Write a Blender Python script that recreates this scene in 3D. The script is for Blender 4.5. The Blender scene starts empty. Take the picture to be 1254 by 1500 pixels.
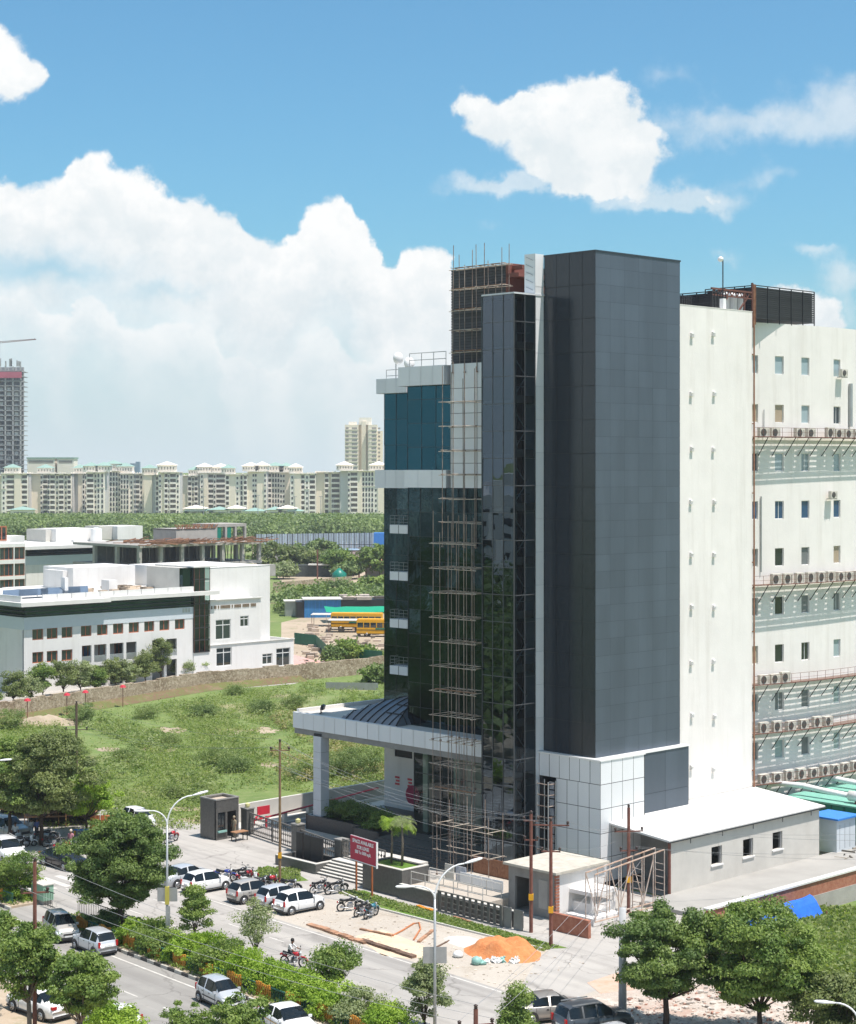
import bpy, bmesh, math, random
import numpy as np
from mathutils import Vector, Matrix
S = bpy.context.scene; HAZE = .00016
# ------------------------------------------------------------------ camera
F, PX, HY, CH = 2668.0, 627.0, 686.0, 30.0      # focal length in photo pixels, centre column, horizon row, eye height
cam = bpy.data.objects.new('camera', bpy.data.cameras.new('camera')); S.collection.objects.link(cam)
cam.location = (0, 0, CH); cam.rotation_euler = (math.pi/2, 0, 0)
cam.data.sensor_fit = 'HORIZONTAL'; cam.data.sensor_width = 36; cam.data.lens = 36*F/1254
cam.data.shift_y = -(750-HY)/1254; cam.data.clip_end = 20000; cam.data.clip_start = .5
S.camera = cam
# ------------------------------------------------------------------ sun, exposure
SUN_EL, SUN_AZ = math.radians(70), math.radians(122)   # azimuth clockwise from +Y (the view)
sd = Vector((math.sin(SUN_AZ)*math.cos(SUN_EL), math.cos(SUN_AZ)*math.cos(SUN_EL), math.sin(SUN_EL)))
sun = bpy.data.objects.new('sun', bpy.data.lights.new('sun', 'SUN')); S.collection.objects.link(sun)
sun.rotation_euler = sd.to_track_quat('Z', 'Y').to_euler(); sun.data.energy = 4.6; sun.data.angle = math.radians(.5)
sun.data.color = (1, .92, .87); sun.location = (60, 20, 120)
S.view_settings.view_transform = 'Standard'; S.view_settings.look = 'None'; S.view_settings.gamma = 1
S.view_settings.exposure = .5
# ------------------------------------------------------------------ sky
W = bpy.data.worlds.new('World'); S.world = W; W.use_nodes = True
nt = W.node_tree; nt.nodes.clear()
def N(t, **k):
    n = nt.nodes.new(t)
    for a, v in k.items(): setattr(n, a, v)
    return n
def lk(a, b): nt.links.new(a, b)
def mth(op, a, b=None, c=None, clamp=False):
    n = N('ShaderNodeMath', operation=op); n.use_clamp = clamp
    for i, v in enumerate((a, b, c)):
        if v is None: continue
        if isinstance(v, (int, float)): n.inputs[i].default_value = v
        else: lk(v, n.inputs[i])
    return n.outputs[0]
def sky():
    st = N('ShaderNodeTexSky', sky_type='NISHITA'); st.sun_disc = False
    st.sun_elevation = SUN_EL; st.sun_rotation = SUN_AZ; st.altitude = 0
    st.air_density = 1.0; st.dust_density = 1.2; st.ozone_density = 2.5
    tc = N('ShaderNodeTexCoord'); D = tc.outputs['Generated']
    sp = N('ShaderNodeSeparateXYZ'); lk(D, sp.inputs[0])
    az0 = mth('ARCTAN2', sp.outputs[0], sp.outputs[1]); el0 = mth('ARCSINE', sp.outputs[2])
    def noise(scale, detail=6, rough=.55, off=(0, 0, 0), zs=1.0):
        m = N('ShaderNodeMapping'); m.inputs['Location'].default_value = off; m.inputs['Scale'].default_value = (1, 1, zs)
        lk(D, m.inputs['Vector'])
        n = N('ShaderNodeTexNoise'); n.inputs['Scale'].default_value = scale; n.inputs['Detail'].default_value = detail
        n.inputs['Roughness'].default_value = rough; lk(m.outputs[0], n.inputs['Vector']); return n
    w1 = noise(26, 3, .5); w2 = noise(26, 3, .5, (3.1, 1.7, 9.2)); w3 = noise(70, 7, .6); w4 = noise(11, 5, .55, (2, 5, 1))
    h1 = noise(110, 7, .62, (5, 2, 7)); h2 = noise(110, 7, .62, (1, 8, 3))
    az = mth('ADD', az0, mth('MULTIPLY', mth('SUBTRACT', w1.outputs[0], .5), .030))
    el = mth('ADD', el0, mth('MULTIPLY', mth('SUBTRACT', w2.outputs[0], .5), .030))
    az = mth('ADD', az, mth('MULTIPLY', mth('SUBTRACT', h1.outputs[0], .5), .012))
    el = mth('ADD', el, mth('MULTIPLY', mth('SUBTRACT', h2.outputs[0], .5), .012))
    def A(px): return math.atan((px-PX)/F)
    def E_(px, py): return math.atan((HY-py)/F*math.cos(A(px)))
    def blobs(lst):
        tot = None
        for (x, y, rx, ry, s) in lst:
            u = mth('DIVIDE', mth('SUBTRACT', az, A(x)), rx/F*1.0); v = mth('DIVIDE', mth('SUBTRACT', el, E_(x, y)), ry/F)
            q = mth('ADD', mth('MULTIPLY', u, u), mth('MULTIPLY', v, v))
            e = mth('MULTIPLY', mth('EXPONENT', mth('MULTIPLY', q, -1)), s)
            tot = e if tot is None else mth('ADD', tot, e)
        return tot
    def sstep(v, a, b):
        n = N('ShaderNodeMapRange', interpolation_type='SMOOTHSTEP'); lk(v, n.inputs[0])
        n.inputs[1].default_value = a; n.inputs[2].default_value = b; return n.outputs[0]
    def outline(pts):
        n = N('ShaderNodeFloatCurve'); lo, hi = A(-400), A(1654)
        fac = mth('DIVIDE', mth('SUBTRACT', az, lo), hi-lo, clamp=True)
        lk(fac, n.inputs['Value']); c = n.mapping.curves[0]
        n.mapping.use_clip = False
        P = [((A(x)-lo)/(hi-lo), E_(x, y)/.3) for x, y in pts]
        c.points[0].location = P[0]; c.points[1].location = P[-1]
        for p in P[1:-1]: c.points.new(*p)
        n.mapping.update()
        return mth('SUBTRACT', mth('MULTIPLY', n.outputs[0], .3), el)      # >0: below the outline
    bank = outline([(-400, 260), (-20, 240), (30, 262), (75, 268), (110, 235), (150, 222), (185, 243), (225, 248), (262, 275), (300, 292), (345, 312), (400, 352),
                    (432, 322), (490, 290), (520, 318), (545, 350), (575, 385), (600, 352), (640, 352), (668, 400), (700, 520), (740, 690), (1654, 690)])
    gap = blobs([(20, 388, 90, 22, .9), (110, 396, 60, 12, .5), (240, 425, 60, 8, .5)])
    low = outline([(-400, 420), (-20, 402), (60, 418), (92, 450), (125, 408), (165, 425), (200, 452), (260, 446), (320, 448), (345, 505), (372, 500), (400, 520),
                   (450, 470), (480, 480), (520, 520), (600, 470), (660, 500), (1654, 690)])
    dn_bank = mth('MULTIPLY', sstep(bank, -.0012, .0045), mth('SUBTRACT', 1, sstep(bank, .045, .125)))
    dn_bank = mth('MULTIPLY', dn_bank, mth('SUBTRACT', 1, mth('MULTIPLY', gap, .65), clamp=True))
    dn_low = mth('MULTIPLY', sstep(low, -.002, .010), mth('SUBTRACT', 1, sstep(low, .012, .085)))
    dn_low = mth('MULTIPLY', dn_low, .9)
    big = blobs([(697, 155, 26, 20, .9), (722, 178, 32, 26, .9), (765, 170, 34, 26, .9), (800, 160, 34, 30, .9), (832, 160, 30, 36, .9), (872, 142, 30, 32, 1.1), (905, 170, 34, 36, 1),
                 (850, 200, 60, 36, 1), (820, 232, 60, 30, .8), (900, 225, 60, 40, .9), (955, 218, 36, 26, .8), (890, 258, 80, 30, .9), (800, 222, 50, 34, .7), (855, 268, 60, 20, .6),
                 (960, 288, 50, 14, .45), (1045, 292, 34, 15, .62), (10, 118, 40, 34, 1.2), (-10, 80, 34, 34, 1.2), (40, 112, 20, 22, .7),
                 (1180, 438, 46, 26, .9), (1212, 458, 24, 22, .8), (1140, 420, 30, 12, .6)])
    bigd = sstep(mth('ADD', big, mth('MULTIPLY', mth('SUBTRACT', w3.outputs[0], .5), .7)), .28, .74)
    thin = blobs([(730, 271, 70, 14, .95), (985, 296, 70, 16, .9), (1045, 293, 50, 20, .8), (790, 268, 70, 18, .6), (905, 288, 60, 18, .7), (1120, 178, 130, 26, .75), (1235, 135, 70, 36, .7), (980, 122, 70, 18, .4), (1130, 258, 60, 16, .5), (1240, 190, 70, 30, .5), (1240, 395, 40, 24, .9), (1195, 362, 30, 10, .7),
                  (1060, 372, 34, 16, .55), (1000, 210, 90, 30, .45), (1245, 440, 20, 30, .4), (705, 318, 22, 10, .3)])
    thind = mth('MULTIPLY', sstep(mth('ADD', thin, mth('MULTIPLY', mth('SUBTRACT', w3.outputs[0], .5), .9)), .15, 1.0), .62)
    # clouds over the rest of the sky (behind and beside the view)
    rest = noise(3.2, 9, .58, (4.4, 1.2, 0), 2.2)
    side = sstep(mth('ABSOLUTE', az0), .30, .42)
    restd = mth('MULTIPLY', mth('MULTIPLY', sstep(rest.outputs[0], .50, .60), side), sstep(el0, .0, .08))
    dens = mth('MAXIMUM', mth('MAXIMUM', dn_bank, dn_low), mth('MAXIMUM', bigd, mth('MAXIMUM', thind, restd)))
    dens = mth('MULTIPLY', dens, .985, clamp=True)
    # lit tops and greyer undersides
    top = mth('MAXIMUM', mth('MULTIPLY', dn_bank, mth('SUBTRACT', 1, sstep(bank, .004, .05))), mth('MULTIPLY', dn_low, mth('SUBTRACT', 1, sstep(low, .003, .03))))
    up = blobs([(700, 150, 40, 26, 1), (875, 130, 50, 40, 1), (800, 150, 60, 30, .8), (940, 205, 50, 26, .7), (1180, 425, 60, 26, 1), (10, 90, 70, 50, 1)])
    top = mth('MAXIMUM', top, mth('MULTIPLY', up, bigd))
    billow = sstep(w3.outputs[0], .30, .68); soft = sstep(w4.outputs[0], .35, .66)
    w5 = noise(48, 9, .66, (7, 3, 2)); puff = sstep(w5.outputs[0], .40, .60)
    lit = mth('ADD', mth('MULTIPLY', top, .46), mth('ADD', mth('MULTIPLY', billow, .22), mth('ADD', mth('MULTIPLY', soft, .24), mth('MULTIPLY', puff, .34))), clamp=True)
    cc = N('ShaderNodeMix', data_type='RGBA'); lk(lit, cc.inputs[0])
    cc.inputs[6].default_value = (.70, .77, .80, 1); cc.inputs[7].default_value = (.95, .95, .94, 1)
    hz = N('ShaderNodeMix', data_type='RGBA')       # far cloud pales into the air
    lk(mth('MULTIPLY', mth('SUBTRACT', 1, sstep(el0, .0, .085)), .75), hz.inputs[0]); lk(cc.outputs[2], hz.inputs[6]); hz.inputs[7].default_value = (.80, .87, .88, 1)
    b1 = N('ShaderNodeBackground'); b1.inputs[1].default_value = .094
    tint = N('ShaderNodeMix', data_type='RGBA', blend_type='MULTIPLY'); tint.inputs[0].default_value = 1
    lk(st.outputs[0], tint.inputs[6]); tint.inputs[7].default_value = (.64, 1.06, 1.15, 1); lk(tint.outputs[2], b1.inputs[0])
    b2 = N('ShaderNodeBackground'); lk(hz.outputs[2], b2.inputs[0]); b2.inputs[1].default_value = .78
    b3 = N('ShaderNodeBackground'); b3.inputs[0].default_value = (.62, .71, .76, 1); b3.inputs[1].default_value = .90
    mh = N('ShaderNodeMixShader'); lk(mth('MULTIPLY', mth('SUBTRACT', 1, sstep(el0, -.01, .12)), .9), mh.inputs[0]); lk(b1.outputs[0], mh.inputs[1]); lk(b3.outputs[0], mh.inputs[2])
    ms = N('ShaderNodeMixShader'); lk(dens, ms.inputs[0]); lk(mh.outputs[0], ms.inputs[1]); lk(b2.outputs[0], ms.inputs[2])
    o = N('ShaderNodeOutputWorld'); lk(ms.outputs[0], o.inputs[0])
sky()
# ------------------------------------------------------------------ helpers
rnd = random.Random(7)
def G(px, py, z=0.0):                      # where a photo point lies on the level z
    d = (CH-z)*F/(py-HY); return Vector(((px-PX)/F*d, d, z))
ANG = math.radians(44.0)                   # building axis a (along the sunny sides); b is 90 degrees left of it
ra = Vector((math.cos(ANG), math.sin(ANG), 0)); rb = Vector((-math.sin(ANG), math.cos(ANG), 0))
CO = Vector((12.3, 129.9, 0))
def Wd(a, b, z=0): return CO + ra*a + rb*b + Vector((0, 0, z))
def L(px, py, z=0.0):
    v = G(px, py, z)-CO; return v.dot(ra), v.dot(rb)
def bfor(px, a, o=None):
    o = o or CO; t = (px-PX)/F; p = o+ra*a; return (p.x-t*p.y)/(-rb.x+t*rb.y)
def afor(px, b, o=None):
    o = o or CO; t = (px-PX)/F; p = o+rb*b; return (t*p.y-p.x)/(ra.x-t*ra.y)
def zat(py, a, b, o=None):
    o = o or CO; return CH-(py-HY)*(o+ra*a+rb*b).y/F
def Ld(px, py, z):                          # label-free shorthand: world point
    return G(px, py, z)
P0 = G(299, 1313); _q = G(760, 1458)-P0; RU = _q.normalized(); RN = Vector((RU.y, -RU.x, 0)); RANG = math.atan2(RU.y, RU.x)
def Rd(s, n, z=0): return P0+RU*s+RN*n+Vector((0, 0, z))

class MB:
    def __init__(s): s.v = []; s.f = []; s.c = []; s.m = []
    def add(s, vs, fs, c=None, m=0):
        o = len(s.v); s.v += [tuple(p) for p in vs]
        for f in fs: s.f.append(tuple(i+o for i in f)); s.c.append(.5 if c is None else c); s.m.append(m)
        return s
    def box(s, x0, x1, y0, y1, z0, z1, c=None, m=0):
        if x1 < x0: x0, x1 = x1, x0
        if y1 < y0: y0, y1 = y1, y0
        v = [(x0,y0,z0),(x1,y0,z0),(x1,y1,z0),(x0,y1,z0),(x0,y0,z1),(x1,y0,z1),(x1,y1,z1),(x0,y1,z1)]
        return s.add(v, [(0,3,2,1),(4,5,6,7),(0,1,5,4),(1,2,6,5),(2,3,7,6),(3,0,4,7)], c, m)
    def prism(s, pts, z0, z1, c=None, m=0):
        n = len(pts); A = sum(pts[i][0]*pts[(i+1)%n][1]-pts[(i+1)%n][0]*pts[i][1] for i in range(n))
        if A < 0: pts = pts[::-1]
        g = lambda z, p: p[2] if len(p) > 2 else z
        v = [(p[0], p[1], z0) for p in pts]+[(p[0], p[1], z1) for p in pts]
        return s.add(v, [tuple(range(n))[::-1], tuple(range(n, 2*n))]+[(i, (i+1)%n, n+(i+1)%n, n+i) for i in range(n)], c, m)
    def tube(s, p, q, r, r2=None, n=6, c=None, m=0, cap=True):
        p, q = Vector(p), Vector(q); r2 = r if r2 is None else r2
        d = (q-p)
        if d.length < 1e-6: return s
        d.normalize(); u = d.orthogonal().normalized(); w = d.cross(u)
        v = []
        for P, R in ((p, r), (q, r2)):
            for i in range(n):
                t = 2*math.pi*i/n; v.append(P+u*math.cos(t)*R+w*math.sin(t)*R)
        f = [(i, (i+1)%n, n+(i+1)%n, n+i) for i in range(n)]
        if cap: f += [tuple(range(n))[::-1], tuple(range(n, 2*n))]
        return s.add(v, f, c, m)
    def path(s, pts, r, n=6, c=None, m=0, r2=None):
        k = len(pts)-1; r2 = r if r2 is None else r2
        rings = []; prev = None
        for i, p in enumerate(pts):
            p = Vector(p); d = (Vector(pts[min(i+1, k)])-Vector(pts[max(i-1, 0)])).normalized()
            u = d.orthogonal().normalized() if prev is None else (prev-d*prev.dot(d)).normalized()
            prev = u; w = d.cross(u); R = r+(r2-r)*i/k
            rings.append([p+u*math.cos(2*math.pi*j/n)*R+w*math.sin(2*math.pi*j/n)*R for j in range(n)])
        v = [x for g in rings for x in g]; f = []
        for i in range(k):
            for j in range(n): f.append((i*n+j, i*n+(j+1)%n, (i+1)*n+(j+1)%n, (i+1)*n+j))
        f += [tuple(range(n))[::-1], tuple(range(k*n, k*n+n))]
        return s.add(v, f, c, m)
    def lathe(s, prof, n=12, axis='z', o=(0,0,0), c=None, m=0):
        v = []
        for r, h in prof:
            for i in range(n):
                t = 2*math.pi*i/n; a, b = r*math.cos(t), r*math.sin(t)
                v.append({'z': (o[0]+a, o[1]+b, o[2]+h), 'y': (o[0]+b, o[1]+h, o[2]+a), 'x': (o[0]+h, o[1]+a, o[2]+b)}[axis])
        k = len(prof); f = [(i*n+j, i*n+(j+1)%n, (i+1)*n+(j+1)%n, (i+1)*n+j) for i in range(k-1) for j in range(n)]
        f += [tuple(range(n))[::-1], tuple(range((k-1)*n, k*n))]
        return s.add(v, f, c, m)
    def quad(s, a, b, c_, d, c=None, m=0): return s.add([a, b, c_, d], [(0,1,2,3)], c, m)
    def build(s, name, mat, parent=None, smooth=False, loc=None, rot=None, col=True):
        me = bpy.data.meshes.new(name); me.from_pydata(s.v, [], s.f)
        for x in (mat if isinstance(mat, (list, tuple)) else [mat]): me.materials.append(x)
        if isinstance(mat, (list, tuple)): me.polygons.foreach_set('material_index', s.m)
        if col:
            at = me.attributes.new('tone', 'FLOAT', 'FACE'); at.data.foreach_set('value', s.c)
        if smooth: me.polygons.foreach_set('use_smooth', [True]*len(s.f))
        me.update(); return mk(name, me, parent, loc, rot)
def mk(name, me, parent=None, loc=None, rot=None):
    o = bpy.data.objects.new(name, me); S.collection.objects.link(o)
    if parent: o.parent = parent
    if loc is not None: o.location = loc
    if rot is not None: o.rotation_euler = (0, 0, rot) if isinstance(rot, (int, float)) else rot
    return o
def tag(o, label=None, cat=None, group=None, kind=None):
    for k, v in (('label', label), ('category', cat), ('group', group), ('kind', kind)):
        if v: o[k] = v
    return o
def T(name, label, cat, loc=(0,0,0), rot=0, group=None):
    o = bpy.data.objects.new(name, None); S.collection.objects.link(o); o.empty_display_size = .5
    o.location = loc; o.rotation_euler = (0, 0, rot); return tag(o, label, cat, group)
KIDS = {}
def dup(root, loc, rot, label, group=None, swap=None, scale=None):
    swap = swap or {}
    def cp(o, par):
        c = o.copy(); S.collection.objects.link(c)
        if par: c.parent = par
        if o.data is not None and o.type == 'MESH':
            ms = o.data.materials
            if any(m and m.name in swap for m in ms):
                key = (o.data.name, tuple(sorted((k, v.name) for k, v in swap.items())))
                if key not in KIDS:
                    d = o.data.copy()
                    for i, m in enumerate(d.materials):
                        if m and m.name in swap: d.materials[i] = swap[m.name]
                    KIDS[key] = d
                c.data = KIDS[key]
        for ch in list(o.children): cp(ch, c)
        return c
    r = cp(root, None); r.location = loc; r.rotation_euler = (0, 0, rot); r['label'] = label
    if group: r['group'] = group
    if scale: r.scale = scale
    return r
# ------------------------------------------------------------------ materials
MT = {}
def mat(name, col, rough=.6, metal=0, var=.12, scale=1.5, bump=0, bscale=20, spec=.5, tone=.0, coat=0, col2=None, stain=0, ior=None, stretch=(1,1,1), emit=None):
    if name in MT: return MT[name]
    m = bpy.data.materials.new(name); m.use_nodes = True; t = m.node_tree; p = t.nodes['Principled BSDF']
    def n(k): return t.nodes.new(k)
    p.inputs['Roughness'].default_value = rough; p.inputs['Metallic'].default_value = metal
    p.inputs['Specular IOR Level'].default_value = spec
    if ior: p.inputs['IOR'].default_value = ior
    if coat: p.inputs['Coat Weight'].default_value = coat; p.inputs['Coat Roughness'].default_value = .05
    tc = n('ShaderNodeTexCoord'); mp = n('ShaderNodeMapping'); mp.inputs['Scale'].default_value = stretch
    t.links.new(tc.outputs['Object'], mp.inputs[0])
    nz = n('ShaderNodeTexNoise'); nz.inputs['Scale'].default_value = scale; nz.inputs['Detail'].default_value = 6; nz.inputs['Roughness'].default_value = .6
    t.links.new(mp.outputs[0], nz.inputs['Vector'])
    base = n('ShaderNodeMix'); base.data_type = 'RGBA'
    mr = n('ShaderNodeMapRange'); mr.inputs[1].default_value = .3; mr.inputs[2].default_value = .7; t.links.new(nz.outputs[0], mr.inputs[0])
    t.links.new(mr.outputs[0], base.inputs[0])
    c2 = col2 or tuple(max(0, c*(1+var)) for c in col); c1 = col if col2 else tuple(c*(1-var) for c in col)
    base.inputs[6].default_value = (*c1, 1); base.inputs[7].default_value = (*c2, 1)
    out = base.outputs[2]
    if tone:
        at = n('ShaderNodeAttribute'); at.attribute_name = 'tone'
        m2 = n('ShaderNodeMapRange'); m2.inputs[3].default_value = 1-tone; m2.inputs[4].default_value = 1+tone
        t.links.new(at.outputs['Fac'], m2.inputs[0])
        vm = n('ShaderNodeVectorMath'); vm.operation = 'SCALE'; t.links.new(out, vm.inputs[0]); t.links.new(m2.outputs[0], vm.inputs['Scale']); out = vm.outputs[0]
    if stain:
        mp2 = n('ShaderNodeMapping'); mp2.inputs['Scale'].default_value = (1, 1, .07); t.links.new(tc.outputs['Object'], mp2.inputs[0])
        n2 = n('ShaderNodeTexNoise'); n2.inputs['Scale'].default_value = 1.1; n2.inputs['Detail'].default_value = 8; n2.inputs['Roughness'].default_value = .65
        t.links.new(mp2.outputs[0], n2.inputs['Vector'])
        m3 = n('ShaderNodeMapRange'); m3.inputs[1].default_value = .5; m3.inputs[2].default_value = .8; m3.inputs[4].default_value = stain; t.links.new(n2.outputs[0], m3.inputs[0])
        mx = n('ShaderNodeMix'); mx.data_type = 'RGBA'; t.links.new(m3.outputs[0], mx.inputs[0]); t.links.new(out, mx.inputs[6])
        mx.inputs[7].default_value = (.34, .29, .22, 1); out = mx.outputs[2]
    t.links.new(out, p.inputs['Base Color'])
    if bump:
        b = n('ShaderNodeBump'); b.inputs['Strength'].default_value = bump; b.inputs['Distance'].default_value = .05
        n3 = n('ShaderNodeTexNoise'); n3.inputs['Scale'].default_value = bscale; n3.inputs['Detail'].default_value = 5; t.links.new(mp.outputs[0], n3.inputs['Vector'])
        t.links.new(n3.outputs[0], b.inputs['Height']); t.links.new(b.outputs[0], p.inputs['Normal'])
    if emit: p.inputs['Emission Color'].default_value = (*emit, 1); p.inputs['Emission Strength'].default_value = 1
    MT[name] = m; return m
white = mat('white_plaster', (.765,.73,.69), .8, var=.04, scale=.5, stain=.30, bump=.15, bscale=8)
white2 = mat('white_paint_wall', (.72,.705,.68), .75, var=.05, scale=.4, stain=.22)
whitef = mat('white_roof', (.67,.655,.62), .8, var=.06, scale=.7)
acp = mat('white_panel', (.70,.715,.72), .35, var=.03, scale=.3, tone=.05, spec=.5)
acpd = mat('pale_panel', (.58,.60,.62), .4, var=.04, tone=.05)
grey_blue = mat('pale_blue_wall', (.56,.61,.64), .7, var=.03)
darkpan = mat('dark_grey_panel', (.030,.037,.046), .18, var=.06, scale=.2, tone=.04, spec=.42)
bluepan = mat('blue_grey_panel', (.082,.104,.133), .42, metal=.25, var=.14, scale=.4, tone=.06, stretch=(1,1,.15), spec=.5)
joint = mat('joint_black', (.02,.02,.022), .7)
mullion = mat('mullion_dark', (.03,.033,.037), .4)
alu = mat('brushed_metal', (.45,.46,.47), .4, metal=.7)
conc = mat('concrete', (.36,.34,.31), .85, var=.14, scale=.8, bump=.2, bscale=6, stain=.18)
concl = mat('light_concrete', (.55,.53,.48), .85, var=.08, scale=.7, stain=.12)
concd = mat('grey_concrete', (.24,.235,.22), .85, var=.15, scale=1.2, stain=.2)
granite = mat('dark_granite', (.055,.055,.056), .35, var=.3, scale=6, tone=.1)
granite2 = mat('grey_granite', (.10,.098,.092), .4, var=.25, scale=5, tone=.1)
brick = mat('red_brick', (.30,.10,.06), .9, col2=(.42,.19,.12), scale=3, bump=.4, bscale=12)
rust = mat('rusty_metal', (.20,.075,.04), .8, col2=(.34,.17,.09), scale=5)
rustp = mat('rusty_pole', (.13,.045,.035), .75, col2=(.22,.09,.06), scale=3)
pipe = mat('scaffold_steel', (.16,.10,.075), .6, col2=(.36,.30,.25), scale=1.6); pipel = mat('scaffold_pale', (.34,.27,.21), .6, col2=(.55,.50,.42), scale=1.2)
redpaint = mat('red_paint', (.55,.03,.05), .45)
black = mat('black_paint', (.018,.018,.02), .5)
blackm = mat('black_mesh', (.025,.026,.028), .6, tone=.3)
green_p = mat('green_paint', (.0,.17,.12), .4, var=.06)
green_l = mat('pale_green_paint', (.20,.46,.37), .5, var=.08)
tarp = mat('blue_tarp', (.015,.13,.62), .5, var=.15, bump=.5, bscale=3)
bluep = mat('blue_paint', (.04,.22,.62), .45, var=.1)
yellow = mat('yellow_paint', (.70,.36,.01), .5, var=.08)
orange = mat('orange_paint', (.62,.22,.02), .55, var=.12)
steel_g = mat('galvanised_steel', (.42,.43,.43), .45, metal=.5, var=.1)
whitep = mat('white_gloss', (.78,.78,.76), .3, var=.02)
tyre = mat('tyre_rubber', (.018,.018,.018), .8)
sandm = mat('orange_sand', (.50,.165,.05), .95, col2=(.62,.26,.10), scale=2.5, bump=1.0, bscale=9)
sandp = mat('pale_sand', (.58,.44,.30), .95, col2=(.64,.52,.38), scale=.8)
wood = mat('plank_wood', (.32,.17,.09), .8, var=.25, scale=4)
skin = mat('skin', (.22,.11,.065), .6); hairm = mat('hair', (.012,.01,.01), .6)
def glassy(name, base, rough=.02, ior=1.9, bump=.03, bs=.5, spec=1.0, tone=.3):
    m = mat(name, base, rough, var=.1, scale=.3, bump=bump, bscale=bs, spec=spec, ior=ior, tone=tone); return m
gl_teal = mat('teal_mirror_glass', (.020,.078,.105), .03, metal=1, var=.12, scale=.15, bump=.25, bscale=.5, tone=.12)
gl_dark = mat('dark_mirror_glass', (.030,.055,.062), .03, metal=1, var=.5, scale=.25, bump=1.0, bscale=.5, tone=.25)
gl_win = glassy('window_glass', (.02,.03,.035), ior=1.5, bump=.01)
gl_pale = glassy('pale_window_glass', (.30,.38,.40), ior=1.5, bump=.01, rough=.1)
gl_blue = glassy('blue_window_glass', (.02,.07,.16), ior=1.5, bump=.01)
def clearglass(name, tint, refl=1.5, rough=.0, gc=(.9,.95,1,1)):
    if name in MT: return MT[name]
    m = bpy.data.materials.new(name); m.use_nodes = True; t = m.node_tree; t.nodes.clear()
    o = t.nodes.new('ShaderNodeOutputMaterial'); a = t.nodes.new('ShaderNodeBsdfTransparent'); a.inputs[0].default_value = (*tint, 1)
    g = t.nodes.new('ShaderNodeBsdfGlossy'); g.inputs['Roughness'].default_value = rough; g.inputs[0].default_value = gc
    f = t.nodes.new('ShaderNodeFresnel'); f.inputs[0].default_value = refl
    tc = t.nodes.new('ShaderNodeTexCoord'); nz = t.nodes.new('ShaderNodeTexNoise'); nz.inputs['Scale'].default_value = .5
    b = t.nodes.new('ShaderNodeBump'); b.inputs['Strength'].default_value = .08; b.inputs['Distance'].default_value = .05
    t.links.new(tc.outputs['Object'], nz.inputs[0]); t.links.new(nz.outputs[0], b.inputs['Height']); t.links.new(b.outputs[0], g.inputs['Normal'])
    x = t.nodes.new('ShaderNodeMixShader'); t.links.new(f.outputs[0], x.inputs[0]); t.links.new(a.outputs[0], x.inputs[1]); t.links.new(g.outputs[0], x.inputs[2])
    t.links.new(x.outputs[0], o.inputs[0]); MT[name] = m; return m
gl_tower = clearglass('tower_glass', (.42,.50,.55), 1.6)
gl_lobby = clearglass('lobby_glass', (.55,.68,.62), 1.5)
# ------------------------------------------------------------------ building pieces
def panels(mb, pos, s0, s1, z0, z1, cw, chh, gap=.02, tilt=0, tones=None, jit=0):
    """grid of separate panels; pos(s, z, out) -> point."""
    ns = max(1, round((s1-s0)/cw)); nz = max(1, round((z1-z0)/chh)); ds = (s1-s0)/ns; dz = (z1-z0)/nz
    for i in range(ns):
        for j in range(nz):
            a, b = s0+i*ds+gap, s0+(i+1)*ds-gap; c, d = z0+j*dz+gap, z0+(j+1)*dz-gap
            t = [rnd.uniform(-tilt, tilt) for _ in range(4)]; t[3] = t[0]+t[2]-t[1]
            mb.quad(pos(a, c, t[0]), pos(b, c, t[1]), pos(b, d, t[2]), pos(a, d, t[3]), rnd.random())
    return ds, dz
def grid_lines(mb, ax, fixed, s0, s1, z0, z1, ds, dz, w=.05, proud=.05):
    n = round((s1-s0)/ds); k = round((z1-z0)/dz)
    for i in range(n+1):
        s = s0+i*ds
        if ax == 'b': mb.box(fixed-proud, fixed, s-w/2, s+w/2, z0, z1)
        else: mb.box(s-w/2, s+w/2, fixed-proud, fixed, z0, z1)
    for j in range(k+1):
        z = z0+j*dz
        if ax == 'b': mb.box(fixed-proud*.8, fixed, s0, s1, z-w/2, z+w/2)
        else: mb.box(s0, s1, fixed-proud*.8, fixed, z-w/2, z+w/2)
def wall_open(mb, pos, s0, s1, z0, z1, ops, depth=.25, extra=(), c=None):
    """wall surface with real openings and reveals. pos(s, z, inward)."""
    ss = sorted(set([s0, s1]+[o[0] for o in ops]+[o[1] for o in ops]+list(extra))); zz = sorted(set([z0, z1]+[o[2] for o in ops]+[o[3] for o in ops]))
    ss = [s for s in ss if s0-1e-6 <= s <= s1+1e-6]; zz = [z for z in zz if z0-1e-6 <= z <= z1+1e-6]
    for i in range(len(ss)-1):
        run = None
        for j in range(len(zz)-1):
            cs, cz = (ss[i]+ss[i+1])/2, (zz[j]+zz[j+1])/2
            if any(o[0] < cs < o[1] and o[2] < cz < o[3] for o in ops): continue
            mb.quad(pos(ss[i], zz[j], 0), pos(ss[i+1], zz[j], 0), pos(ss[i+1], zz[j+1], 0), pos(ss[i], zz[j+1], 0), c)
    for o in ops:
        a, b, c0, d = o[:4]
        mb.quad(pos(a, c0, 0), pos(a, c0, depth), pos(b, c0, depth), pos(b, c0, 0), c); mb.quad(pos(a, d, 0), pos(b, d, 0), pos(b, d, depth), pos(a, d, depth), c)
        mb.quad(pos(a, c0, 0), pos(a, d, 0), pos(a, d, depth), pos(a, c0, depth), c); mb.quad(pos(b, c0, 0), pos(b, c0, depth), pos(b, d, depth), pos(b, d, 0), c)
WIN = {}
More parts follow.
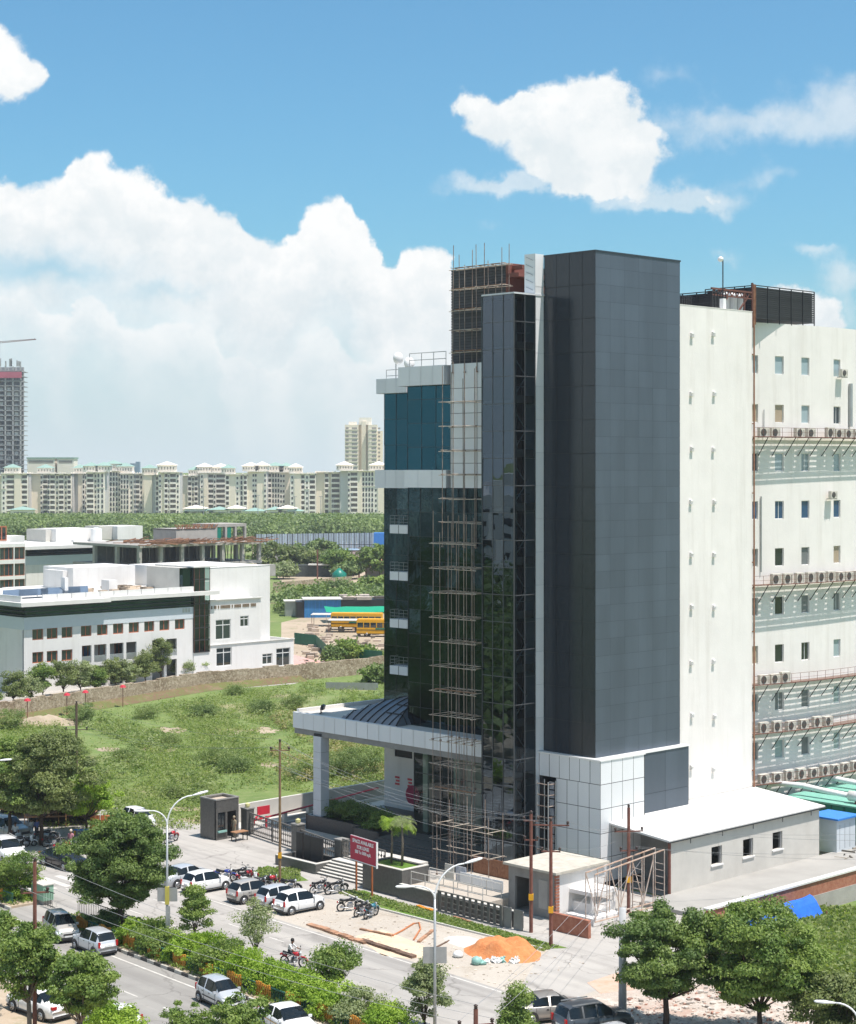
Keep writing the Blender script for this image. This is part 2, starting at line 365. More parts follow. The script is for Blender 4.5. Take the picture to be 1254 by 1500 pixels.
def window(parent, loc, rot, w, h, fm, gm, mull=1, trans=0, fw=.06, sill=False):
    """window part centred at loc (bottom middle), its plane along local x."""
    key = (round(w, 2), round(h, 2), fm.name, gm.name, mull, trans)
    if key not in WIN:
        m = MB()
        m.box(-w/2, w/2, -.04, .04, 0, fw); m.box(-w/2, w/2, -.04, .04, h-fw, h); m.box(-w/2, -w/2+fw, -.04, .04, fw, h-fw); m.box(w/2-fw, w/2, -.04, .04, fw, h-fw)
        for k in range(1, mull+1): x = -w/2+w*k/(mull+1); m.box(x-fw/2, x+fw/2, -.035, .035, fw, h-fw)
        if trans: m.box(-w/2+fw, w/2-fw, -.03, .03, h*.7, h*.7+fw)
        a = m.build('window', fm, None); g = MB().box(-w/2+fw/2, w/2-fw/2, -.012, .012, fw/2, h-fw/2, c=rnd.random()).build('pane', gm, None)
        WIN[key] = (a.data, g.data); bpy.data.objects.remove(a); bpy.data.objects.remove(g)
    d = WIN[key]; o = mk('window', d[0], parent, loc, rot); mk('pane', d[1], o); return o
# ------------------------------------------------------------------ ground, roads
def gmat(name, cols, scales=(.03, .25, 2.5), rough=.95, bump=.3, wear=0):
    m = bpy.data.materials.new(name); m.use_nodes = True; t = m.node_tree; p = t.nodes['Principled BSDF']; p.inputs['Roughness'].default_value = rough
    p.inputs['Specular IOR Level'].default_value = .2
    tc = t.nodes.new('ShaderNodeTexCoord'); out = None
    for i, sc in enumerate(scales):
        nz = t.nodes.new('ShaderNodeTexNoise'); nz.inputs['Scale'].default_value = sc; nz.inputs['Detail'].default_value = 8; nz.inputs['Roughness'].default_value = .62
        t.links.new(tc.outputs['Object'], nz.inputs[0])
        r = t.nodes.new('ShaderNodeMapRange'); r.inputs[1].default_value = cols[i+1][3]; r.inputs[2].default_value = cols[i+1][4]; r.inputs[4].default_value = cols[i+1][5]; t.links.new(nz.outputs[0], r.inputs[0])
        x = t.nodes.new('ShaderNodeMix'); x.data_type = 'RGBA'; t.links.new(r.outputs[0], x.inputs[0])
        if out is None: x.inputs[6].default_value = (*cols[0][:3], 1)
        else: t.links.new(out, x.inputs[6])
        x.inputs[7].default_value = (*cols[i+1][:3], 1); out = x.outputs[2]
    if wear:      # tyre-polished lanes, oil, patched cracks
        mp = t.nodes.new('ShaderNodeMapping'); mp.inputs['Rotation'].default_value = (0, 0, -RANG); mp2 = t.nodes.new('ShaderNodeMapping'); mp2.inputs['Scale'].default_value = (.03, 1.1, 1)
        t.links.new(tc.outputs['Object'], mp.inputs[0]); t.links.new(mp.outputs[0], mp2.inputs[0])
        def lay(node, a_, b_, c_, amt):
            nonlocal out
            r = t.nodes.new('ShaderNodeMapRange'); r.inputs[1].default_value = a_; r.inputs[2].default_value = b_; r.inputs[4].default_value = amt; t.links.new(node, r.inputs[0])
            x = t.nodes.new('ShaderNodeMix'); x.data_type = 'RGBA'; t.links.new(r.outputs[0], x.inputs[0]); t.links.new(out, x.inputs[6]); x.inputs[7].default_value = (*c_, 1); out = x.outputs[2]
        n1 = t.nodes.new('ShaderNodeTexNoise'); n1.inputs['Scale'].default_value = 1; n1.inputs['Detail'].default_value = 7; t.links.new(mp2.outputs[0], n1.inputs[0]); lay(n1.outputs[0], .48, .68, (.17, .16, .15), .75*wear); lay(n1.outputs[0], .44, .28, (.50, .47, .41), .55*wear)
        vo = t.nodes.new('ShaderNodeTexVoronoi'); vo.feature = 'DISTANCE_TO_EDGE'; vo.inputs['Scale'].default_value = .16; dn = t.nodes.new('ShaderNodeTexNoise'); dn.inputs['Scale'].default_value = .7; dn.inputs['Detail'].default_value = 6; t.links.new(mp.outputs[0], dn.inputs[0])
        ad = t.nodes.new('ShaderNodeVectorMath'); ad.operation = 'MULTIPLY_ADD'; ad.inputs[1].default_value = (2.2, 2.2, 0); t.links.new(dn.outputs['Color'], ad.inputs[0]); t.links.new(mp.outputs[0], ad.inputs[2]); t.links.new(ad.outputs[0], vo.inputs[0]); lay(vo.outputs[0], .012, .003, (.12, .11, .10), .75*wear)
        n4 = t.nodes.new('ShaderNodeTexNoise'); n4.inputs['Scale'].default_value = .9; n4.inputs['Detail'].default_value = 3; t.links.new(tc.outputs['Object'], n4.inputs[0]); lay(n4.outputs[0], .66, .74, (.16, .15, .135), .5*wear)
    t.links.new(out, p.inputs[0])
    b = t.nodes.new('ShaderNodeBump'); b.inputs['Strength'].default_value = bump; b.inputs['Distance'].default_value = .1; t.links.new(nz.outputs[0], b.inputs['Height']); t.links.new(b.outputs[0], p.inputs['Normal'])
    MT[name] = m; return m
grassm = gmat('field_grass', [(.155,.215,.065), (.32,.28,.17,.53,.63,.9), (.115,.175,.05,.46,.60,.9), (.22,.245,.10,.45,.7,.8)], (.03, .14, 1.1), bump=1.0)
dirt = gmat('dry_dirt', [(.42,.34,.25), (.33,.27,.19,.45,.6,.9), (.20,.21,.10,.56,.68,.7), (.50,.44,.36,.5,.75,.6)], (.05, .3, 2.5))
asph = gmat('dusty_asphalt', [(.345,.33,.305), (.39,.37,.34,.45,.6,.9), (.30,.285,.26,.5,.7,.7), (.375,.36,.33,.5,.75,.4)], (.08, .5, 6), bump=.08, wear=.55)
asph2 = gmat('near_asphalt', [(.27,.26,.24), (.305,.295,.27,.45,.6,.9), (.24,.23,.213,.5,.7,.7), (.29,.28,.26,.5,.75,.4)], (.08, .5, 6), bump=.08, wear=.5)
sandy = gmat('sandy_shoulder', [(.41,.37,.315), (.46,.42,.36,.42,.6,.9), (.34,.285,.22,.52,.7,.7), (.55,.50,.43,.5,.75,.5)], (.12, .6, 5))
pave = gmat('cement_paving', [(.385,.365,.335), (.425,.405,.37,.42,.6,.9), (.32,.30,.27,.52,.7,.6), (.44,.42,.38,.5,.75,.4)], (.12, .6, 5), bump=.08, wear=.45)
rubblem = gmat('rubble_ground', [(.46,.40,.34), (.42,.28,.22,.50,.62,.7), (.58,.53,.47,.5,.6,.8), (.30,.22,.17,.56,.68,.8)], (.25, 1.2, 5), bump=.8)
lawn = gmat('lawn', [(.10,.19,.03), (.16,.22,.05,.48,.62,.9), (.07,.14,.03,.5,.66,.8), (.24,.22,.10,.58,.72,.6)], (.2, .8, 6))
marking = mat('road_paint', (.62,.60,.55), .8, col2=(.42,.40,.36), scale=2.2)
def sheet(name, pts, z, m, label=None):
    b = MB(); b.add([(p[0], p[1], z) for p in pts], [tuple(range(len(pts)))]); 
    o = b.build(name, m); o['kind'] = 'structure'
    if label: o['label'] = label
    return o
def gp(*px): return [G(x, y) for x, y in px]
sheet('ground', [(-6000,-200),(6000,-200),(6000,12000),(-6000,12000)], 0, grassm, 'green and dry weedy ground of the open plots')
Rp = lambda l: [Rd(s, n) for s, n in l]
sheet('forecourt', Rp([(-75,0.0),(75,0),(75,-7),(31,-7),(27,-12),(34,-19),(30,-22),(24,-20),(-20,-20),(-22,-14),(-75,-14)]), .004, pave, 'pale cement forecourt before the office building')
sheet('sandy_shoulder', Rp([(6,0.1),(60,.1),(60,-3),(30,-9.5),(24,-8.5),(10,-7.6),(5,-5.5)]), .008, sandy, 'sandy building-site shoulder of the road')
sheet('far_road', Rp([(-90,9.25),(90,9.25),(90,0),(-90,0)]), .012, asph, 'dusty grey carriageway before the parked cars')
sheet('near_road', Rp([(-90,20.6),(90,20.6),(90,12.25),(-90,12.25)]), .012, asph2, 'grey carriageway on the near side of the hedge')
sheet('verge', Rp([(-90,45),(90,45),(90,20.6),(-90,20.6)]), .010, dirt, 'dusty verge on the near side of the road')
sheet('road_crossover', Rp([(-5.6,12.25),(-1.0,12.25),(-1.0,9.25),(-5.6,9.25)]), .011, asph, 'gap in the median')
sheet('side_road', gp((790,1402),(830,1374),(880,1347),(980,1322),(1075,1340),(1110,1378),(1020,1402),(900,1440),(800,1480),(760,1450)), .009, pave, 'cement side road running past the hut')
sheet('rubble_ground', gp((1000,1400),(905,1430),(880,1455),(800,1480),(790,1560),(1300,1560),(1300,1440),(1180,1400),(1120,1380)), .016, rubblem, 'brick rubble spread under the right trees')
sheet('sandy_path', gp((60,1262),(150,1218),(285,1196),(300,1168),(350,1166),(350,1222),(290,1232),(200,1240),(120,1262)), .003, dirt, 'tan dirt path along the field edge')
sheet('sand_yard', gp((412,985),(412,912),(440,905),(700,892),(700,975),(560,982)), .004, dirt, 'sandy yard around the buses')
sheet('sand_road', gp((400,838),(700,838),(700,862),(620,872),(565,858),(520,856),(416,856)), .004, dirt, 'sandy track before the trees')
sheet('works_yard', gp((370,795),(900,795),(900,826),(370,830)), .005, dirt, 'brown dirt of the far building yard')
sheet('college_yard', gp((-60,1060),(-60,1005),(120,985),(420,968),(470,990),(430,1002),(200,1020),(20,1046)), .006, pave, 'pale yard between the white college and its stone wall')
def strip(mb, s0, s1, n, w=.12, z=.016): 
    a, b, c, d = Rd(s0, n-w/2, z), Rd(s1, n-w/2, z), Rd(s1, n+w/2, z), Rd(s0, n+w/2, z); mb.quad(a, b, c, d)
mk_ = MB()
for s0, s1 in ((-30, 8), (8.4, 60)): strip(mk_, s0, s1, .35, .13)
for ph, n in ((8.1-9.2*6, 3.15), (8.7-8.6*6, 6.1)):
    for k in range(14):
        q = ph+k*(4.55 if n < 4 else 4.3)*1.0
        strip(mk_, q, q+1.6, n)
strip(mk_, -60, 60, 13.1, .14)
for k in range(-12, 16): strip(mk_, 16.2+k*4.3, 17.8+k*4.3, 16.55)
for k in range(7): 
    n = .8+k*1.15; mk_.quad(Rd(-12.5, n, .016), Rd(-8.8, n, .016), Rd(-8.8, n+.55, .016), Rd(-12.5, n+.55, .016))
o = mk_.build('road_markings', marking); o['kind'] = 'structure'; o['label'] = 'worn white lane lines and zebra crossing'
# median with painted kerb
kb = MB(); kw = MB()
for s0, s1 in ((-60, -5.6), (-1, 60)):
    m = MB(); m.prism([Rd(s0, 9.4), Rd(s1, 9.4), Rd(s1, 12.1), Rd(s0, 12.1)], 0, .16); 
    o = m.build('median', dirt); o['kind'] = 'structure'; o['label'] = 'planted strip dividing the two carriageways'
s = -60
while s < 60:
    if not (-5.9 < s < -1.1):
        for n in (9.25, 12.1):
            (kb if round(s/.75) % 2 else kw).prism([Rd(s, n), Rd(s+.73, n), Rd(s+.73, n+.15), Rd(s, n+.15)], 0, .2)
    s += .75
o = kb.build('kerb', mat('dark_kerb', (.07,.065,.06), .8)); o['kind'] = 'structure'; o['label'] = 'black blocks of the median kerb'
o = kw.build('kerb', mat('pale_kerb', (.45,.43,.38), .85)); o['kind'] = 'structure'; o['label'] = 'pale blocks of the median kerb'
# lawn strip and its kerb along the forecourt
for nm, l in (('lawn_strip', [(5,-8.2),(11,-7.0),(20,-7.6),(25.6,-8.1),(26.5,-9.4),(20,-9.3),(11,-8.9),(6,-9.6)]),):
    sheet(nm, Rp(l), .014, lawn, 'narrow strip of lawn beside the grey compound wall')
sheet('lawn_patch', gp((370,1277),(392,1268),(440,1283),(452,1290),(418,1293),(375,1290)), .014, lawn, 'triangle of lawn behind the motorcycles')
kk = MB(); pts = [Rd(*q) for q in ((5,-8.1),(11,-6.9),(20,-7.5),(25.6,-8.0))]
for a, b in zip(pts, pts[1:]): 
    d = (b-a).normalized(); nn = Vector((d.y, -d.x, 0))*.12
    kk.prism([a, b, b+nn, a+nn], 0, .12)
o = kk.build('kerb', concl); o['kind'] = 'structure'; o['label'] = 'low concrete kerb along the lawn strip'
sheet('sand_spill', gp((520,1372),(560,1362),(620,1385),(640,1400),(600,1405),(560,1400)), .016, sandp, 'spilled orange sand on the shoulder')
sheet('red_dust', gp((860,1440),(920,1420),(985,1415),(1000,1430),(930,1450),(880,1456)), .020, mat('red_dust', (.55,.30,.20), .95, col2=(.50,.42,.34), scale=1.5), 'reddish brick dust on the side road')
# ------------------------------------------------------------------ dark tower office building
OB = T('office_building', 'glass office block with tall dark grey tower and white panelled base', 'office building', CO, ANG)
pz = .9
# --- dark tower
zt = 45.7
MB().box(.53, 10.2, .93, 5.9, 8.9, zt-.1).build('tower_core', joint, OB)
m = MB(); panels(m, lambda s, z, o: (.5-o, -s, z), -5.9, -.9, 9.15, zt, 1.25, 2.43, .018, .004); m.build('polished_panels', darkpan, OB)
m = MB(); panels(m, lambda s, z, o: (s, .9-o, z), .5, 10.25, 9.15, zt, 1.62, 1.22, .006, .003); m.build('blue_grey_panels', bluepan, OB)
MB().box(.45, 10.3, .85, 6.0, zt-.1, zt+.02).build('coping', darkpan, OB)
# --- white fin
m = MB(); m.box(-.45, .49, 5.92, 6.95, .9, 45.75); m.build('fin_core', acpd, OB)
m = MB(); panels(m, lambda s, z, o: (s, 5.9-o, z), -.47, .49, 9.2, 45.8, 1, 2.43, .02); panels(m, lambda s, z, o: (-.47-o, -s, z), -6.97, -5.9, 42.9, 45.8, 1.1, 1.45, .015)
m.build('white_fin', acp, OB)
m = MB()
for k in range(5):
    z = 43.1+k*.55; m.tube((-.49, 6.1, z), (-.49, 6.8, z+.3), .025, n=4)
m.build('film_print', mat('film_grey', (.35,.36,.38), .5), OB)
# --- white panelled base
bt = 9.1
m = MB(); m.box(.03, 5.0, .03, 5.9, 7.4, bt-.05); m.box(.03, 5.0, .03, 4.25, 0, 7.4); m.box(.03, .3, 5.6, 5.9, 0, 7.4); m.build('base_core', joint, OB)
m = MB(); panels(m, lambda s, z, o: (0-o, -s, z), -4.25, 0, .4, 7.4, 1.06, 1.75, .02, .006); panels(m, lambda s, z, o: (0-o, -s, z), -5.9, 0, 7.4, bt, 1.06, 1.7, .02, .006)
panels(m, lambda s, z, o: (s, 0-o, z), 0, 4.9, .4, 7.4, 1.22, 1.75, .02, .006); panels(m, lambda s, z, o: (s, 0-o, z), 0, 4.9, 7.4, bt, 1.22, 1.7, .02, .006); m.build('white_base_panels', acp, OB)
m = MB(); m.box(-.06, 5.0, -.06, 6.1, bt-.04, bt+.06); m.box(5.0, 10.6, .22, 1.2, bt-.04, bt+.06); m.build('coping', whitep, OB)
m = MB(); m.box(4.95, 10.55, .34, 1.0, 3.0, bt-.05); m.build('slab_core', joint, OB)
m = MB(); panels(m, lambda s, z, o: (s, .3-o, z), 4.9, 10.55, 3.0, bt-.05, 2.8, 3.0, .012, .003); m.build('blue_grey_panels', bluepan, OB)
# recess beside the base with scaffold and wrapped panels
MB().box(1.2, 1.4, 4.2, 5.9, 0, 7.4).build('recess_wall', joint, OB)
m = MB()
for k in range(9): m.box(.5, .56, 4.9, 5.35, 1.2+k*.65, 1.75+k*.65, rnd.random())
m.build('wrapped_panels', mat('wrapped_film', (.30,.34,.42), .4, col2=(.60,.60,.60), scale=3), OB)
# --- glass stair box
ga, gb0, gb1, gt = -2.73, 5.9, 9.1, 42.7
m = MB(); dsr, dzr = panels(m, lambda s, z, o: (s, gb0-o, z), ga, -.47, .8, gt, 1.13, 1.97, .012, .006)
m.build('stair_glazing', gl_tower, OB)
m = MB(); dsl, dzl = panels(m, lambda s, z, o: (ga-o, -s, z), -gb1, -gb0, .8, gt, 1.06, 1.97, .012, .012)
m.build('stair_glazing', clearglass('tower_glass_sky_tint', (.24,.32,.40), 2.05, gc=(.66,.82,1,1)), OB)  # same stair glass; the sky's blue reflection is put into this side's tint
m = MB(); grid_lines(m, 'a', gb0, ga, -.47, .8, gt, dsr, dzr*2, .07, .04); grid_lines(m, 'b', ga, gb0, gb1, .8, gt, dsl, dzl, .05, .03)
m.build('glazing_frame', mat('mullion_grey', (.07,.075,.08), .4), OB)
m = MB()
for k in range(11):
    z = 38.9-k*3.93
    if z > .5: m.box(ga+.12, 4.0, gb0+.15, gb1-.1, z-.22, z); m.box(ga+.14, -.5, gb0+.1, gb0+.2, z, z+.35)
m.box(ga+.15, ga+.45, gb0+.15, gb0+.45, .8, gt-.3); m.build('stair_slab', mat('slab_grey', (.16,.15,.14), .8, var=.2), OB)
MB().box(-.6, 4.0, gb0+1.2, gb1, .8, gt-.2).build('stair_core', mat('core_dark', (.035,.033,.034), .7, var=.4, scale=.4), OB)
m = MB()
for k in range(10):
    z = 38.9-k*3.93; m.tube((ga+.3, gb0+.5, z-3.9), (-.7, gb0+.5, z-1.9), .05, n=4); m.tube((-.7, gb0+.9, z-1.9), (ga+.3, gb0+.9, z), .05, n=4)
    m.tube((ga+.6, gb0+.3, z), (ga+.6, gb0+.3, z+1.0), .03, n=4); m.tube((ga+.3, gb0+.3, z+1), (-.7, gb0+.3, z+1.), .03, n=4)
m.build('stair_rail', alu, OB)
m = MB(); m.box(ga-.05, 4.0, gb0-.05, gb1+.05, gt, gt+.12); m.build('coping', acpd, OB)
MB().box(4.0, 4.4, gb0, gb1, .8, gt).build('stair_wall', joint, OB)
MB().box(ga, 4.3, gb1-.02, gb1+.1, .8, gt).build('stair_side_wall', gl_dark, OB)
# --- louvred plant tower
la = 2.0; lb0, lb1 = bfor(741, la), bfor(661, la); lz0, lz1 = 34.0, zat(390, la, (lb0+lb1)/2)
m = MB(); m.box(la+.1, 12, lb0, lb1, lz0, lz1-.1); m.build('plant_core', joint, OB)
m = MB(); nz = int((lz1-lz0)/.22)
for k in range(nz): m.box(la, la+.08, lb0, lb1, lz0+k*.22, lz0+k*.22+.17, rnd.random())
m.build('louvre', mat('louvre_grey', (.055,.055,.06), .55, tone=.25), OB)
m = MB(); b2 = bfor(772, la+2)
m.box(la+2, la+2.2, b2-1, lb0+.5, 38, lz1-.5); m.build('brick_infill', mat('red_oxide', (.16,.045,.03), .85, col2=(.24,.10,.06), scale=1), OB)
m = MB(); m.box(la, la+2, lb0-.25, lb0, 38, lz1); m.box(la, 9, b2-1, lb0, lz1-1.1, lz1-.8); m.box(la+.4, la+.7, b2-1, lb0, lz1-.5, lz1-.2)
m.tube((la+.8, lb0-2.2, 42), (la+.8, lb0-3, 44.6), .06); m.tube((la+.8, lb0-3.4, 42), (la+.8, lb0-3, 44.6), .06)
m.build('steel_frame', mat('oxide_steel', (.20,.07,.05), .7), OB)
# --- white panel strip (behind scaffold)
aw = 1.0; wb0, wb1 = 8.8, bfor(660, aw); wz0, wz1 = zat(715, aw, wb1), zat(533, aw, wb1)
MB().box(aw+.04, 6, wb0, wb1, wz0, wz1-.05).build('panel_wall', joint, OB)
m = MB(); panels(m, lambda s, z, o: (aw-o, -s, z), -wb1, -wb0, wz0, wz1, 1.55, 2.0, .02, .004); m.build('white_panels', acp, OB)
# --- mirror glass wing
aA, aB = 1.3, 7.0
A0, A1 = bfor(660, aA), bfor(597, aA); B1 = bfor(563, aB)
ztopA, zbotU = zat(548, aA, A0), zat(690, aA, A0)
nbz = 9.0
MB().box(aA+.06, 16, bfor(707, aA)-1.5, A1-.02, 8.25, ztopA).build('wing_core', joint, OB)
MB().box(aB+.06, 16, A1-.1, B1-.02, 1.0, zat(566, aB, B1)).build('wing_core', joint, OB)
m = MB(); dsA, dzA = panels(m, lambda s, z, o: (aA-o, -s, z), -A1, -A0, zbotU, ztopA, 1.45, 1.95, .015, .012)
m2 = MB(); grid_lines(m2, 'b', aA, A0, A1, zbotU, ztopA, dsA, dzA, .035, .02)
zB = zat(577, aB, B1)
m.build('teal_glazing', gl_teal, OB); m = MB(); dsB, dzB = panels(m, lambda s, z, o: (aB-o, -s, z), -B1, -A1, zbotU, zB, 1.45, 1.95, .015, .012); grid_lines(m2, 'b', aB, A1, B1, zbotU, zB, dsB, dzB, .035, .02)
m.build('teal_glazing', gl_teal, OB)
m = MB(); C0_ = bfor(709, aA); C1_ = bfor(598, aA)
dsC, dzC = panels(m, lambda s, z, o: (aA-o, -s, z), -C1_, -C0_, nbz, wz0, 1.5, 1.95, .012, .022); grid_lines(m2, 'b', aA, C0_, C1_, nbz, wz0, dsC, dzC, .03, .02)
m.build('dark_glazing', gl_dark, OB); m = MB(); dsD, dzD = panels(m, lambda s, z, o: (aB-o, -s, z), -B1, -C1_, nbz, wz0, 1.5, 1.95, .012, .022); grid_lines(m2, 'b', aB, C1_, B1, nbz, wz0, dsD, dzD, .03, .02)
m.build('dark_glazing', gl_dark, OB); m2.build('glazing_frame', mullion, OB)
MB().box(aA, aB, C1_-.05, C1_+.02, nbz, wz0).build('return_glazing', gl_dark, OB)
def band(b0, b1, a, z0, z1, depth, nm='white_band'):
    c = MB(); c.box(a+.03, a+depth, b0+.02, b1-.02, z0+.02, z1-.02); c.build('band_core', acpd, OB)
    k = MB(); panels(k, lambda s, z, o: (a-o, -s, z), -b1, -b0, z0, z1, 1.45, z1-z0, .015, .004); k.box(a, a+depth, b0, b1, z1-.02, z1+.03); k.build(nm, acp, OB)
    c = MB(); c.box(a+.05, a+depth, b1-.02, b1, z0, z1); c.build('band_end', acp, OB)
bA1 = bfor(583, .5); band(A0-.1, bA1, .5, zat(563, .5, A0), zat(535, .5, A0), 3.5)
bB1 = bfor(551, 6.2); band(bfor(595, 6.2), bB1, 6.2, zat(577, 6.2, bB1), zat(556, 6.2, bB1), 4)
band(A0-.1, bfor(592, .7), .7, zat(715, .7, A0), zat(689, .7, A0), .9); band(bfor(592, 6.2)-.3, bfor(549, 6.2), 6.2, zat(715, 6.2, 30), zat(689, 6.2, 30), 1.4)
# roof rail, dish aerials
def rail(pts, h, mt, parent, nm='roof_rail', n=6, r=.03, lv=2):
    k = MB()
    for a, b in zip(pts, pts[1:]):
        a, b = Vector(a), Vector(b); q = max(1, round((b-a).length/1.6))
        for i in range(q+1): p = a.lerp(b, i/q); k.tube(p, p+Vector((0,0,h)), r, n=n)
        for j in range(lv): z = h*(1-j*.5); k.tube(a+Vector((0,0,z)), b+Vector((0,0,z)), r, n=n)
    return k.build(nm, mt, parent)
zr = zat(535, .5, A0)
rail([(.8, A0, zr), (.8, bfor(600, .8), zr)], 1.1, steel_g, OB); rail([(6.6, bfor(585, 6.6), zB+1.0), (6.6, bfor(566, 6.6), zB+1.0)], 1.0, steel_g, OB)
def dish(px, py, a, zb, r, lab):
    b = bfor(px, a); p = Wd(a, b, zb); t = T('dish_aerial', lab, 'dish aerial', p, ANG)
    h = zat(py, a, b)-zb
    MB().tube((0,0,0), (0,0,h+.3), .05).build('mast', steel_g, t)
    MB().lathe([(.05,-.25),(r*.7,-.2),(r,0),(r,.12),(r*.9,.2),(.02,.22)], 20, 'y', (0,-.35,h)).build('drum', whitep, t, True)
dish(580, 525, 7.0, zB+1.0, .52, 'larger white drum dish on the mast nearer the roof corner'); dish(596, 532, 2.2, zr, .50, 'lower white drum dish beside the glass roof rail')
# balconies in the notch
for y in (782, 851, 921, 990):
    b0, b1 = bfor(597, 6.0), bfor(571, 6.0); z0 = zat(y, 6.0, b0)
    bc = MB().box(6.0, 7.0, b0, b1, z0, z0+.72).build('balcony', acp, OB)
    MB().box(5.98, 6.0, (b0+b1)/2-.02, (b0+b1)/2+.02, z0, z0+.72).build('seam', joint, bc)
    k = MB()
    for q in range(3): zz = z0+.95+q*.28; k.tube((6.05, b0, zz), (6.05, b1, zz), .016, n=4); k.tube((6.05, b1, zz), (7.0, b1, zz), .016, n=4)
    for q in range(5): bb = b0+(b1-b0)*q/4; k.tube((6.05, bb, z0+.7), (6.05, bb, z0+1.5), .014, n=4)
    k.build('railing', mat('rail_dull', (.26,.27,.27), .5), bc)
# --- canopy
ca, cz1, cz0 = -.84, 9.5, 8.2; cb1 = 33.2
MB().box(ca+.05, 8.5, 9.1, cb1-.05, cz0+.05, cz1-.06).build('canopy_slab', concl, OB)
k = MB(); panels(k, lambda s, z, o: (ca-o, -s, z), -cb1, -9.15, cz0, cz1, 1.33, 1.3, .018, .004); panels(k, lambda s, z, o: (s, cb1+o, z), ca, 16.0, cz0, cz1, 1.4, 1.3, .018)
k.box(ca, ca+.35, 9.1, cb1, cz1-.02, cz1+.02); k.build('canopy_fascia', acp, OB)
MB().box(ca+.4, 16, cb1-.3, cb1-.05, cz0+.05, cz1+.25).build('canopy_parapet', white2, OB)
MB().box(ca+.35, 16, A1, cb1-.3, cz0+.1, cz1-.1).build('canopy_slab', concl, OB)
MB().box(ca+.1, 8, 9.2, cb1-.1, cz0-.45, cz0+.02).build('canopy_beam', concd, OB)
cx, cy = L(459, 1194, 1.2); cy -= .95
for q in range(5):
    k = MB(); z0_ = 1.2+q*1.32; k.box(cx, cx+.9, cy, cy+.95, z0_, z0_+1.3); k.build('column', acpd, OB)
MB().box(cx+.03, cx+.87, cy+.03, cy+.92, .9, 8.0).build('column_joint', joint, OB)
# domed vault on the canopy
va0, va1, vb0, vb1, vh = -.35, 7.0, 21.0, 27.9, 1.9
k = MB(); rib = MB(); n = 26
def vz(a, b):
    ua, ur, ul = (a-va0)/5.5, (b-vb0)/2.4, (vb1-b)/5.2; u = max(0, min(1, ua, ur, ul)); return cz1-.03+vh*math.sin(u*math.pi/2)**.85
def vp(i, j): a, b = va0+(va1-va0)*i/n, vb0+(vb1-vb0)*j/n; return (a, b, vz(a, b))
for i in range(n):
    for j in range(n): k.quad(vp(i, j), vp(i+1, j), vp(i+1, j+1), vp(i, j+1))
k.build('vault', mat('vault_metal', (.165,.185,.21), .30, metal=.3, var=.1), OB, False)
for q in range(1, 8):
    b = vb0+(vb1-vb0)*q/8; pts = [Vector((va0+(va1-va0)*i/24, b, vz(va0+(va1-va0)*i/24, b)+.03)) for i in range(25)]; rib.path(pts, .05, 5)
for q in range(1, 5):
    a = va0+5.5*q/4.6; pts = [Vector((a, vb0+2.4*i/12, vz(a, vb0+2.4*i/12)+.03)) for i in range(13)]; rib.path(pts, .05, 5)
rib.path([Vector((va0+5.5*i/16, vb0+2.4*i/16, vz(va0+5.5*i/16, vb0+2.4*i/16)+.03)) for i in range(17)], .06, 5)
rib.build('vault_rib', joint, OB)
fl = T('flood_light', 'small black flood lamp on the corner of the white canopy', 'lamp', Wd(.3, 32.4-1.5, cz1), ANG+.6)
MB().tube((0,0,0), (0,0,.35), .05).box(-.3,.3,-.05,.05,.0,.08).build('bracket', black, fl); MB().box(-.35,.35,-.12,.12,.35,.75).build('lamp_head', black, fl).rotation_euler = (.3, 0, 0)
# --- ground floor: white wall, lobby glass
wz = 1.0; ga0 = bfor(607, 7.0)
k = MB(); wall_open(k, lambda s, z, o: (7.0+o, -s, z), -B1, -ga0, 0, 8.2, [(-bfor(577,7)+.1, -ga0-.25, 5.4, 7.9)], .3); k.box(7.35, 16, B1-.2, B1, 0, 8.2); k.build('white_wall', white2, OB)
MB().box(7.2, 7.3, ga0, bfor(577, 7), 5.5, 7.8).build('shutter', acpd, OB)
gl0 = bfor(607, aA-.3); k = MB(); dsl2, dzl2 = panels(k, lambda s, z, o: (aA-.3-o, -s, z), -gl0, -gb1, 1.0, 8.2, 1.55, 2.4, .012, .006); k.build('lobby_glazing', gl_lobby, OB)
k = MB(); grid_lines(k, 'b', aA-.3, gb1, gl0, 1.0, 8.2, dsl2, dzl2, .06, .04); k.build('glazing_frame', mullion, OB)
k = MB()
for b in (gl0-.6, (gb1+gl0)/2+1.5, gb1+2.5): k.box(aA+.4, aA+1.0, b-.35, b+.35, 1, 8.2)
k.box(aA+5, aA+5.2, gb1, gl0, 1, 8.2); k.build('lobby_column', concl, OB)
k = MB(); k.box(aA+2.2, aA+3, gb1+3, gb1+6, 1, 2.1, m=0); k.build('reception_desk', wood, OB)
MB().box(ca+.2, 16, 5.5, B1, .9, 1.0).build('lobby_floor', granite2, OB)
def text(body, size, mt, parent, loc, rot, name='lettering', ext=.01, align='CENTER', sx=1.0):
    cu = bpy.data.curves.new('t', 'FONT'); cu.body = body; cu.size = size; cu.align_x = align; cu.extrude = ext; cu.offset = size*.02
    o = bpy.data.objects.new('t', cu); S.collection.objects.link(o); bpy.context.view_layer.update()
    me = bpy.data.meshes.new_from_object(o.evaluated_get(bpy.context.evaluated_depsgraph_get())); bpy.data.objects.remove(o)
    me.materials.clear(); me.materials.append(mt); me.name = name
    q = mk(name, me, parent, loc); q.rotation_euler = rot; q.scale = (sx, 1, 1); return q
